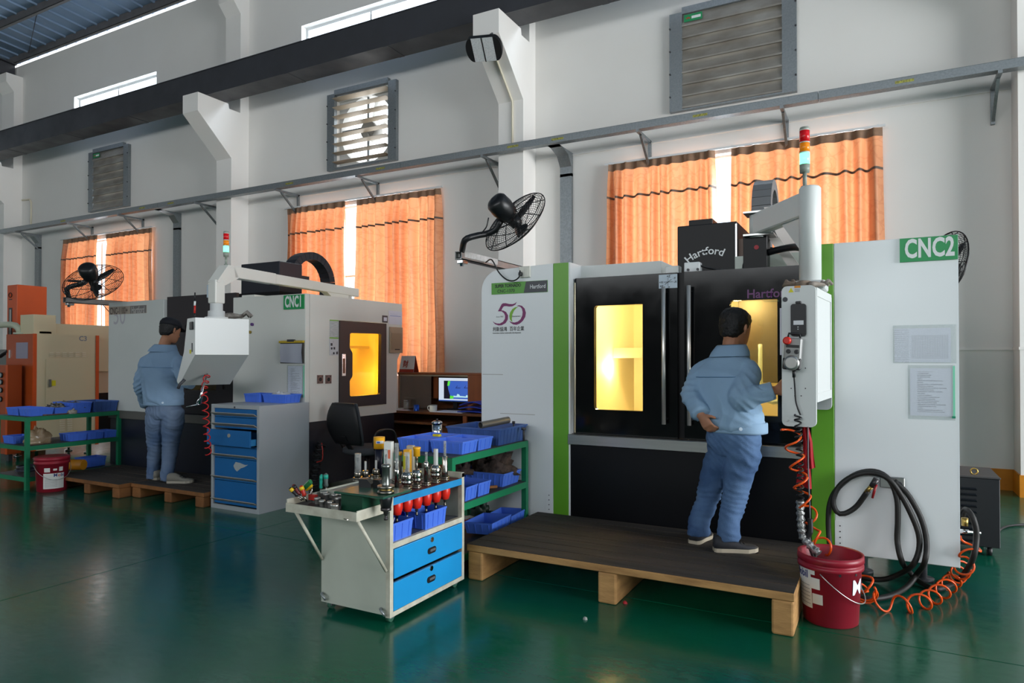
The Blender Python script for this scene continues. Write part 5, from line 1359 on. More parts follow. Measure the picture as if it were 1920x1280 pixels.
# ---- tool holders
M_tool = mat('bright_tool_steel', 'b4b2ac', .18, 1.0)
M_tool2 = mat('worn_tool_steel', '8c877d', .28, 1.0, var=.4, scale=20, col2='5e574c')
M_gold = mat('golden_tool_ring', '8f7a4c', .3, 1.0)
M_ctube = clear_mat('clear_tube_plastic', 'eef1f0', .12, .14, haze=.22)
M_cutter = mat('grey_carbide', '5d5f61', .3, .8)
M_ycap = mat('yellow_cap_plastic', 'e0a31c', .4)
def holder(x, y, z, kind, label, tube=None, stud=True):
    """tool holder standing in the rack: flange, chuck body, cutter or tube"""
    b = Vector((x, y, z)); t = thing('tool_holder', label, 'tool holder', tuple(b), 'tool holders standing on the tool cart')
    up = lambda L: [(b+Vector((0, 0, h)), r) for r, h in L]
    MB().rings(up([(.030, 0), (.030, .006), (.024, .008), (.024, .012), (.030, .014), (.030, .022)]), 22).build('flange', M_tool2, t)
    if kind == 'chuck':
        MB().rings(up([(.020, .022), (.020, .032), (.030, .036), (.034, .048), (.034, .054), (.0315, .056), (.0315, .060), (.034, .062), (.033, .085), (.026, .103), (.015, .108)]), 26).build('chuck_nut', M_tool, t); top = .105
    elif kind == 'slim':
        MB().rings(up([(.014, .022), (.013, .10), (.0155, .103), (.0155, .135), (.011, .14)]), 20).build('collet_body', M_tool, t); top = .138
    elif kind == 'taper':
        MB().rings(up([(.021, .022), (.019, .06), (.0165, .145), (.012, .15)]), 22).build('collet_body', M_tool, t); top = .148
    else:
        MB().rings(up([(.017, .022), (.022, .026), (.022, .052), (.017, .058)]), 20).build('collet_nut', M_tool2, t); top = .055
    if stud:
        MB().rings(up([(.016, -.10), (.010, -.118), (.010, -.135), (.006, -.136), (.006, -.148), (.0085, -.15), (.0085, -.162)]), 14).build('pull_stud', M_tool2, t)
        MB().rings(up([(.020, -.005), (.018, -.10)]), 14).build('shank', M_tool2, t)
    if tube:
        typ, h, r = tube
        if typ == 'hex':
            MB().rings(up([(r, top-.012), (r, top+h)]), 6, smooth=False).build('clear_tube', M_ctube, t); MB().rings(up([(r*.5, top-.02), (r*.5, top+h*.8)]), 10).build('cutter', M_cutter, t)
        elif typ == 'label':
            MB().rings(up([(r, top-.012), (r, top+h)]), 6, smooth=False).build('clear_tube', M_ctube, t); MB().rings(up([(r*.5, top-.02), (r*.5, top+h*.8)]), 10).build('cutter', M_cutter, t)
            B((x-r*.8, y-r-.004, z+top+.02), (x+r*.1, y-r-.002, z+top+h-.02)).build('yellow_label', mat('yellow_label', 'b9b320', .5), t)
        elif typ == 'cap':
            MB().rings(up([(r*.55, top-.01), (r*.55, top+h-.05)]), 12).build('cutter', M_tool2, t); MB().rings(up([(r*.65, top+h-.055), (r*.65, top+h-.03)]), 12).build('cutter_head', mat('copper_cutter', '9a7a55', .35, .8), t)
            MB().rings(up([(r*1.6, top+h-.035), (r*1.65, top+h+.005), (r*1.85, top+h+.007), (r*1.85, top+h+.018), (r*1.6, top+h+.02)]), 18).build('yellow_cap', M_ycap, t)
        else:
            MB().rings(up([(r, top-.01), (r, top+h)]), 8, smooth=False).build('cutter', mat('frosted_tube', 'b5b7b5', .4), t)
    return t
Zr = .684
holder(-2.40, TOOLY[0], Zr, 'slim', 'slim holder half hidden behind the green clamping block on the cart', ('hex', .06, .010))
holder(-2.40, TOOLY[1], Zr, 'chuck', 'round chuck with a yellow-labelled clear tube at the near end of the front row', ('label', .115, .0165))
holder(-2.40, TOOLY[2], Zr, 'chuck', 'round chuck whose cutter carries a wide yellow cap', ('cap', .115, .0125))
holder(-2.40, TOOLY[3], Zr, 'slim', 'slim long collet holder between two round chucks in the front row', ('hex', .06, .008))
holder(-2.40, TOOLY[4], Zr, 'chuck', 'round chuck with a frosted tube, second from the far end of the front row', ('frost', .10, .0145))
holder(-2.40, TOOLY[5], Zr, 'taper', 'tall tapered holder at the far end of the front row', ('hex', .095, .0085))
def at_row(px, py, z): p = Wz(px, py, z); return p
for (px, py, kind, tb, lab) in ((671, 901, 'short', ('hex', .115, .020), 'short holder with a thick clear hexagonal tube at the back left of the cart'),
        (685, 899, 'short', ('frost', .06, .007), 'short holder with a thin small tube, nearest the thick hexagonal tube'),
        (705, 896, 'short', ('frost', .058, .0075), 'short holder with a thin tube beside the black yellow-capped tube'),
        (743.5, 905, 'slim', ('hex', .105, .013), 'slim holder with a clear tube behind the green clamping block')):
    p = Wz(px, py, Zr); holder(p.x, p.y, Zr, kind, lab, tb)
# loose tubes and boxes standing in the back row
def tubething(name, label, px, py, r, h, capr, caph, m, mc, sides=16):
    p = Wz(px, py, Zr); t = thing(name, label, 'tube', tuple(p))
    MB().rings([(p, r), (p+Vector((0, 0, h-caph)), r)], sides, smooth=sides > 6).build('tube', m, t)
    MB().rings([(p+Vector((0, 0, h-caph)), capr), (p+Vector((0, 0, h)), capr)], max(12, sides)).build('cap', mc, t)
    return t, p
M_tblack = mat('black_tube_plastic', '15172a', .35)
tt, p = tubething('cutter_tube', 'tall black tube with an orange-yellow cap standing on the cart', 711, 893, .027, .255, .036, .075, M_tblack, M_ycap)
cyl_patch('cap_label', p, lambda z: .036, math.atan2(-p.y, -p.x), -.022, .03, p.z+.215, p.z+.232, mat('label_white'), tt)
cyl_patch('blue_print', p, lambda z: .036, math.atan2(-p.y, -p.x), -.016, .004, p.z+.218, p.z+.229, mat('blue_print', '3a6ac0', .5), tt, .002)
def boxthing(label, px, py, w, d, h, m, rot=.3):
    p = Wz(px, py, Zr); M = Matrix.Translation(p) @ Matrix.Rotation(rot, 4, 'Z')
    t = thing('cutter_box', label, 'box', tuple(p)); MB().box((-w/2, -d/2, 0), (w/2, d/2, h), M, .002).build('case', m, t); return t, M
tb_, M_ = boxthing('tall white cutter box standing behind the steel holder in the clamping block', 729, 897, .05, .045, .235, mat('white_cutter_box', 'd0d4cf', .45, alpha=1))
MB().box((.002, -.0245, .13), (.018, -.0235, .185), M_).build('red_print', mat('orange_red_print', 'd06a48', .5), tb_)
tb_, M_ = boxthing('tall yellow cutter box standing in the back row of the cart', 764, 899, .042, .042, .19, M_ycap); MB().box((.006, -.0225, .08), (.02, -.0215, .165), M_).build('label', mat('label_white'), tb_)
boxthing('grey translucent cutter box partly hidden behind the yellow capped cutter', 770, 893, .045, .04, .20, mat('grey_translucent_box', 'a8a293', .4))
tubething('cutter_tube', 'thin dark tube with a small yellow cap in the back row', 751, 897, .008, .17, .011, .022, mat('dark_grey_tube', '4c4c4a', .4), M_ycap, 10)
# ---- green clamping block with the holder being fitted
gb = thing('clamping_block', 'dark green clamping block holding a tool holder at the cart corner', 'clamping block', (-2.45, 2.88, tz0+.005))
M_gblock = mat('dark_green_block', '123f2c', .35)
GZ = .735
B((-2.495, 2.74, tz0+.006), (-2.345, 2.925, GZ), .004).build('block', M_gblock, gb)
B((-2.53, 2.725, GZ), (-2.20, 2.96, GZ+.012), .003).build('top_plate', mat('green_plate', '2f5a48', .25, .2), gb)
for (x_, y_, r_) in ((-2.46, 2.905, .3), (-2.37, 2.915, -.2)):
    M_ = Matrix.Translation((x_, y_, GZ+.012)) @ Matrix.Rotation(r_, 4, 'Z')
    MB().prism([(-.035, 0), (.035, 0), (.035, .02), (.01, .045), (-.035, .045)], -.025, .025, M_).build('clamp_jaw', M_black, gb)
hp_ = Vector((-2.255, 2.815, GZ+.013))
ht = thing('tool_holder', 'steel holder with a thin clear tube clamped upright in the green block', 'tool holder', tuple(hp_), 'tool holders standing on the tool cart')
U = lambda L: [(hp_+Vector((0, 0, h)), r) for r, h in L]
MB().rings(U([(.044, 0), (.044, .012), (.036, .015), (.036, .024), (.044, .027), (.044, .040)]), 28).build('flange', M_tool2, ht)
MB().rings(U([(.037, .0145), (.037, .0245)]), 28).build('gold_ring', M_gold, ht)
MB().rings(U([(.022, .040), (.0195, .045), (.0195, .13), (.024, .132), (.024, .146), (.015, .150)]), 24).build('collet_body', mat('satin_grey_steel', '7e827e', .3, .9), ht)
MB().rings(U([(.0095, .145), (.0095, .225)]), 6, smooth=False).build('clear_tube', M_ctube, ht); MB().rings(U([(.005, .14), (.005, .20)]), 8).build('cutter', M_cutter, ht)
MB().rings(U([(.036, -.002), (.034, -.03), (.026, -.075)]), 20).build('shank', M_black, ht)
MB().rings(U([(.026, -.075), (.028, -.077), (.028, -.09), (.014, -.095), (.012, -.11), (.008, -.112), (.008, -.125), (.011, -.127), (.011, -.14)]), 16).build('pull_stud', mat('dark_gun_metal'), ht)
# ---- collets on the tray
B((cx0+.012, ty0+.012, tz0+.0055), (-2.50, 2.935, tz0+.035), .003).build('collet_pad', mat('dark_rubber_mat'), tc_)
B((-2.50, ty0+.012, tz0+.0055), (-2.40, 2.73, tz0+.035), .003).build('collet_pad', mat('dark_rubber_mat'), tc_)
cpos = [(595, 941), (604, 946), (619, 948), (634, 941), (648, 949), (612, 933), (627, 934), (641, 931), (655, 938), (664, 943), (607, 925), (622, 926), (650, 928), (668, 933)]
lab_c = ['first collet at the front left of the tray', 'collet with bright rim second at the tray front', 'collet in the middle of the tray front', 'collet just right of the tray middle', 'large shiny collet standing closest to the tray front edge', 'collet in the second tray row, leftmost', 'collet in the second tray row, second', 'collet in the second tray row, third', 'collet in the second tray row, fourth', 'collet beside the green block, front one', 'small collet in the back tray row, leftmost', 'small collet in the back tray row, second', 'small collet in the back tray row, third', 'collet beside the green block, rear one']
cp_ = MB(); cp_.rings([(Vector((0, 0, 0)), .013), (Vector((0, 0, .022)), .0155), (Vector((0, 0, .024)), .0175), (Vector((0, 0, .032)), .0175), (Vector((0, 0, .034)), .015), (Vector((0, 0, .034)), .008), (Vector((0, 0, .012)), .007)], 20, caps=False)
cme = cp_.mesh('collet'); cme.materials.append(mat('satin_collet_steel', 'b5b3ae', .35, .8))
for (px, py), lb in zip(cpos, lab_c):
    p = Wz(px, py+3, tz0+.036); p.x = min(max(p.x, cx0+.03), cx1-.03); p.y = min(max(p.y, ty0+.03), 2.93)
    if p.x > -2.52 and p.y > 2.70: p.y = 2.70
    o = bpy.data.objects.new('collet', cme); COL.objects.link(o); o.location = p; tag(o, lb, 'collet', 'steel collets on the cart tray')
tag(MB().box((-.06, -.012, 0), (.06, .012, .004), Matrix.Translation((-2.44, 2.70, tz0+.0055)) @ Matrix.Rotation(-.35, 4, 'Z')).build('steel_strip', M_tool), 'flat steel strip lying at the tray front', 'steel strip')
# ---- hand tools standing in the tray
def driver(label, foot, top, m1, m2, r=.014, name='screwdriver'):
    a = Vector(foot); b = Vector(top); d = (b-a); t = thing(name, label, 'screwdriver', tuple(a))
    g = a+d*.35
    MB().tube([a, g], .004, 8).build('shaft', M_tool, t)
    pts = [g+(b-g)*k for k in (0, .08, .3, .6, .88, 1)]
    MB().tube(pts, [r*.6, r, r*.82, r, r*.95, r*.45], 10).build('grip', m1, t)
    MB().tube([g+(b-g)*.6, g+(b-g)*.9], [r*1.03, r*1.02], 10).build('grip_band', m2, t)
    return t
zt = tz0+.006
M_teal = mat('teal_grip', '1d9a86', .4); M_dgrip = mat('dark_grey_grip', '4d5a58', .5); M_redg = mat('red_grip', 'b52a22', .4); M_maroon = mat('maroon_grip', '6a2426', .4); M_yel = mat('yellow_grip', 'd8b21c', .4)
tA = Wz(600, 930, zt); tA.x = max(tA.x, cx0+.03)
driver('teal handled screwdriver standing at the back of the cart tray, left one', Wy(601, 930, 2.96), Wy(603, 889, 2.96), M_teal, M_teal, .011)
driver('grey and teal screwdriver standing at the back of the cart tray, right one', Wy(612, 926, 2.97), Wy(611, 887, 2.97), M_dgrip, M_teal, .013)
driver('black and yellow handled screwdriver leaning out over the tray corner', Wy(566, 938, 2.74), Wy(543, 914, 2.70), M_black, M_yel, .011)
driver('maroon handled screwdriver leaning out over the tray corner', Wy(569, 937, 2.75), Wy(549, 908, 2.72), M_maroon, M_black, .012)
driver('red handled screwdriver with yellow rings leaning at the tray corner', Wy(575, 940, 2.76), Wy(564, 910, 2.74), M_redg, M_yel, .013)
hk = thing('hex_key_set', 'folding hex key set with green and yellow handle in the tray corner', 'hex keys', tuple(Wy(578, 935, 2.8)))
k0, k1 = Wy(570, 915, 2.78), Wy(584, 901, 2.78); MB().bar(k0, k1, .022, .03, ch=.008).build('green_handle', mat('bottle_green_handle', '1c6a3c', .4), hk)
k0, k1 = Wy(573, 918, 2.79), Wy(585, 908, 2.79); MB().bar(k0, k1, .02, .024, ch=.007).build('yellow_handle', M_yel, hk)
for k in range(5):
    s_ = Wy(580+k*1.4, 913-k*.8, 2.80); MB().tube([s_, s_+Vector((.02-.006*k, .0, -.075))], .0022, 6).build('key', M_tool, hk)
MB().box((-.025, -.01, 0), (.025, .01, .03), Matrix.Translation(Wy(587, 930, 2.8)-Vector((0, 0, .02)))).build('red_base', M_redg, hk)
# ---- bins on the cart shelf
bin_(-2.435, 3.08, .438, .17, .19, .10, 'blue bin with papers at the near end of the cart shelf')
bin_(-2.42, 3.40, .438, .15, .22, .10, 'blue bin at the far end of the cart shelf')
bin_(-2.62, 3.28, .438, .17, .24, .095, 'blue bin at the back of the cart shelf')
pb_ = MB().box((-.05, -.03, 0), (.05, .03, .004), Matrix.Translation((-2.42, 3.02, .525)) @ Euler((.3, -.4, .4)).to_matrix().to_4x4()); tag(pb_.build('paper_card', M_paper), 'folded white card sticking out of the near cart bin', 'card')

heap('pebble', 'small grey pebble on the green floor before the long platform', 'pebble', Wz(1097, 1161, 0), .012, .012, .014, mat('grey_pebble', '8d8f8c', .8), 3)
heap('red_scrap', 'tiny red scrap beside the middle bearer of the long platform', 'scrap', Wz(1172, 1131, 0), .014, .012, .014, mat('red_scrap', 'a8202a', .5), 9)
# steel canister on the rack behind the bins
cn = thing('canister', 'small polished steel canister with lid behind the blue rack bins', 'canister', (-2.975, 4.325, .80))
MB().rings([(Vector((-2.975, 4.325, .80)), .038), (Vector((-2.975, 4.325, .945)), .038)], 24).build('body', M_chrome, cn)
MB().rings([(Vector((-2.975, 4.325, .945)), .041), (Vector((-2.975, 4.325, .958)), .041), (Vector((-2.975, 4.325, .966)), .03)], 24).build('lid', M_chrome, cn)
MB().rings([(Vector((-2.975, 4.325, .966)), .007), (Vector((-2.975, 4.325, .982)), .009)], 10).build('knob', M_black, cn)

# ================================================================== SMALLER MACHINE (CNC1)
from mathutils.geometry import tessellate_polygon
def plate_hole(outer, inner, M, th):
    """plate with one hole: 2D loops (u, v) -> local (u, 0..th, v) through M"""
    fr = [Vector((u, v, 0)) for u, v in outer]; hl = [Vector((u, v, 0)) for u, v in inner]
    tris = tessellate_polygon([fr, hl]); allp = fr+hl; n = len(allp); mb = MB()
    mb.add([M @ Vector((p.x, 0, p.y)) for p in allp]+[M @ Vector((p.x, th, p.y)) for p in allp], [tuple(t) for t in tris]+[tuple(i+n for i in t) for t in tris]
           + [(i, (i+1) % len(fr), (i+1) % len(fr)+n, i+n) for i in range(len(fr))]
           + [(len(fr)+i, len(fr)+(i+1) % len(hl), len(fr)+(i+1) % len(hl)+n, len(fr)+i+n) for i in range(len(hl))])
    return mb
F1, X1R, X1L, Y1B = 5.10, -5.12, -8.44, 6.69
Z1 = 2.10
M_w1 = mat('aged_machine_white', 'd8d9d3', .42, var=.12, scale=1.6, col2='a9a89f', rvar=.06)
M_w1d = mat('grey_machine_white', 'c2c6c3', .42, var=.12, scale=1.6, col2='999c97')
M_navy_panel = mat('dark_navy_panel', '1b1f2a', .38, var=.2, scale=3, col2='12141a')
M_dark_door = mat('dark_brown_door', '2a2528', .4)
m1 = thing('machining_center', 'older white machining centre with dark door, yellow side window and CNC1 sign', 'machine', (-6.8, 5.9, 0))
xa1, xb1 = Wy(307, 600, F1).x, Wy(437, 600, F1).x
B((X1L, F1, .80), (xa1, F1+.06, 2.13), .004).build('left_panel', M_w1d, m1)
B((xb1, F1, .79), (X1R, F1+.06, Z1), .004).build('right_panel', M_w1, m1)
B((X1L+.02, F1+.02, .12), (xa1, F1+.06, .70)).build('lower_panel', M_navy_panel, m1)
B((xa1, F1+.03, .12), (xb1, F1+.07, .70)).build('lower_panel', M_navy_panel, m1)
B((X1L+.01, F1-.005, .705), (xb1, F1+.05, .80), .003).build('steel_band', mat('dull_grey_band', '6e6c67', .4, .4), m1)
for x in (-8.2, -7.2, -6.4, -5.5):
    for y in (5.3, 6.5): MB().rings([((x, y, 0), .05), ((x, y, .02), .05), ((x, y, .021), .02), ((x, y, .14), .02)], 10).build('levelling_foot', M_steel_dark, m1)
# front door, dark, with olive window
dwx0, dwx1 = Wy(341, 640, F1).x, Wy(400, 640, F1).x
out_ = [(xa1+.003, .81), (xb1-.003, .81), (xb1-.003, 2.16), (xa1+.003, 2.16)]; inn_ = rrect(dwx1-dwx0, .75, .03, 3, dwx0, 1.08)
dd = plate_hole(out_, inn_, Matrix.Translation((0, F1+.04, 0)), .04).build('door', M_dark_door, m1)
B((dwx0-.02, F1+.082, 1.06), (dwx1+.02, F1+.088, 1.85)).build('window_pane', clear_mat('olive_window_glass', '8d7440', .05, .08, haze=.35), dd)
MB().cyl((xb1-.12, F1-.02, 1.1), (xb1-.12, F1-.02, 1.7), .014, n=12).build('door_handle', M_chrome, dd)
B((xa1+.01, F1+.071, .72), (xb1-.01, 5.25, .815)).build('leak_stop_sill', M_navy_panel, m1)  # added to keep the inner light from leaking below the door
# right side wall with window door
MX = Matrix(((0, -1, 0, X1R), (1, 0, 0, 0), (0, 0, 1, 0), (0, 0, 0, 1)))   # local (u=y, w -> -x, v=z)
def SP(x, y): p = Wx(x, y, X1R); return (p.y, p.z)
C6 = lambda L: [SP(610+x/6.74, 590+y/6.74) for x, y in L]
dz1 = 1.853; dzb = SP(724, 757.7)[1]; dy0, dy1 = SP(635.2, 680)[0], SP(724.3, 680)[0]
doorr = [(dy0, dzb), (dy1, dzb), (dy1, dz1), (dy0, dz1)]
side_out = [(F1+.061, .79), (6.585, .79), (6.60, 1.42), (Y1B, 1.56), (Y1B, Z1), (F1+.061, Z1)]
plate_hole(side_out, doorr, MX, .05).build('side_panel', M_w1, m1)
B((xb1, F1+.004, .02), (X1R-.004, F1+.06, .789)).build('corner_post', M_navy_panel, m1)
B((X1R-.05, F1+.06, .12), (X1R-.006, 6.55, .785)).build('side_lower_panel', M_navy_panel, m1)
hole_ = C6([(322, 230), (690, 240), (701, 252), (692, 985), (680, 1003), (318, 1030), (305, 1018), (303, 838), (312, 818), (334, 785), (339, 765), (339, 490), (334, 472), (308, 425), (303, 408), (308, 242)])
hole_ = hole_[::-1]
dr1 = plate_hole([(dy0+.004, dzb+.004), (dy1-.004, dzb+.004), (dy1-.004, dz1-.004), (dy0+.004, dz1-.004)], hole_, Matrix(((0, -1, 0, X1R+.006), (1, 0, 0, 0), (0, 0, 1, 0), (0, 0, 0, 1))), .04).build('side_door', M_dark_door, m1)
ys_ = [p[0] for p in hole_]; zs_ = [p[1] for p in hole_]
B((X1R-.045, min(ys_)-.02, min(zs_)-.02), (X1R-.038, max(ys_)+.02, max(zs_)+.02)).build('window_pane', clear_mat('amber_safety_glass', 'ffdd80', .04, .06, haze=.14), dr1)
hy, hz_ = SP(643.5, 684)
hh = B((X1R+.006, hy-.03, hz_-.12), (X1R+.012, hy+.03, hz_+.12), .003).build('recessed_handle', M_chrome, dr1)
B((X1R+.012, hy-.017, hz_-.09), (X1R+.014, hy+.017, hz_+.07)).build('handle_slot', mat('copper_slot', '8a5a44', .4), hh)
# inside of the smaller machine
ch = MB(); xa, xb, ya, yb, za, zb = -6.2, -5.19, 5.24, 6.62, .82, 2.04
ch.box((xa, yb, za), (xb, yb+.02, zb)); ch.box((xa-.02, ya, za), (xa, yb, zb)); ch.box((xa, ya, za-.02), (xb, yb, za)); ch.box((xa, ya, zb), (xb, yb, zb+.02))
ch.build('chamber_lining', mat('ochre_chamber', 'eadcae', .6), m1)
B((-5.75, 5.3, 1.56), (-5.55, 6.6, 1.59)).build('chamber_rail', M_sheetmetal, m1)
B((-5.62, 5.62, .83), (-5.58, 5.70, 2.03)).build('chamber_post', M_sheetmetal, m1)
B((-6.15, 5.4, .83), (-5.8, 6.5, 1.05)).build('chamber_table', M_sheetmetal, m1)
inner_light((-5.7, 5.9, 1.85), 22, (1, .92, .74)); inner_light((-5.45, 6.35, 1.2), 9, (1, .92, .74))  # lights without lamp bodies, added to make the amber window glow
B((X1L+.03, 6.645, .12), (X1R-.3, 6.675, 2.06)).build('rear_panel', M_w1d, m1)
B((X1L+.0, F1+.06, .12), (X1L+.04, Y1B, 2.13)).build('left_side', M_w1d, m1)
# top housing and cable hoop
th_ = [Wy(430, 497, 5.75), Wy(545, 520, 5.75)]
B((Wy(452, 500, 5.6).x, 5.6, 1.9), (Wy(524, 500, 5.6).x, 5.95, Wy(470, 494, 5.6).z), .006).build('spindle_housing', M_navy_panel, m1)
B((Wy(452, 500, 5.6).x+.02, 5.55, 1.9), (Wy(528, 500, 5.6).x+.02, 6.3, 2.2)).build('saddle_cover', M_mblack2, m1)
MY = Matrix(((0, 1, 0, 0), (1, 0, 0, 0), (0, 0, 1, 0), (0, 0, 0, 1)))
hx1_ = -6.45; yn = Wx(545, 505, hx1_).y; yf_ = Wx(628.5, 520, hx1_).y; zt_ = Wx(590, 473, hx1_).z
rc = (yn+yf_)/2; ro = (yf_-yn)/2; zc1_ = zt_-ro
M_hoop = mat('black_cable_chain', '24252c', .45)
for k in range(18):
    a0 = PI*1.10-PI*1.2*k/18; a1 = a0-PI*1.2/18*.95
    pl = [(rc+r*math.cos(a), zc1_+r*math.sin(a)) for r, a in ((ro*.76, a0), (ro*.76, a1), (ro, a1), (ro, a0))]
    MB().prism(pl, hx1_-.17, hx1_, MY).build('chain_link', M_hoop, m1)
B((hx1_-.17, rc-ro*1.0, 2.0), (hx1_, rc-ro*.70, zc1_+.02)).build('chain_riser', M_hoop, m1)
B((hx1_-.17, rc+ro*.7, 2.0), (hx1_, rc+ro*1.0, zc1_+.02)).build('chain_riser', M_hoop, m1)
B((hx1_-.17, rc-ro*.76, zc1_+.02), (hx1_, rc-ro*.2, zc1_+.07)).build('chain_end', M_hoop, m1)
B((xb1+.05, F1+.07, Z1-.02), (xb1+.25, F1+.25, Z1+.03), .004).build('top_bracket', M_w1, m1)
B((xa1+.75, F1+.0, 2.12), (xa1+.88, F1+.03, 2.26)).build('axis_plate', mat('pale_blue_label'), m1)
# nameplate, sign, dots
def LP1(x, y, off=.001):
    p = Wy(x, y, F1); p.y = F1-off; return p
n0, n1 = LP1(205, 583), LP1(275, 579)
npl = B((n0.x, F1-.004, LP1(205, 590).z), (n1.x, F1, LP1(240, 573.5).z)).build('nameplate', mat('faded_beige_plate', '9d9286', .5), m1)
zz = LP1(240, 587.5).z
B((LP1(245, 580).x, F1-.005, LP1(205, 589.5).z), (n1.x-.003, F1-.004, LP1(240, 574).z)).build('dark_field', mat('faded_dark_plate', '6d6a69', .5), npl)
text('lettering', 'CNC-1100+', .115, (LP1(206.5, 588).x, F1-.0048, zz+.0), XU, ZU, mat('brown_print', '4b3c36', .5), npl, .002, .62)
text('lettering', 'Hartford', .115, (LP1(247, 588).x, F1-.0056, zz+.0), XU, ZU, mat('pale_print', 'b5b2ae', .5), npl, .001, .62)
text('lettering', '50', .32, (LP1(212, 608).x, F1-.0008, LP1(212, 608).z), XU, ZU, mat('faded_logo_print', 'a9a6ae', .5), m1, 0, .8)
sg1 = B((LP1(533, 566).x, F1-.010, LP1(540, 580).z), (X1R-.013, F1, LP1(573, 551.5).z)).build('sign', M_sign, m1)
text('lettering', 'CNC1', .155, (LP1(535.5, 575).x, F1-.0108, LP1(536, 575.5).z), XU, ZU, M_white_print, sg1, .006, .56, space=1.05)
for (px, py, c_) in ((474, 608, '5b3a78'), (470, 622.5, '8f7a2e'), (462, 641, '3c3c3e')):
    p = LP1(px, py); MB().cyl((p.x, F1-.02, p.z), (p.x, F1, p.z), .016, n=16).build('push_button', mat('button_'+c_, c_, .4), m1)
# sockets and notices on the right side wall
def SB(name, x0, y0, x1, y1, m, parent, d=.003, o=0.0):
    a, b = SP(x0, y0), SP(x1, y1)
    return B((X1R+o, min(a[0], b[0]), min(a[1], b[1])), (X1R+o+d, max(a[0], b[0]), max(a[1], b[1]))).build(name, m, parent)
for px in (594.5, 610):
    s_ = SB('socket_plate', px, 703, px+10.5, 718.5, mat('brown_socket_plate', '7d625c', .45, .2), m1, .008)
    a, b = SP(px+5.2, 711), 0
    MB().cyl((X1R+.008, a[0], a[1]), (X1R+.011, a[0], a[1]), .020, n=14).build('socket_hole', M_txt_black, s_)
    for (u, v) in ((1.8, 705.5), (8.8, 705.5), (1.8, 716), (8.8, 716)):
        q_ = SP(px+u, v); MB().cyl((X1R+.008, q_[0], q_[1]), (X1R+.012, q_[0], q_[1]), .006, n=8).build('screw', M_steel_dark, s_)
def notice(name, label, x0, y0, x1, y1, m, extras=()):
    a, b = SP(x0, y0), SP(x1, y1); t = thing(name, label, 'notice', (X1R+.004, (a[0]+b[0])/2, b[1]))
    SB('sheet', x0, y0, x1, y1, m, t, .002, .001)
    for (nm, p0, p1, p2, p3, mm) in extras: SB(nm, p0, p1, p2, p3, mm, t, .001, .003)
    return t
M_side_text = mat('small_print_notice', 'c3c6c6', .6, var=.6, scale=18, col2='8d9194', stretch=(1, 1, 6))
notice('notice', 'narrow safety notice with green header beside the dark side door', 618, 600, 634.5, 632, M_side_text, (('header', 618, 599, 634.5, 602, M_txt_green),))
notice('notice', 'narrow pictogram notice below the safety notice beside the dark side door', 617.5, 633, 634.5, 666, mat('pictogram_notice', 'c9ccd0', .6, var=.5, scale=16, col2='9a9ca0', lo=.55, hi=.6), (('header', 617.5, 632, 634.5, 635, M_txt_green), ('pictogram', 619.5, 643, 623, 648, M_steel_dark), ('pictogram', 620, 651, 623, 655, M_steel_dark), ('pictogram', 625, 650.5, 628, 655, M_steel_dark), ('pictogram', 624, 660, 627, 664, M_steel_dark), ('pictogram', 630, 659, 633, 664, M_steel_dark)))
notice('notice', 'white handwritten note at the rear upper corner of the older machine', 728.5, 582, 753.5, 609, M_paper, (('writing', 731, 588, 744, 589, mat('blue_print')), ('writing', 731, 592, 751, 593, mat('blue_print'))))
notice('notice', 'small dark framed square sticker above the dark side door', 716.5, 591, 726.5, 605, mat('dark_sticker', '4d4348', .5), (('white_square', 719, 594.5, 725, 602, M_paper),))
pz = thing('plastic_pouch', 'tan plastic pouch hung on the rear edge of the older machine', 'pouch', (X1R+.02, SP(742, 660)[0], SP(742, 660)[1]))
SB('pouch_back', 729.5, 612.5, 753, 661.5, mat('tan_pouch_plastic', 'a3927c', .35), pz, .015, .001); SB('pouch_rim', 732, 624, 751, 656, mat('tan_pouch_dark', '94836d', .3), pz, .004, .016); SB('slot', 738, 654, 747, 656, M_txt_black, pz, .001, .020)
# clipboard and sheet on the front
cl_ = thing('clipboard', 'clipboard with yellow top edge and curled sheets hanging on the older machine', 'clipboard', tuple(LP1(549, 682, .02)))
a, b = LP1(527, 641), LP1(571, 681)
B((a.x, F1-.012, b.z), (b.x, F1-.002, a.z), .002).build('board', mat('dark_board', '4a4642', .6), cl_)
cloth('sheet', [Vector((a.x+.01, F1-.02, a.z-.02)), Vector((a.x+.01, F1-.028, (a.z+b.z)/2)), Vector((a.x+.012, F1-.022, b.z+.01))], [Vector((b.x-.02, F1-.02, a.z-.02)), Vector((b.x-.02, F1-.03, (a.z+b.z)/2)), Vector((b.x-.015, F1-.022, b.z))], 0, .006, 1.3, mat('grey_sheet', 'b0b3c0', .6), cl_)
B((a.x-.005, F1-.03, a.z-.012), (b.x+.005, F1-.002, a.z+.012), .003).build('yellow_edge', mat('yellow_strip', 'c2a52a', .5), cl_)
B(((a.x+b.x)/2-.05, F1-.034, a.z), ((a.x+b.x)/2+.05, F1-.012, a.z+.025), .003).build('clip', M_steel_dark, cl_)
a, b = LP1(539, 684), LP1(571, 745)
ds = thing('document_sleeve', 'clear sleeve with a typed page below the clipboard on the older machine', 'document', (a.x, F1-.004, b.z))
B((a.x+.01, F1-.003, b.z+.02), (b.x-.03, F1-.0015, a.z-.01)).build('page', M_doc_text, ds); B((a.x, F1-.0055, b.z), (b.x, F1-.0045, a.z)).build('sleeve', M_sleeve, ds); B((b.x-.012, F1-.008, b.z), (b.x, F1-.0056, a.z)).build('zip_strip', mat('mint_zip'), ds)

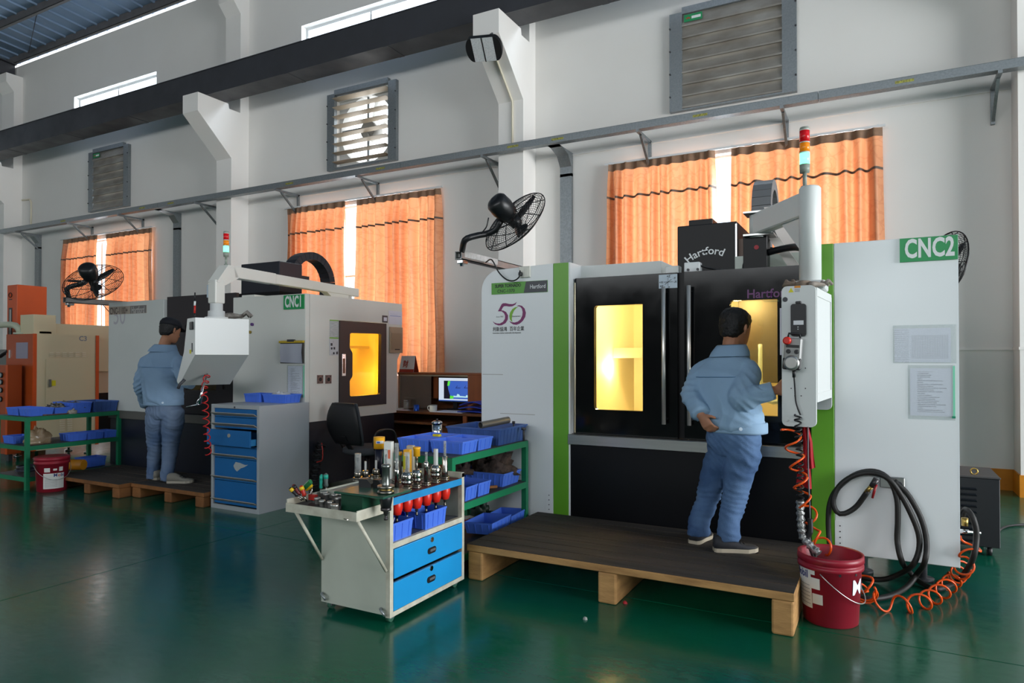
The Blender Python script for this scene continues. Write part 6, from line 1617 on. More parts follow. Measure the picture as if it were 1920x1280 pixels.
# ================================================================== console of the smaller machine
lc = Vector((-5.34, 4.0, 0)); e1 = Vector((.37, .93, 0)).normalized(); nv = Vector((.93, -.37, 0)).normalized(); WC = .47
p1t = thing('control_pendant', 'white wedge shaped control console hanging on a bent white arm', 'control panel', (lc.x-.1, lc.y+.2, 1.18))
MC = Matrix((-nv, e1, Vector((0, 0, 1)))).transposed().to_4x4(); MC.translation = lc   # local x: away from camera side, y: along width, z up
prof = [(0, 1.805), (0, 1.475), (.53, 1.185), (.60, 1.225), (.36, 1.50), (.25, 1.805)]
MB().prism(prof, 0, WC, MC).build('console_box', M_pwhite, p1t)
MB().prism([(.262, 1.79), (.37, 1.51), (.376, 1.512), (.268, 1.793)], .03, WC-.03, MC).build('screen', mat('dark_console_screen'), p1t)
MB().prism([(.372, 1.495), (.595, 1.24), (.60, 1.245), (.378, 1.50)], .03, WC-.03, MC).build('keypad', mat('grey_keypad', '6a6c6e', .5), p1t)
MB().box((.05, -.016, 1.70), (.13, 0, 1.77), MC, .004).build('latch', M_black, p1t); MB().box((.08, -.004, 1.50), (.10, 0, 1.58), MC).build('key_switch', M_steel_dark, p1t)
MB().box((.12, -.002, 1.485), (.17, 0, 1.52), MC).build('yellow_label', mat('warning_yellow'), p1t)
MB().box((.1, .05, 1.165), (.5, WC-.05, 1.18), MC).build('lower_tray', M_black, p1t) if False else None
MB().tube([MC @ Vector((.40, .02, 1.245)), MC @ Vector((.42, -.02, 1.20)), MC @ Vector((.43, -.03, 1.16))], .014, 8).build('cable_gland', M_steel_dark, p1t)
cb_ = MC @ Vector((.10, .21, 0)); cb_.z = 1.805
MB().rings([(cb_, .10), (cb_+Vector((0, 0, .015)), .10), (cb_+Vector((0, 0, .02)), .075), (cb_+Vector((0, 0, .07)), .072), (cb_+Vector((0, 0, .075)), .055), (cb_+Vector((0, 0, .14)), .055)], 26).build('swivel', M_pwhite, p1t)
E_ = Vector((-5.74, 6.52, 2.255)); hd = Vector((E_.x-cb_.x, E_.y-cb_.y, 0)).normalized()
ctop = Vector((cb_.x, cb_.y, 2.16)); el = ctop+hd*.12+Vector((0, 0, .095)); el.z = 2.255
M_arm1 = mat('white_arm_paint', 'd9d9d3', .4, var=.08, scale=4, col2='c2c1b8')
MB().bar(cb_+Vector((0, 0, .14)), ctop, .105, .105, (0, 0, 1), .01).build('column', M_arm1, p1t)
sdv = hd.cross(Vector((0, 0, 1))).normalized()*.0525
prof3 = [ctop-hd*.052+Vector((0, 0, -.02)), ctop+hd*.052+Vector((0, 0, -.045)), el+hd*.11+Vector((0, 0, -.055)), el+hd*.05+Vector((0, 0, .055)), el-hd*.03+Vector((0, 0, .055))]
mbx = MB(); mbx.add([p+sdv for p in prof3]+[p-sdv for p in prof3], [(0, 1, 2, 3, 4), (9, 8, 7, 6, 5)]+[(i, (i+1) % 5, (i+1) % 5+5, i+5) for i in range(5)]); mbx.build('elbow', M_arm1, p1t)
mid_ = el+(E_-el)*.30
MB().bar(el+hd*.05, mid_, .105, .11, ch=.006).build('arm_section', M_arm1, p1t)
MB().bar(mid_, E_+hd*.06, .095, .10, ch=.006).build('arm_section', M_arm1, p1t)
MB().cyl((E_.x, E_.y-.1, 2.0), (E_.x, E_.y-.1, 2.21), .05, n=16).build('pivot_post', M_arm1, p1t)
MB().prism([(0, 0), (.45, 0), (.45, -.06), (.12, -.06)], -.04, .04, Matrix.Translation(E_-hd*.62-Vector((0, 0, .05))) @ Matrix((hd, Vector((-hd.y, hd.x, 0)), Vector((0, 0, 1)))).transposed().to_4x4()).build('gusset', M_arm1, p1t)
for k in (0, .06): MB().cyl(mid_-sdv*.93+hd*(.03+k)-sdv*.05, mid_-sdv*1.0+hd*(.03+k), .008, n=10).build('screw', M_txt_black, p1t) if False else None
signal_tower(p1t, el+Vector((0, 0, .05)), .86)
glove('glove', 'grey and white knitted glove lying on the wedge shaped console', (cb_.x+.07, cb_.y+.15, 1.806), .9, mat('knitted_glove', '8f8a84', .9, var=.9, scale=26, col2='4c4640'), 1.35)
tp = cb_+Vector((-.17, -.10, 0))
pn = thing('marker_pen', 'red and black pen standing on the wedge shaped console', 'pen', (tp.x, tp.y, 1.806))
for (a_, b_, m_, r_) in ((0, .05, M_black, .008), (.05, .12, M_redg, .009), (.12, .16, M_white_print, .009), (.16, .24, M_black, .006)): MB().cyl((tp.x, tp.y, 1.806+a_), (tp.x+.004, tp.y, 1.806+b_), r_, n=10).build('barrel', m_, pn)
# air gun and red coil below the console
ag = thing('air_gun', 'silver air blow gun hanging on a red coiled hose below the console', 'air gun', tuple(Wd(372, 760, 6.25)))
MB().tube([MC @ Vector((.33, .2, 1.30)), Wd(380, 728, 6.2), Wd(378, 740, 6.2), Wd(374, 757, 6.2)], [.006, .010, .014, .016], 10).build('gun_body', M_chrome, ag); MB().tube([Wd(374, 757, 6.2), Wd(362, 760, 6.2), Wd(349, 763, 6.2)], [.010, .006, .005], 8).build('nozzle', M_chrome, ag); MB().tube([Wd(377, 742, 6.2), Wd(370, 752, 6.2), Wd(368, 760, 6.2)], .005, 8).build('lever', M_chrome, ag)
coil([MC @ Vector((.33, .2, 1.297)), Wd(382, 735, 6.22), Wd(384, 750, 6.25), Wd(386, 780, 6.3), Wd(388, 815, 6.35), Wd(391, 852, 6.45)], .026, .0055, 12, 6, 14).build('coiled_hose', mat('red_hose', 'c01e1e', .35), ag)

# ================================================================== steel drawer cabinet
CX0, CX1, CY0, CY1 = -5.71, -5.05, 4.46, 5.085
dc_ = thing('drawer_cabinet', 'grey steel workshop cabinet with blue drawers, one pulled open', 'cabinet', ((CX0+CX1)/2, (CY0+CY1)/2, 0))
M_cab = mat('grey_cabinet_steel', 'a7adb2', .42, .15, var=.12, scale=2.5, col2='8d9296')
M_cabb = mat('cabinet_blue', '17609c', .4, var=.15, scale=3, col2='124e80')
M_hand = mat('beige_drawer_lip', '8f8d86', .5)
B((CX1-.012, CY0, 0), (CX1, CY1, 1.0)).build('side_panel', M_cab, dc_); B((CX0, CY0, 0), (CX0+.012, CY1, 1.0)).build('side_panel', M_cab, dc_)
B((CX0+.012, CY1-.012, 0), (CX1-.012, CY1, 1.0)).build('back_panel', M_cab, dc_); B((CX0+.012, CY0, .99), (CX1-.012, CY1-.012, 1.0)).build('top_panel', M_cab, dc_)
B((CX0+.012, CY0, 0), (CX1-.012, CY0+.02, .04)).build('plinth', M_cab, dc_); B((CX0+.012, CY0, .965), (CX1-.012, CY0+.02, .99)).build('top_rail', M_cab, dc_)
for xx in (CX0+.012, CX1-.032): B((xx, CY0, .04), (xx+.02, CY0+.02, .965)).build('front_stile', M_cab, dc_)
for (zt2, zb2, out, lip) in ((.962, .882, 0, .905), (.878, .775, 0, .805), (.770, .62, .09, None), (.615, .49, 0, .512), (.485, .275, 0, .30), (.27, .05, 0, .085)):
    y_ = CY0+.016-out
    dw = B((CX0+.035, y_-.004, zb2), (CX1-.035+(.0 if out else 0), y_+.012, zt2), .002).build('drawer', M_cabb, dc_)
    B((CX0+.05, y_+.012, zb2+.01), (CX1-.05, y_+.50-(.0), zb2+(.07 if out else .04))).build('drawer_tray', mat('bright_cabinet_blue', '2f80b8', .4), dw)
    if lip:
        MB().prism([(0, 0), (-.045, .028), (-.042, .034), (0, .012)], CX0+.03, CX1-.04, Matrix(((0, 1, 0, 0), (1, 0, 0, CY0+.012), (0, 0, 1, lip-.012), (0, 0, 0, 1)))).build('drawer_lip', M_hand, dw)
    else: MB().cyl(((CX0+CX1)/2+.02, y_-.004, zt2-.05), ((CX0+CX1)/2+.02, y_-.012, zt2-.05), .018, n=14).build('lock', M_hand, dw)
MB().cyl(((CX0+CX1)/2, CY0-.006, .978), ((CX0+CX1)/2, CY0, .978), .009, n=10).build('lock', M_steel_dark, dc_)
poly_flat('torn_label', [(0, .05), (.03, .09), (.09, .085), (.16, .07), (.20, .075), (.15, .05), (.10, .035), (.05, 0), (.02, .02)], ((CX0+CX1)/2-.03, CY0+.0115, .37), XU, ZU, mat('torn_paper', '9fa6a8', .7), dc_, .0)
bin_(-5.575, 4.93, 1.0, .215, .21, .085, 'small blue bin on the grey cabinet, left one')
bx2 = bin_(-5.285, 4.95, 1.0, .31, .21, .085, 'blue bin filled with white cloth on the grey cabinet, right one')
heap('white_cloth', 'crumpled white cloth with a metal part in the cabinet bin', 'cloth', (-5.30, 4.95, 1.045), .13, .085, .055, mat('white_cloth', 'c7cad2', .8), 12)

# ================================================================== platforms in front of the smaller machine
platform('low dark timber platform where the worker at the older machine stands', -6.86, -5.73, 4.39, 5.085, .148, ((-6.85, -6.72), (-6.33, -6.22), (-5.86, -5.74)), 5, M_wood_dark, .105)
platform('low dark timber platform next to the left rack and pail', -8.12, -6.875, 4.27, 5.085, .148, ((-8.1, -7.98), (-7.5, -7.4), (-7.0, -6.885)), 5, M_wood_dark, .105)
# coiled dark hose with red lever on the side of the older machine
ch_ = thing('coiled_hose', 'dark coiled hose with red lever hanging on the side of the older machine', 'hose', (-5.06, 5.25, .2))
coil([Wx(604, 830, -5.05), Wx(597, 850, -5.05), Wx(592, 880, -5.05), Wx(586, 912, -5.05)], .045, .009, 9, 6, 14).build('coil', M_black, ch_)
MB().tube(smooth_path([Wx(603, 830, -5.02), Wx(605, 845, -5.0), Wx(604, 862, -5.0), Wx(594, 866, -5.0)], 10), .006, 6).build('red_lever', M_redg, ch_)
# ================================================================== computer desk and things on it
M_desk = mat('reddish_desk_wood', '6b3f22', .42, var=.5, scale=4, col2='4a2916', stretch=(6, 1, 1), bump=.05)
M_desk_l = mat('lighter_desk_wood', '8a4a26', .42, var=.4, scale=4, col2='6a3519', stretch=(6, 6, .6))
DY0, DYH, DYB = 6.95, 7.32, 7.62
dX0 = Wy(728, 775, DY0).x; dX1 = Wy(902, 775, DY0).x+.35; dZ = Wy(800, 772, DY0).z
dk = thing('computer_desk', 'brown wooden computer desk with hutch behind the blue bins', 'desk', ((dX0+dX1)/2, (DY0+DYB)/2, 0))
B((dX0, DY0, dZ-.03), (dX1, DYB, dZ), .003).build('desktop', M_desk, dk)
B((dX0+.02, DY0+.02, 0), (dX0+.04, DYB, dZ-.03)).build('side_panel', M_desk, dk); B((dX1-.04, DY0+.02, 0), (dX1-.02, DYB, dZ-.03)).build('side_panel', M_desk, dk)
B((dX0+.04, DYB-.02, .25), (dX1-.04, DYB, dZ-.03)).build('modesty_panel', M_desk, dk)
B((dX0-.02, DY0-.08, dZ-.15), (dX0+.95, DY0+.35, dZ-.125), .003).build('keyboard_shelf', M_desk, dk)
B((dX0+.72, DY0+.03, .02), (dX0+1.12, DYB-.02, dZ-.16)).build('drawer_unit', M_desk, dk)
for k in range(3): B((dX0+.735, DY0+.015, .05+k*.17), (dX0+1.105, DY0+.03, .2+k*.17), .003).build('drawer_front', M_desk_l, dk)
B((Wy(868, 770, DY0).x, DY0-.003, dZ-.2), (Wy(875, 770, DY0).x, DY0+.02, dZ-.03)).build('front_post', M_desk_l, dk)
hx0_ = Wy(747, 700, DYH).x; hx1_2 = Wy(899, 700, DYH).x+.1; hzt = Wy(800, 698.5, DYH).z
B((hx0_-.01, DYH-.01, hzt-.025), (hx1_2, DYB, hzt), .003).build('hutch_top', M_desk_l, dk)
B((hx0_, DYH, dZ), (hx0_+.022, DYB, hzt-.025)).build('hutch_side', M_desk_l, dk)
B((Wy(877, 720, DYH).x, DYH, dZ), (hx1_2, DYH+.02, hzt-.025)).build('hutch_door', M_desk_l, dk)
B((hx0_+.02, DYB-.015, dZ), (hx1_2, DYB, hzt-.025)).build('hutch_back', M_desk, dk)
B((hx0_+.02, DYH+.1, dZ+.13), (Wy(877, 720, DYH).x, DYB-.02, dZ+.145)).build('hutch_shelf', M_desk, dk)
B((Wy(806, 720, DYH).x, DYH+.08, dZ+.145), (Wy(822, 720, DYH).x, DYB-.02, hzt-.03)).build('hutch_divider', M_desk_l, dk)
B((hx0_+.022, DYH+.004, dZ+.003), (Wy(808, 720, DYH).x, DYH+.008, hzt-.03)).build('glass_door', clear_mat('smoky_glass', 'b8aca0', .08, .12, haze=.12), dk)
fr4 = MB()
B((hx0_+.022, DYH, hzt-.045), (Wy(877, 720, DYH).x, DYH+.012, hzt-.028)).build('cream_edge', mat('cream_edge', 'a59c88', .5), dk)
B((hx0_+.018, DYH-.001, dZ), (hx0_+.028, DYH+.006, hzt-.028)).build('cream_edge', mat('cream_edge'), dk)
# monitor
M0 = Wy(823, 708, DYH+.06); M1 = Wy(881, 753, DYH+.06); yM = DYH+.06
mo = thing('monitor', 'flat computer monitor with a blue drawing on screen in the desk hutch', 'monitor', ((M0.x+M1.x)/2, yM+.05, dZ))
B((M0.x-.015, yM, M1.z-.02), (M1.x+.03, yM+.04, M0.z+.012), .004).build('housing', M_black, mo)
def emi(n, c, s): return mat(n, '000000', .3, emit=c, estr=s)
sc_ = B((M0.x, yM-.002, M1.z+.0), (M1.x+.018, yM, M0.z)).build('screen', emi('screen_white', 'd5e2f2', .85), mo)
sw, shh = M1.x+.018-M0.x, M0.z-M1.z
def scr(nm, pts, m, off): return poly_flat(nm, [(u*sw, v*shh) for u, v in pts], (M0.x, yM-.002, M1.z), XU, ZU, m, sc_, off)
scr('drawing_field', [(.16, .10), (1, .10), (1, .88), (.16, .88)], emi('screen_dark', '1a1a2c', .6), .0005)
scr('blue_part', [(.36, .24), (.42, .10), (.98, .10), (.98, .87), (.30, .87), (.28, .7), (.30, .5)], emi('screen_blue', '3f6ad0', .75), .001)
scr('pale_part', [(.45, .17), (.98, .17), (.98, .26), (.86, .28), (.84, .22), (.66, .24), (.64, .30), (.58, .32), (.56, .23), (.46, .24)], emi('screen_pale', 'bfeef5', .85), .0015)
for pts in ([(.27, .66), (.33, .66), (.36, .80), (.36, .87), (.29, .86)], [(.35, .11), (.46, .11), (.47, .22), (.36, .24)]): scr('green_mark', pts, emi('screen_green', '62f04a', .8), .002)
for (u, v) in ((.52, .56), (.78, .57)): scr('sketch_line', [(u, v), (u+.06, v+.12), (u+.075, v+.115), (u+.04, v+.03), (u+.16, v+.03), (u+.16, v)], emi('screen_line', '26408f', .6), .002)
scr('task_bar', [(0, 0), (1, 0), (1, .04), (0, .04)], emi('screen_bar', '2a58b8', .7), .001)
B(((M0.x+M1.x)/2-.03, yM+.02, dZ+.02), ((M0.x+M1.x)/2+.03, yM+.04, M1.z)).build('stand', M_black, mo); B(((M0.x+M1.x)/2-.1, yM-.03, dZ), ((M0.x+M1.x)/2+.1, yM+.13, dZ+.015), .004).build('foot', M_black, mo)
# mug, cup, calendar, folders, glass
def mug(name, label, px, py, r, h, m, handle=True, m_in=None):
    p = Wz(px, py, dZ); p.z = dZ; p.y = max(p.y, DY0+.06); t = thing(name, label, 'mug', tuple(p))
    MB().rings([(p, r*.94), (p+Vector((0, 0, h)), r), (p+Vector((0, 0, h)), r*.9), (p+Vector((0, 0, .006)), r*.85), (p+Vector((0, 0, .0055)), .001)], 24, caps=False).build('cup', m, t)
    MB().tube([p+Vector((r*1.0*math.cos(2*PI*k/20), r*1.0*math.sin(2*PI*k/20), h)) for k in range(20)], .003, 6, closed=True).build('rim', M_txt_black if handle else m, t)
    if handle:
        d = Vector((-.88, -.2, 0)); MB().tube(smooth_path([p+d*r*.98+Vector((0, 0, h*.82)), p+d*(r*1.55)+Vector((0, 0, h*.8)), p+d*(r*1.7)+Vector((0, 0, h*.5)), p+d*(r*1.4)+Vector((0, 0, h*.24)), p+d*r*.95+Vector((0, 0, h*.2))], 16), .006, 8).build('handle', m, t)
mug('mug', 'white enamel mug with dark rim on the desk', 777, 776, .048, .085, mat('white_enamel', 'd3d6d2', .25))
mug('cup', 'shiny blue cup beside the white mug on the desk', 748.5, 774, .035, .075, mat('blue_metal_cup', '1f4fb0', .2, .6), False)
tag(heap('folded_paper', 'white paper scattered on the desk in front of the mug', 'paper', (dX0+.16, DY0+.09, dZ), .12, .05, .006, M_paper, 5), 'white paper lying on the desk in front of the mug', 'paper')
tag(B((Wy(812, 776, 7.0).x, DY0+.02, dZ), (Wy(868, 776, 7.0).x, DY0+.3, dZ+.006)).build('paper_sheets', M_paper), 'white sheets spread on the desk below the monitor', 'paper')
gj = thing('glass_jar', 'clear glass jar behind the smoky hutch door', 'jar', (Wy(762, 772, 7.25).x, 7.25, dZ))
pj = Wy(762, 772, 7.25); pj.z = dZ; MB().rings([(pj, .035), (pj+Vector((0, 0, .09)), .037), (pj+Vector((0, 0, .10)), .03)], 18, caps=False).build('glass', M_ctube, gj); MB().rings([(pj+Vector((0, 0, .10)), .033), (pj+Vector((0, 0, .115)), .033)], 18).build('lid', M_chrome, gj)
ca = thing('desk_calendar', 'standing desk calendar with red character on the hutch top', 'calendar', tuple(Wy(762, 698, 7.4)))
c0, c1 = Wy(751, 697, 7.40), Wy(778, 697, 7.40); zc0 = hzt; zc1 = Wy(760, 667, 7.40).z
def slab(a, b, c, d, th, nm, m, parent):
    n_ = (Vector(b)-Vector(a)).cross(Vector(d)-Vector(a)).normalized()*th; q = [Vector(p) for p in (a, b, c, d)]
    MB().add(q+[p+n_ for p in q], [(0, 1, 2, 3), (7, 6, 5, 4), (0, 4, 5, 1), (1, 5, 6, 2), (2, 6, 7, 3), (3, 7, 4, 0)]).build(nm, m, parent)
slab((c0.x, 7.37, zc0), (c1.x, 7.37, zc0), (c1.x-.005, 7.42, zc1), (c0.x+.005, 7.42, zc1), .003, 'front_leaf', mat('calendar_white', 'd7dbe0', .5), ca)
slab((c0.x, 7.49, zc0), (c1.x, 7.49, zc0), (c1.x-.005, 7.425, zc1), (c0.x+.005, 7.425, zc1), .003, 'back_leaf', mat('calendar_red', 'a8321c', .5), ca)
slab((c0.x+.001, 7.366, zc0+.001), (c1.x-.001, 7.366, zc0+.001), (c1.x-.002, 7.377, zc0+.042), (c0.x+.002, 7.377, zc0+.042), .002, 'red_foot', mat('calendar_red'), ca)
text('lettering', '财', .105, (c0.x+.05, 7.378, zc0+.075), XU, (0, .25, 1), mat('calendar_red'), ca, .002, .85)
fo2 = [('blue_folder', 'blue plastic folder lying on the desk, lowest of the pile'), ('blue_folder', 'blue plastic folder in the middle of the desk pile'), ('blue_folder', 'bulging blue folder on top of the desk pile')]
M_fold = mat('blue_folder_plastic', '2b46b8', .3)
for k, (nm, lb) in enumerate(fo2):
    x0_, x1_ = Wy(864+k, 770, 7.1).x, Wy(902, 770, 7.1).x+.15; mb = MB(); n = 10
    vs = [];  z0_ = dZ+.007+k*.038
    for th in (0, .012):
        for i in range(n+1):
            u = i/n; z_ = z0_+th+(.022+.012*k)*math.sin(PI*min(1, u*1.15))*(.4+.3*k)
            vs += [Vector((x0_+(x1_-x0_)*u, 7.02+.01*k, z_)), Vector((x0_+(x1_-x0_)*u, 7.28, z_))]
    m_ = 2*(n+1)
    mb.add(vs, [(2*i, 2*i+1, 2*i+3, 2*i+2) for i in range(n)]+[(m_+2*i, m_+2*i+2, m_+2*i+3, m_+2*i+1) for i in range(n)]+[(2*i, 2*i+2, m_+2*i+2, m_+2*i) for i in range(n)]+[(2*i+1, m_+2*i+1, m_+2*i+3, 2*i+3) for i in range(n)]+[(0, m_, m_+1, 1), (2*n, 2*n+1, m_+2*n+1, m_+2*n)])
    tag(mb.build(nm, M_fold), lb, 'folder', 'blue folders on the desk')

# ================================================================== office chair
M_fab = mat('charcoal_chair_fabric', '3a3d42', .9, var=.3, scale=60, col2='2a2c30', bump=.2, bscale=120)
M_pl = mat('black_chair_plastic', '141416', .5)
oc = thing('office_chair', 'charcoal fabric office chair turned towards the desk', 'chair', (-4.70, 5.56, 0))
sc0 = Vector((-4.70, 5.56, .0)); fw2 = Vector((.12, .99, 0)).normalized(); sd2 = Vector((fw2.y, -fw2.x, 0))
def ring_pts(c, a, b, u, v, n=20, e=2.6):
    out = []
    for k in range(n):
        t = 2*PI*k/n; cs, sn = math.cos(t), math.sin(t)
        out.append(c+u*(a*math.copysign(abs(cs)**(2/e), cs))+v*(b*math.copysign(abs(sn)**(2/e), sn)))
    return out
MB().loft([ring_pts(sc0+Vector((0, 0, .455)), .20, .20, sd2, fw2), ring_pts(sc0+Vector((0, 0, .475)), .235, .23, sd2, fw2), ring_pts(sc0+Vector((0, 0, .515)), .235, .23, sd2, fw2), ring_pts(sc0+Vector((0, 0, .535)), .19, .19, sd2, fw2)]).build('seat', M_fab, oc)
bkc = []
for k in range(11):
    u = k/10; z = .57+.42*u; off = -.23-.05*u-.05*math.sin(PI*u*.9); w_ = .235*math.sin(PI*min(.92, .22+.62*u))**.5*1.05
    c = sc0+fw2*off+Vector((0, 0, z)); bkc.append(ring_pts(c, w_, .032*(1-.4*abs(u-.5)), sd2, (fw2+Vector((0, 0, .15))).normalized(), 18))
MB().loft(bkc).build('backrest', M_fab, oc)
bk2 = [[p-fw2*.03 for p in ring_pts(sum(s_, Vector())/len(s_), (s_[0]-s_[9]).length/2*.97, .014, sd2, fw2, 18)] for s_ in bkc]
MB().loft(bk2).build('back_shell', M_pl, oc)
MB().bar(sc0-fw2*.17+Vector((0, 0, .45)), sc0-fw2*.33+Vector((0, 0, .66)), .07, .012).build('back_bracket', M_pl, oc)
for s_ in (-1, 1):
    a = sc0+sd2*s_*.25
    MB().tube(smooth_path([a+fw2*.08+Vector((0, 0, .46)), a+sd2*s_*.03+fw2*.14+Vector((0, 0, .58)), a+sd2*s_*.03+fw2*.08+Vector((0, 0, .70)), a+sd2*s_*.03-fw2*.12+Vector((0, 0, .70)), a-fw2*.15+Vector((0, 0, .58)), a-fw2*.08+Vector((0, 0, .46))], 30), .013, 8).build('armrest', M_pl, oc)
MB().cyl(sc0+Vector((0, 0, .09)), sc0+Vector((0, 0, .455)), .025, n=14).build('gas_lift', M_pl, oc)
for k in range(5):
    a_ = 2*PI*k/5+.3; d = Vector((math.cos(a_), math.sin(a_), 0))
    MB().bar(sc0+Vector((0, 0, .10)), sc0+d*.28+Vector((0, 0, .07)), .045, .03, ch=.005).build('base_leg', M_pl, oc)
    MB().cyl(sc0+d*.28+Vector((-d.y, d.x, 0))*.02+Vector((0, 0, .027)), sc0+d*.28-Vector((-d.y, d.x, 0))*.02+Vector((0, 0, .027)), .027, n=12).build('castor', M_pl, oc)

# ================================================================== orange and beige machine at the left
M_org = mat('orange_machine_paint', 'c9511a', .4, var=.15, scale=8, col2='a83f12')
M_org_d = mat('rusty_orange_panel', 'a2451a', .35)
M_beige = mat('beige_machine_paint', 'cfc5a4', .45, var=.08, scale=2, col2='b9ae8c')
mx_ = thing('injection_machine', 'orange and cream moulding machine behind the left rack', 'machine', (-11, 6, 0))
OX = -10.5; oy0, oy1 = Wx(62, 735, OX).y, Wx(184.5, 735, OX).y; oz1 = 1.785
B((-11.22, oy0, .13), (OX-.02, oy0+.02, oz1)).build('end_panel', M_org_d, mx_)
B((OX-.02, oy0-.001, .13), (OX, oy0+.045, oz1+.002)).build('corner_trim', M_org, mx_); B((OX-.02, oy1-.045, .13), (OX+.012, oy1, oz1)).build('corner_trim', M_org, mx_)
bp2 = B((OX-.02, oy0+.046, .13), (OX-.001, oy1-.046, oz1)).build('side_panel', M_beige, mx_)
B((-11.22, oy0+.02, .13), (OX-.02, oy1, oz1-.01)).build('case', M_beige, mx_)
def OP(x, y): p = Wx(x, y, OX); return p.y, p.z
def OB(nm, x0, y0, x1, y1, m, parent, d=.004, o=0.0):
    a, b = OP(x0, y0), OP(x1, y1); return B((OX+o, min(a[0], b[0]), min(a[1], b[1])), (OX+o+d, max(a[0], b[0]), max(a[1], b[1]))).build(nm, m, parent)
dp = OB('access_door', 86, 673, 161, 770, M_beige, mx_, .006); OB('lock', 90.5, 711, 95, 725, M_chrome, dp, .012, .006); OB('warning_label', 96.5, 713, 104, 723, mat('warning_yellow'), dp, .002, .006)
for c_ in range(6):
    for r_ in range(3): OB('vent_slot', 92+c_*12.2, 660.5+r_*3.3, 100+c_*12.2, 661.8+r_*3.3, mat('pale_vent', 'dcd5c0', .4), mx_, .008)
for c_ in range(2):
    for r_ in range(7): OB('vent_slot', 112+c_*14, 780+r_*4.2, 121+c_*14, 781.6+r_*4.2, mat('pale_vent'), mx_, .008)
for y_ in (oy0+.1, oy1-.1):
    for x_ in (-10.6, -11.1): MB().rings([((x_, y_, 0), .05), ((x_, y_, .02), .05), ((x_, y_, .025), .02), ((x_, y_, .13), .02)], 10).build('foot', M_chrome, mx_)
tz = Wy(30, 700, oy0)
pnl = B((Wy(30.5, 660, oy0).x, oy0-.004, Wy(30, 672, oy0).z), (Wy(52.5, 660, oy0).x, oy0, Wy(30, 642, oy0).z)).build('window_sheet', mat('grey_blue_sheet', '8d8a9c', .4), mx_)
B((Wy(18, 660, oy0).x, oy0-.012, Wy(18, 671, oy0).z), (Wy(20.5, 660, oy0).x, oy0, Wy(18, 656, oy0).z)).build('door_latch', M_chrome, mx_)
B((Wy(18, 800, oy0).x, oy0-.012, Wy(18, 805, oy0).z), (Wy(20.5, 800, oy0).x, oy0, Wy(18, 790, oy0).z)).build('door_latch', M_chrome, mx_)
# sloping hood, rear body and upright sheet
ha = OX+.0
MB().prism([(oy0+.18, oz1), (oy0+.24, oz1+.16), (oy1+1.2, oz1+.16), (oy1+1.2, oz1-.55), (oy1+.01, oz1-.55), (oy1+.01, oz1)], -11.2, -10.62, MY).build('hood', M_beige, mx_)
B((-11.0, oy1+.02, .9), (-10.66, oy1+1.3, 1.25)).build('rear_body', mat('pinkish_beige', 'c9b79c', .5), mx_)
B((-11.1, oy1+.02, .2), (-10.7, oy1+1.2, .9)).build('rear_base', M_mblack2, mx_)
B((-10.95, oy0+.05, oz1), (-10.6, oy0+.35, oz1+.28), .003).build('upright_cover', M_beige, mx_)
text('lettering', 'C3', .10, (OX+.0002, Wx(148, 626, OX).y, oz1-.085), (0, 1, 0), ZU, mat('grey_blue_print', '7f8894', .5), mx_, .002)
MB().tube(smooth_path([(-13.0, oy0-.2, oz1+.14), (-11.6, oy0-.05, oz1+.14), (-11.1, oy0+.02, oz1+.14), (-10.98, oy0+.05, oz1+.08), (-10.96, oy0+.06, oz1)], 24), .045, 12).build('swing_pipe', mat('pale_green_pipe', 'b6bba6', .4), mx_)
MB().rings([(Vector((-10.96, oy0+.06, oz1)), .09), (Vector((-10.96, oy0+.06, oz1+.025)), .09)], 18).build('pipe_flange', mat('pale_green_pipe'), mx_)
B((-10.85, oy0+.12, oz1), (-10.6, oy0+.3, oz1+.05), .01).build('black_cover', M_black, mx_)
# tall orange column behind
tcX = -11.6; ty0_, ty1_ = Wx(32, 560, tcX).y, Wx(88, 560, tcX).y; tzt_ = Wx(32, 533, tcX).z
tcl = thing('orange_tower', 'tall orange cabinet column behind the cream machine at far left', 'cabinet', (tcX-.2, (ty0_+ty1_)/2, 0))
B((Wy(13.5, 560, ty0_).x, ty0_, 0), (tcX, ty1_, tzt_), .006).build('column', M_org, tcl)
wx_ = Wy(20, 640, ty0_).x; B((Wy(16.5, 640, ty0_).x, ty0_-.006, Wy(20, 690, ty0_).z), (Wy(22.5, 640, ty0_).x, ty0_, Wy(20, 577, ty0_).z)).build('slot_frame', M_steel_dark, tcl)
B((Wy(18.5, 640, ty0_).x, ty0_-.008, Wy(20, 688, ty0_).z), (Wy(21.2, 640, ty0_).x, ty0_-.006, Wy(20, 580, ty0_).z)).build('slot_glass', mat('pale_slot', 'a8a8a4', .3), tcl)
cp3 = Wy(19.8, 553, ty0_); MB().tube([cp3+Vector((.045*math.cos(2*PI*k/16), -.004, .035*math.sin(2*PI*k/16))) for k in range(16)], .006, 6, closed=True).build('emblem', M_txt_black, tcl); B((cp3.x-.045, ty0_-.003, cp3.z-.075), (cp3.x+.045, ty0_, cp3.z-.06)).build('emblem_bar', M_txt_black, tcl)
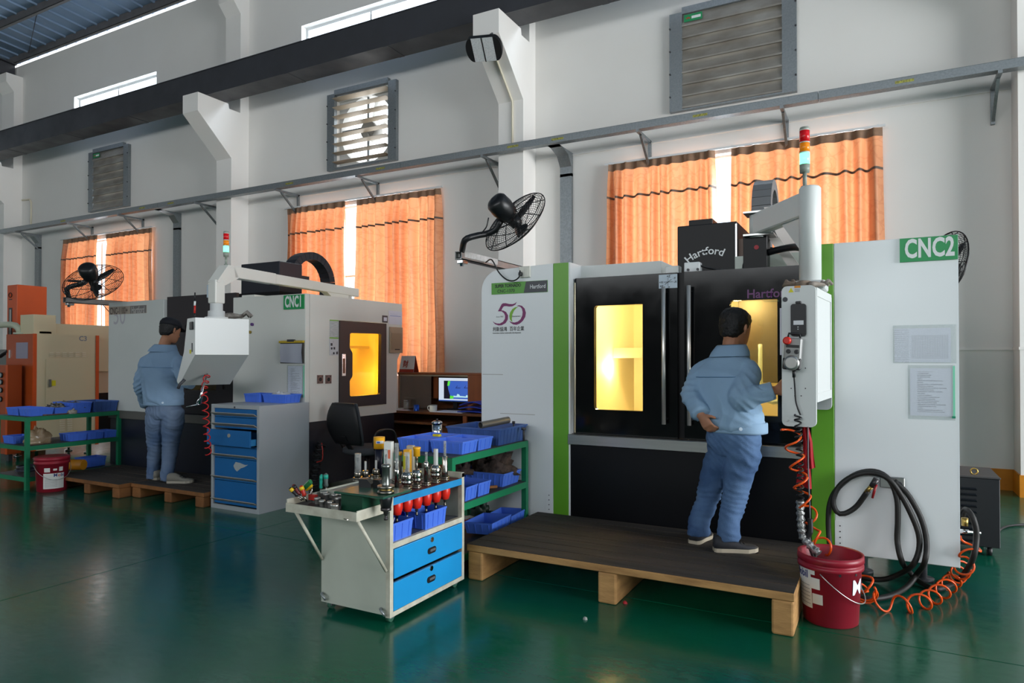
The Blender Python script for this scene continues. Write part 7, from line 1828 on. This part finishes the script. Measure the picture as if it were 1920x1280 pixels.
# gauge cabinet at the frame edge
gy = 5.05; gx1 = Wy(14.5, 720, gy).x
gc = thing('gauge_cabinet', 'red-orange cabinet with round gauges at the left picture edge', 'cabinet', (gx1-.3, gy+.2, 0))
gzt = Wy(10, 684, gy).z
B((gx1-.8, gy, .1), (gx1, gy+.18, gzt), .004).build('case', M_org_d, gc); B((gx1-.05, gy-.004, .1), (gx1+.001, gy, gzt)).build('trim', M_org, gc)
for (px, py) in ((3.5, 703), (3.5, 716), (3, 731), (2.5, 748)):
    p = Wy(px, py, gy); MB().cyl((p.x, gy-.02, p.z), (p.x, gy, p.z), .038, n=18).build('gauge', M_black, gc); MB().cyl((p.x, gy-.022, p.z), (p.x, gy-.02, p.z), .028, n=18).build('gauge_face', mat('gauge_face', '9fb0b0', .3), gc)
for xx in (gx1-.7, gx1-.1): B((xx-.03, gy+.05, 0), (xx+.03, gy+.1, .1)).build('foot', M_steel_dark, gc)
tag(MB().tube(smooth_path([Wy(0, 668, 5.3), Wy(8, 662, 5.3), Wy(16, 658, 5.3)], 10), .03, 8).build('black_pipe', M_black), 'black rubber pipe above the gauge cabinet at the left edge', 'pipe')
tag(B((Wy(-60, 690, 5.6).x, 5.6, 0), (Wy(15, 690, 5.6).x, 5.7, Wy(5, 655, 5.6).z)).build('grey_panel', mat('grey_rear_panel', '6d716f', .5)), 'grey metal panel behind the gauge cabinet', 'panel')

# ================================================================== left rack and its load
LX1, LX0, LY0, LY1 = -8.2, -8.86, 4.06, 5.12
rack(LX0, LX1, LY0, LY1, (.14, .48, .80), 'green steel rack at the far left in front of the cream machine')
bin_(-8.36, 4.24, .80, .24, .24, .085, 'blue bin at the near corner of the left rack top')
bin_(-8.62, 4.24, .80, .24, .24, .085, 'blue bin at the left picture edge on the left rack top')
bin_(-8.38, 4.47, .80, .28, .19, .08, 'blue bin with dark scrap behind the near corner of the left rack top')
bin_(-8.45, 4.68, .80, .42, .21, .125, 'blue tote with dark contents in the middle of the left rack top')
bin_(-8.45, 4.95, .80, .46, .28, .125, 'dusty dark blue tote at the far end of the left rack top', m=M_bin_dark)
heap('scrap_parts', 'dark metal parts heaped in the bins of the left rack top', 'metal parts', (-8.42, 4.48, .84), .12, .08, .07, mat('dark_metal_scrap', '3a3634', .5, .4, var=.8, scale=40, col2='8a8680'), 21, amp=.6)
heap('scrap_parts', 'dark parts filling the middle blue tote of the left rack', 'metal parts', (-8.45, 4.68, .86), .18, .085, .07, mat('dark_metal_scrap'), 31, amp=.5)
sp_ = thing('spanner', 'rusty spanner with a rag lying on the left rack edge', 'spanner', (-8.22, 4.4, .80))
MB().bar((-8.235, 4.28, .806), (-8.235, 4.52, .806), .022, .01, ch=.003).build('shaft', mat('rusty_steel', '7a5c50', .5, .5), sp_); MB().rings([(Vector((-8.235, 4.27, .80)), .024), (Vector((-8.235, 4.27, .813)), .024)], 14).build('ring_end', mat('rusty_steel'), sp_); heap('rag', '', '', (-8.235, 4.56, .80), .03, .05, .045, mat('pale_rag', '9a938a', .8), 2, parent=sp_, amp=.6)
bin_(-8.34, 4.63, .48, .22, .19, .085, 'blue bin on the middle left rack shelf, nearest the clear bag')
bin_(-8.34, 4.83, .48, .22, .19, .085, 'blue bin on the middle left rack shelf, second from the clear bag')
bin_(-8.34, 5.01, .48, .22, .15, .085, 'blue bin on the middle left rack shelf at the far end')
bin_(-8.66, 4.20, .48, .22, .2, .085, 'blue bin on the middle left rack shelf at the picture edge')
hb = heap('plastic_bag', 'crinkled clear plastic bag of brown parts on the left rack', 'bag', (-8.40, 4.27, .48), .11, .13, .16, mat('crinkled_bag', '8a7258', .18, var=.6, scale=9, col2='a8987e', bump=.9, bscale=22, coat=.5), 14, amp=.4)
bin_(-8.42, 4.88, .14, .2, .26, .11, 'blue bin standing on edge on the bottom left rack shelf')
yt = thing('yellow_tube', 'yellow cylindrical canister lying on the bottom left rack shelf', 'canister', (-8.28, 4.55, .14))
ya_, yb_2 = Vector((-8.52, 4.5, .20)), Vector((-8.18, 4.66, .20)); M_yt = mat('ochre_yellow_tube', 'b8791a', .45)
MB().rings([(ya_, .05), (ya_.lerp(yb_2, .12), .06), (yb_2, .06)], 22).build('tube', M_yt, yt); MB().rings([(yb_2, .058), (yb_2+(yb_2-ya_).normalized()*.006, .058)], 22).build('end_cap', mat('ochre_cap', 'c98a1e', .45), yt)
cbl = thing('cable_coil', 'coil of dark cable on the bottom left rack shelf', 'cable', (-8.55, 4.3, .14)); MB().tube([Vector((-8.58+(.14-.004*(k % 30)*.3)*math.cos(k*.45), 4.28+(.14-.002*(k % 20))*math.sin(k*.45), .15+.0012*k)) for k in range(56)], .007, 6).build('cable', mat('dark_blue_cable', '23263a', .4), cbl)
t, c, ra, vw = pail((-7.96, 4.20, 0), .375, .140, .158, 'dark red oil pail with large white label in front of the left rack', False)
MB().rings([(c+Vector((0, 0, .372)), .155), (c+Vector((0, 0, .378)), .15)], 36).build('lid', M_pail, t)
cyl_patch('front_label', c, ra, vw+.12, -.10, .10, .04, .205, M_label, t, n=12); cyl_text('M', .05, c, ra, vw+.12, -.005, .168, M_navy, t, .001, .95); cyl_text('o', .05, c, ra, vw+.12, .036, .168, M_red, t, .001, .95); cyl_text('bil', .05, c, ra, vw+.12, .063, .168, M_navy, t, .001, .95)
for k in range(6): cyl_patch('print_line', c, ra, vw+.12, -.085, .03, .06+k*.015, .064+k*.015, mat('grey_print'), t, .0018)
cyl_patch('square_label', c, ra, vw-.28, -.03, .025, .22, .265, M_label, t); cyl_patch('small_label', c, ra, vw+.10, -.005, .03, .235, .255, M_label, t); cyl_patch('square_label', c, ra, vw+.55, -.02, .02, .225, .27, M_label, t)
# ================================================================== PEOPLE
def fuse(mb, name, voxel, smooth_it=4, fold=None):
    me = mb.mesh(name); ob = bpy.data.objects.new(name, me); COL.objects.link(ob)
    r = ob.modifiers.new('r', 'REMESH'); r.mode = 'VOXEL'; r.voxel_size = voxel; r.use_smooth_shade = True
    if smooth_it:
        s = ob.modifiers.new('s', 'SMOOTH'); s.factor = .5; s.iterations = smooth_it
    dg = bpy.context.evaluated_depsgraph_get(); dg.update()
    out = bpy.data.meshes.new_from_object(ob.evaluated_get(dg)); bpy.data.objects.remove(ob); out.name = name; out.materials.clear()
    if fold:
        ns = [v.normal.copy() for v in out.vertices]
        for v, n in zip(out.vertices, ns): v.co += n*fold(v.co.copy())
    out.polygons.foreach_set('use_smooth', [True]*len(out.polygons))
    return out
def ell(c, r, f, a, b, n=20, e=2.2):
    return ring_pts(Vector(c), a, b, Vector(r).normalized(), Vector(f).normalized(), n, e)
def limb(mb, pts, rad, n=12, steps=5):
    P = smooth_path(pts, (len(pts)-1)*steps+1); R = []
    for i in range(len(P)):
        t = i/steps; k = min(int(t), len(rad)-2); R.append(rad[k]+(rad[k+1]-rad[k])*(t-k))
    mb.tube(P, R, n)
def hand(mb, wrist, palm_dir, side_dir, nrm, curl=.5, s=1.0, thumb=1):
    """palm + five separate fingers; side_dir points to the thumb side, nrm = palm side normal"""
    w = Vector(wrist); d = Vector(palm_dir).normalized(); sd = Vector(side_dir); sd = (sd-d*sd.dot(d)).normalized(); nm = Vector(nrm); nm = (nm-d*nm.dot(d)-sd*nm.dot(sd)).normalized()
    secs = []
    for u, a, b in ((0, .026, .020), (.03, .034, .018), (.06, .041, .017), (.088, .041, .014)):
        secs.append(ell(w+d*u*s, sd, nm, a*s, b*s, 14))
    mb.loft(secs)
    for k, (o, L) in enumerate(((.030, .072), (.010, .082), (-.011, .077), (-.031, .062))):
        base = w+d*.08*s+sd*o*s; ang = curl*(.9+.06*k); pts = [base-d*.012*s]; dir_ = d.copy(); q = base
        for j, seg in enumerate((.42, .33, .25)):
            dir_ = (dir_*math.cos(ang*(.6+.35*j))+nm*math.sin(ang*(.6+.35*j))).normalized(); q = q+dir_*L*seg*s; pts.append(q)
        mb.tube([pts[0], base]+pts[1:], [.0095*s, .0095*s, .009*s, .0085*s, .007*s], 8)
    tb = w+d*.025*s+sd*.03*s; t1 = tb+(d*.6+sd*.75+nm*.15).normalized()*.036*s; t2 = t1+(d*.85+sd*.35+nm*(.3+curl*.3)).normalized()*.032*s
    mb.tube([w+d*.012*s+sd*.012*s, tb, t1, t2], [.013*s, .0125*s, .011*s, .0085*s], 8)
def head(mb, c, f, r, u, s=1.0):
    """c = centre of skull; f face direction, r right, u up"""
    c = Vector(c)
    P = lambda x, y, z: c+r*x*s+f*y*s+u*z*s
    secs = []
    for z, y0, a, b in ((-.115, .040, .022, .026), (-.108, .036, .036, .044), (-.090, .026, .050, .064), (-.065, .016, .060, .080), (-.035, .008, .067, .088), (0, .002, .073, .094), (.035, -.002, .076, .097), (.070, -.006, .070, .088), (.098, -.010, .050, .064), (.112, -.012, .024, .032)):
        secs.append(ell(P(0, y0, z), r, f, a*s, b*s, 24, 2.3))
    mb.loft(secs)
    mb.tube([P(0, .092, .012), P(0, .108, -.018), P(0, .112, -.030), P(0, .094, -.040)], [.007*s, .010*s, .014*s, .010*s], 8)   # nose
    mb.tube([P(-.020, .086, -.066), P(0, .094, -.064), P(.020, .086, -.066)], .0075*s, 8)                                      # lips
    mb.tube([P(-.045, .078, .022), P(-.02, .092, .026), P(.02, .092, .026), P(.045, .078, .022)], .008*s, 8)                    # brow
    for sg in (-1, 1):                                                                                                        # ears
        mb.tube([P(sg*.070, -.012, .022), P(sg*.082, -.024, .016), P(sg*.083, -.022, -.010), P(sg*.074, -.008, -.030)], [.008*s, .010*s, .009*s, .006*s], 8)
def shoe(parent, heel, toe, z, m_up, m_sole, s=1.0):
    h = Vector((heel[0], heel[1], z)); t_ = Vector((toe[0], toe[1], z)); d = (t_-h); L = d.length; d.normalize(); sd = Vector((d.y, -d.x, 0))
    sole = []; upp = []
    for u, w, hh in ((0, .026, .085), (.04, .036, .098), (.15, .040, .104), (.30, .039, .102), (.45, .039, .082), (.6, .043, .056), (.75, .046, .047), (.9, .037, .040), (.97, .024, .032), (1, .010, .022)):
        c = h+d*(L*u)
        def prof(zlo, zhi, k):
            return [c+sd*(w*k)+Vector((0, 0, zlo)), c+sd*(w*k)+Vector((0, 0, zlo+(zhi-zlo)*.55)), c+sd*(w*k*.72)+Vector((0, 0, zlo+(zhi-zlo)*.9)), c+Vector((0, 0, zhi)), c-sd*(w*k*.72)+Vector((0, 0, zlo+(zhi-zlo)*.9)), c-sd*(w*k)+Vector((0, 0, zlo+(zhi-zlo)*.55)), c-sd*(w*k)+Vector((0, 0, zlo))]
        lift = .006*max(0, (u-.8)/.2)
        sole.append([p+Vector((0, 0, lift)) for p in [c+sd*w*1.10+Vector((0, 0, .0)), c+sd*w*1.12+Vector((0, 0, .024)), c-sd*w*1.12+Vector((0, 0, .024)), c-sd*w*1.10]]); upp.append([p+Vector((0, 0, lift)) for p in prof(.020, hh, 1.0)])
    so = MB().loft(upp).build('shoe', m_up, parent); MB().loft(sole, smooth=False).build('sole', m_sole, so)
    for k in range(3):
        c = h+d*L*(.50+.09*k)+Vector((0, 0, .074-.011*k)); MB().tube([c-sd*.028-Vector((0, 0, .008)), c+Vector((0, 0, .004)), c+sd*.028-Vector((0, 0, .008))], .0028, 6).build('lace', M_black, so)
    return so
M_skin = mat('skin', 'a9765a', .55, var=.15, scale=14, col2='8f5f47')
M_hair = mat('black_hair', '0e0c0d', .5, bump=.5, bscale=180)
def denim(name, c1, c2):
    return mat(name, c1, .85, var=.75, scale=3.2, col2=c2, bump=.25, bscale=160, lo=.38, hi=.66, detail=6)
M_jean2 = denim('blue_denim', '38547c', '6483a8'); M_jean1 = denim('grey_blue_denim', '50678a', '76869c')
M_jack = mat('light_blue_work_jacket', '8eacc8', .8, var=.3, scale=4, col2='7896b2', bump=.12, bscale=90)
def fold_fn(seed, amp, st=(5, 5, 9)):
    def f(p):
        q = Vector((p.x*st[0]+p.z*3, p.y*st[1], p.z*st[2]+p.x*2))
        a = noise.noise(q+Vector((seed, 0, 0))); b = noise.noise(q*2.1+Vector((0, seed, 0)))
        return amp*(1-abs(a)*2.2)*.8+amp*.45*b
    return f
def person(label, J, f_body, f_head, u_head, jean, shoes_, jack_m, hair_kind, hands):
    root_loc = ((J['footL'][0].x+J['footR'][0].x)/2, (J['footL'][0].y+J['footR'][0].y)/2, J['z'])
    f = Vector(f_body).normalized(); up = Vector((0, 0, 1)); r = f.cross(up).normalized()
    # ---- body: one continuous figure
    mb = MB(); hc_ = J['head']; fh = Vector(f_head).normalized(); uh = Vector(u_head); uh = (uh-fh*uh.dot(fh)).normalized(); rh = fh.cross(uh).normalized()
    head(mb, hc_, fh, rh, uh, J.get('hs', 1.0))
    limb(mb, [J['neck']-Vector((0, 0, .05)), J['neck']+Vector((0, 0, .03)), hc_-uh*.05-fh*.01], [.068, .056, .056])
    sp = [J['pelvis'], J['waist'], J['chest'], J['sh_mid'], J['neck']-Vector((0, 0, .03))]
    secs = [ell(p, r, f, a, b) for p, a, b in zip(smooth_path(sp, 9), (.14, .145, .14, .135, .145, .155, .15, .10, .055), (.09, .10, .095, .09, .10, .105, .095, .07, .05))]
    mb.loft(secs)
    for sd in 'LR':
        limb(mb, [J['sh'+sd], J['el'+sd], J['wr'+sd]], [.052, .042, .030]); limb(mb, [J['sh_mid'], J['sh'+sd]], [.07, .055])
        limb(mb, [J['hip'+sd], J['kn'+sd], J['an'+sd]], [.078, .055, .040]); limb(mb, [J['pelvis'], J['hip'+sd]], [.09, .08])
        h_, t_ = J['foot'+sd]; fd = (t_-h_).normalized(); limb(mb, [J['an'+sd], h_+fd*.06+Vector((0, 0, .045)), h_+fd*.15+Vector((0, 0, .034)), h_+fd*.20+Vector((0, 0, .032))], [.032, .026, .020, .012])
        hd, sdv_, nm, cl = hands[sd]; hand(mb, J['wr'+sd], hd, sdv_, nm, cl, 1.0)
    me = fuse(mb, 'person', .0065, 2)
    body = put('person', me, M_skin, None, root_loc); tag(body, label, 'person')
    # ---- eyes
    for sg in (-1, 1):
        e_ = hc_+rh*(sg*.030)+fh*.084+uh*.004
        MB().rings([(e_-fh*.008, .004), (e_-fh*.004, .010), (e_, .0115), (e_+fh*.004, .010), (e_+fh*.007, .004)], 12).build('eye', mat('eye_dark', '1c1512', .2), body)
    # ---- trousers
    tr = MB()
    for sd in 'LR':
        P = [J['hip'+sd]+Vector((0, 0, .06)), J['hip'+sd]-Vector((0, 0, .06)), (J['hip'+sd]+J['kn'+sd])/2, J['kn'+sd], (J['kn'+sd]+J['an'+sd])/2, J['an'+sd]+Vector((0, 0, .02)), J['an'+sd]-Vector((0, 0, .066))]
        limb(tr, P, [.098, .104, .094, .078, .070, .064, .070], 16, 4)
    secs = [ell(J['pelvis']+Vector((0, 0, dz)), r, f, a, b, 22) for dz, a, b in ((-.08, .13, .10), (-.03, .165, .12), (.03, .168, .12), (.09, .16, .112), (.14, .15, .105))]
    tr.loft(secs)
    fz = fold_fn(J['seed'], .013, (7, 7, 9))
    def fz2(p):
        low = max(0, min(1, (J['anL'].z+.30-p.z)/.3)); kn = math.exp(-((p.z-J['knL'].z)/.10)**2); th = max(0, min(1, (p.z-J['knL'].z)/.3))
        w1 = noise.noise(p*6+Vector((J['seed'], 0, 0)))
        a = math.sin(p.z*78+p.x*22+w1*5.0); b = math.sin(p.z*46+p.x*60-p.y*20+w1*6.0)
        return fz(p)*.6+(.0028*low+.0036*kn)*(1-abs(a))*1.6-.002*low+.0042*th*(1-abs(b))*1.4
    put('jeans', fuse(tr, 'jeans', .0095, 3, fz2), jean, body)
    for sd in 'LR': shoe(body, J['foot'+sd][0], J['foot'+sd][1], J['z'], *shoes_)
    # ---- jacket
    jk = MB(); hem = J['hem']; ctr = smooth_path([hem, (J['waist']*2+hem)/3+f*-.005, J['chest'], J['sh_mid']-Vector((0, 0, .03)), J['neck']-Vector((0, 0, .045))], 13)
    A = J.get('jw', (.185, .190, .192, .192, .192, .196, .200, .203, .202, .192, .172, .142, .108)); Bb = J.get('jd', (.132, .138, .138, .138, .140, .142, .142, .140, .134, .124, .112, .100, .090))
    rs = Vector(J.get('rsh', r)).normalized()
    secs = []
    for i, c_ in enumerate(ctr):
        k = i/12; rr_ = (r*(1-k)+rs*k).normalized(); secs.append(ell(c_, rr_, f, A[i], Bb[i], 26, 2.4))
    jk.loft(secs)
    for sd in 'LR':
        s0, e0, w0 = J['sh'+sd], J['el'+sd], J['wr'+sd]; inn = J['sh_mid'].lerp(s0, .45)-Vector((0, 0, .015))
        limb(jk, [inn, s0-Vector((0, 0, .004)), s0.lerp(e0, .5), e0, e0.lerp(w0, .55), w0.lerp(e0, .04)], [.080, .082, .080, .072, .064, .056], 16, 4)
    zel = (J['elL'].z+J['elR'].z)/2; fj = fold_fn(J['seed']+3, .012, (5, 5, 6))
    def fj2(p):
        w1 = noise.noise(p*5+Vector((J['seed'], 2, 0))); q = (p-J['chest']); lat = q.dot(r)
        side = min(1, max(0, (abs(lat)-.10)/.08))
        vert = (1-abs(math.sin(lat*26+w1*4.5)))*(1-side)*max(0, min(1, (J['sh_mid'].z-.05-p.z)/.2))
        arm = (1-abs(math.sin(p.z*55+lat*30*(1 if lat > 0 else -1)+w1*5)))*side*math.exp(-((p.z-zel)/.16)**2)
        return fj(p)*.8+.009*(vert-.4)+.010*(arm-.3*side)
    mj = fuse(jk, 'jacket', .0085, 3, fj2)
    jo = put('jacket', mj, jack_m, body)
    # collar, hem band, cuffs, yoke seam, button: real strips
    nk = J['neck']; col_ = MB(); cs = []
    tl_ = (J['head']-J['neck']); tl_ = Vector((tl_.x, tl_.y, 0))*.25
    for dz, a, b in ((-.065, .135, .115), (-.035, .126, .108), (.006, .100, .092), (.013, .092, .086), (-.02, .086, .082)):
        cs.append(ell(nk+Vector((0, 0, dz))+tl_*(dz/.04), rs, f, a, b, 26))
    col_.loft(cs, caps=False); col_.build('collar', jack_m, jo)
    hb_ = MB(); q0 = [p for p in secs[0]]; c0 = sum(q0, Vector())/len(q0)
    hb_.loft([[c0+(p-c0)*k+Vector((0, 0, dz)) for p in q0] for k, dz in ((1.0, .055), (1.03, .05), (1.035, .0), (1.03, -.012), (.97, -.012), (.97, .02))], caps=False); hb_.build('hem_band', jack_m, jo)
    for sd in 'LR':
        w0, e0 = J['wr'+sd], J['el'+sd]; d = (w0-e0).normalized(); MB().tube([w0-d*.075, w0-d*.07, w0-d*.01, w0-d*.005], [.056, .059, .056, .050], 18).build('cuff', jack_m, jo)
    i_ = 8; q0 = secs[i_]; c0 = sum(q0, Vector())/len(q0)
    back = [c0+(p-c0)*1.035 for p in q0 if (p-c0).dot(f) < -.03]
    back.sort(key=lambda p: (p-c0).dot(r))
    MB().tube(back, .0022, 5).build('yoke_seam', mat('jacket_seam', '5d83aa', .8), jo)
    bpos = c0*0+sum(secs[0], Vector())/len(secs[0])+(r*.55-f*.86).normalized()*.0
    q0 = secs[0]; c0 = sum(q0, Vector())/len(q0); best = max(q0, key=lambda p: (p-c0).normalized().dot((r*.62-f*.78)))
    pb3 = c0+(best-c0)*1.04+Vector((0, 0, .022)); nb3 = (best-c0); nb3.z = 0; nb3.normalize(); MB().cyl(pb3-nb3*.002, pb3+nb3*.005, .011, n=12).build('button', mat('pale_button', 'c3d2e0', .35), jo)
    # ---- hair
    hm = MB(); s_ = J.get('hs', 1.0)
    P = lambda x, y, z: hc_+rh*x*s_+fh*y*s_+uh*z*s_
    hs_ = []
    for z, y0, a, b in ((-.060, -.052, .045, .036), (-.040, -.042, .062, .056), (-.010, -.030, .075, .072), (.020, -.018, .082, .086), (.050, -.010, .084, .098), (.080, -.012, .077, .092), (.105, -.014, .057, .070), (.122, -.016, .026, .034)):
        hs_.append(ell(P(0, y0, z), rh, fh, a*s_, b*s_, 26, 2.3))
    hm.loft(hs_)
    put('hair', fuse(hm, 'hair', .006, 2, lambda p: .0045*noise.noise(p*70)+.003*noise.noise(p*28)), M_hair, body)
    if hair_kind == 'cap':
        cm = MB(); cs = []
        for z, y0, a, b in ((.045, -.004, .088, .106), (.075, -.006, .086, .104), (.105, -.010, .070, .085), (.125, -.012, .040, .052), (.131, -.012, .010, .014)): cs.append(ell(P(0, y0, z), rh, fh, a*s_, b*s_, 26, 2.3))
        cm.loft(cs); cap_ = cm.build('cap', mat('navy_cap', '0d0f18', .8), body)
        bm_ = MB(); front = [P(.075*math.sin(a), .085+.075*math.cos(a), .040-.010*math.cos(a)) for a in [PI*(-.5+k/10) for k in range(11)]]; backs = [P(.080*math.sin(a), .06+.035*math.cos(a), .046) for a in [PI*(-.5+k/10) for k in range(11)]]
        bm_.add(front+backs, [(k, k+1, k+12, k+11) for k in range(10)], True); bm_.add([p-uh*.004 for p in front+backs], [(k, k+11, k+12, k+1) for k in range(10)], True); bm_.build('brim', mat('navy_cap'), cap_)
    return body
V = Vector
# worker at the large machine, leaning to look through the window
J2 = dict(z=.232, seed=5.0,
  footR=(V((-.925, 4.405, .232)), V((-.675, 4.515, .232))), footL=(V((-1.075, 4.50, .232)), V((-1.03, 4.755, .232))),
  anR=Wy(1366, 991, 4.455), knR=Wy(1380, 920, 4.50), hipR=Wy(1393, 838, 4.49), anL=Wy(1311, 983, 4.56), knL=Wy(1331, 920, 4.60), hipL=Wy(1357, 836, 4.55),
  pelvis=Wy(1375, 826, 4.52), waist=Wy(1372, 775, 4.53), hem=Wy(1381, 806, 4.525), chest=Wy(1362, 725, 4.58), sh_mid=Wy(1360, 678, 4.63), neck=Wy(1371, 650, 4.665), head=Wy(1379, 616, 4.71),
  shL=Wy(1317, 698, 4.67), elL=Wy(1298, 742, 4.52), wrL=Wy(1314, 778, 4.40), shR=Wy(1403, 697, 4.58), elR=Wy(1389, 750, 4.40), wrR=Wy(1452, 731, 4.42), hs=1.13)
J2['rsh'] = J2['shR']-J2['shL']
person('worker in light blue jacket and jeans leaning towards the lit machine window', J2, (.22, .97, 0), (.38, .92, -.14), (.10, .12, 1), M_jean2,
       (mat('dark_sneaker_mesh', '2a2b30', .75), mat('dirty_white_sole', 'b5aa96', .6)), M_jack, 'short',
       {'L': ((.45, -.15, -.62), (.2, -.2, .9), (0, 1, 0), .9), 'R': ((.95, .22, .02), (0, .1, 1), (.35, .9, 0), .55)})
# worker at the older machine, turned to the console
J1 = dict(z=.148, seed=11.0,
  footR=(V((-6.52, 4.57, .148)), V((-6.28, 4.70, .148))), footL=(V((-6.80, 4.60, .148)), V((-6.80, 4.865, .148))),
  anR=Wy(314, 888, 4.62), knR=Wy(320, 832, 4.66), hipR=Wy(325, 778, 4.64), anL=Wy(288, 885, 4.64), knL=Wy(291, 832, 4.62), hipL=Wy(293, 776, 4.58),
  pelvis=Wy(309, 770, 4.61), waist=Wy(307, 730, 4.61), hem=Wy(307, 757, 4.61), chest=Wy(304, 700, 4.61), sh_mid=Wy(305, 668, 4.62), neck=Wy(309, 648, 4.64), head=Wy(319, 620, 4.68),
  shL=Wy(277, 678, 4.54), elL=Wy(264, 722, 4.52), wrL=Wy(273, 760, 4.66), shR=Wy(334, 680, 4.70), elR=V((-6.14, 4.52, 1.20)), wrR=V((-5.90, 4.46, 1.34)), hs=1.08)
J1['rsh'] = J1['shR']-J1['shL']
J1['jw'] = tuple(x*1.06 for x in (.190, .192, .192, .190, .190, .192, .195, .198, .198, .188, .168, .140, .106))
person('worker in light blue jacket and dark cap standing at the older machine', J1, (-.30, .95, 0), (-.12, .97, -.22), (.0, .12, 1), M_jean1,
       (mat('grey_canvas_shoe', '7d7a72', .8), mat('pale_grey_sole', 'a39d90', .6)), mat('blue_work_jacket', '7f9ab6', .8, var=.25, scale=4, col2='6a86a4', bump=.12, bscale=90), 'cap',
       {'L': ((.05, .55, -.6), (.7, .5, .3), (.5, .2, -.5), .5), 'R': ((.90, -.35, -.05), (-.3, -.8, .5), (0, 0, -1), .35)})
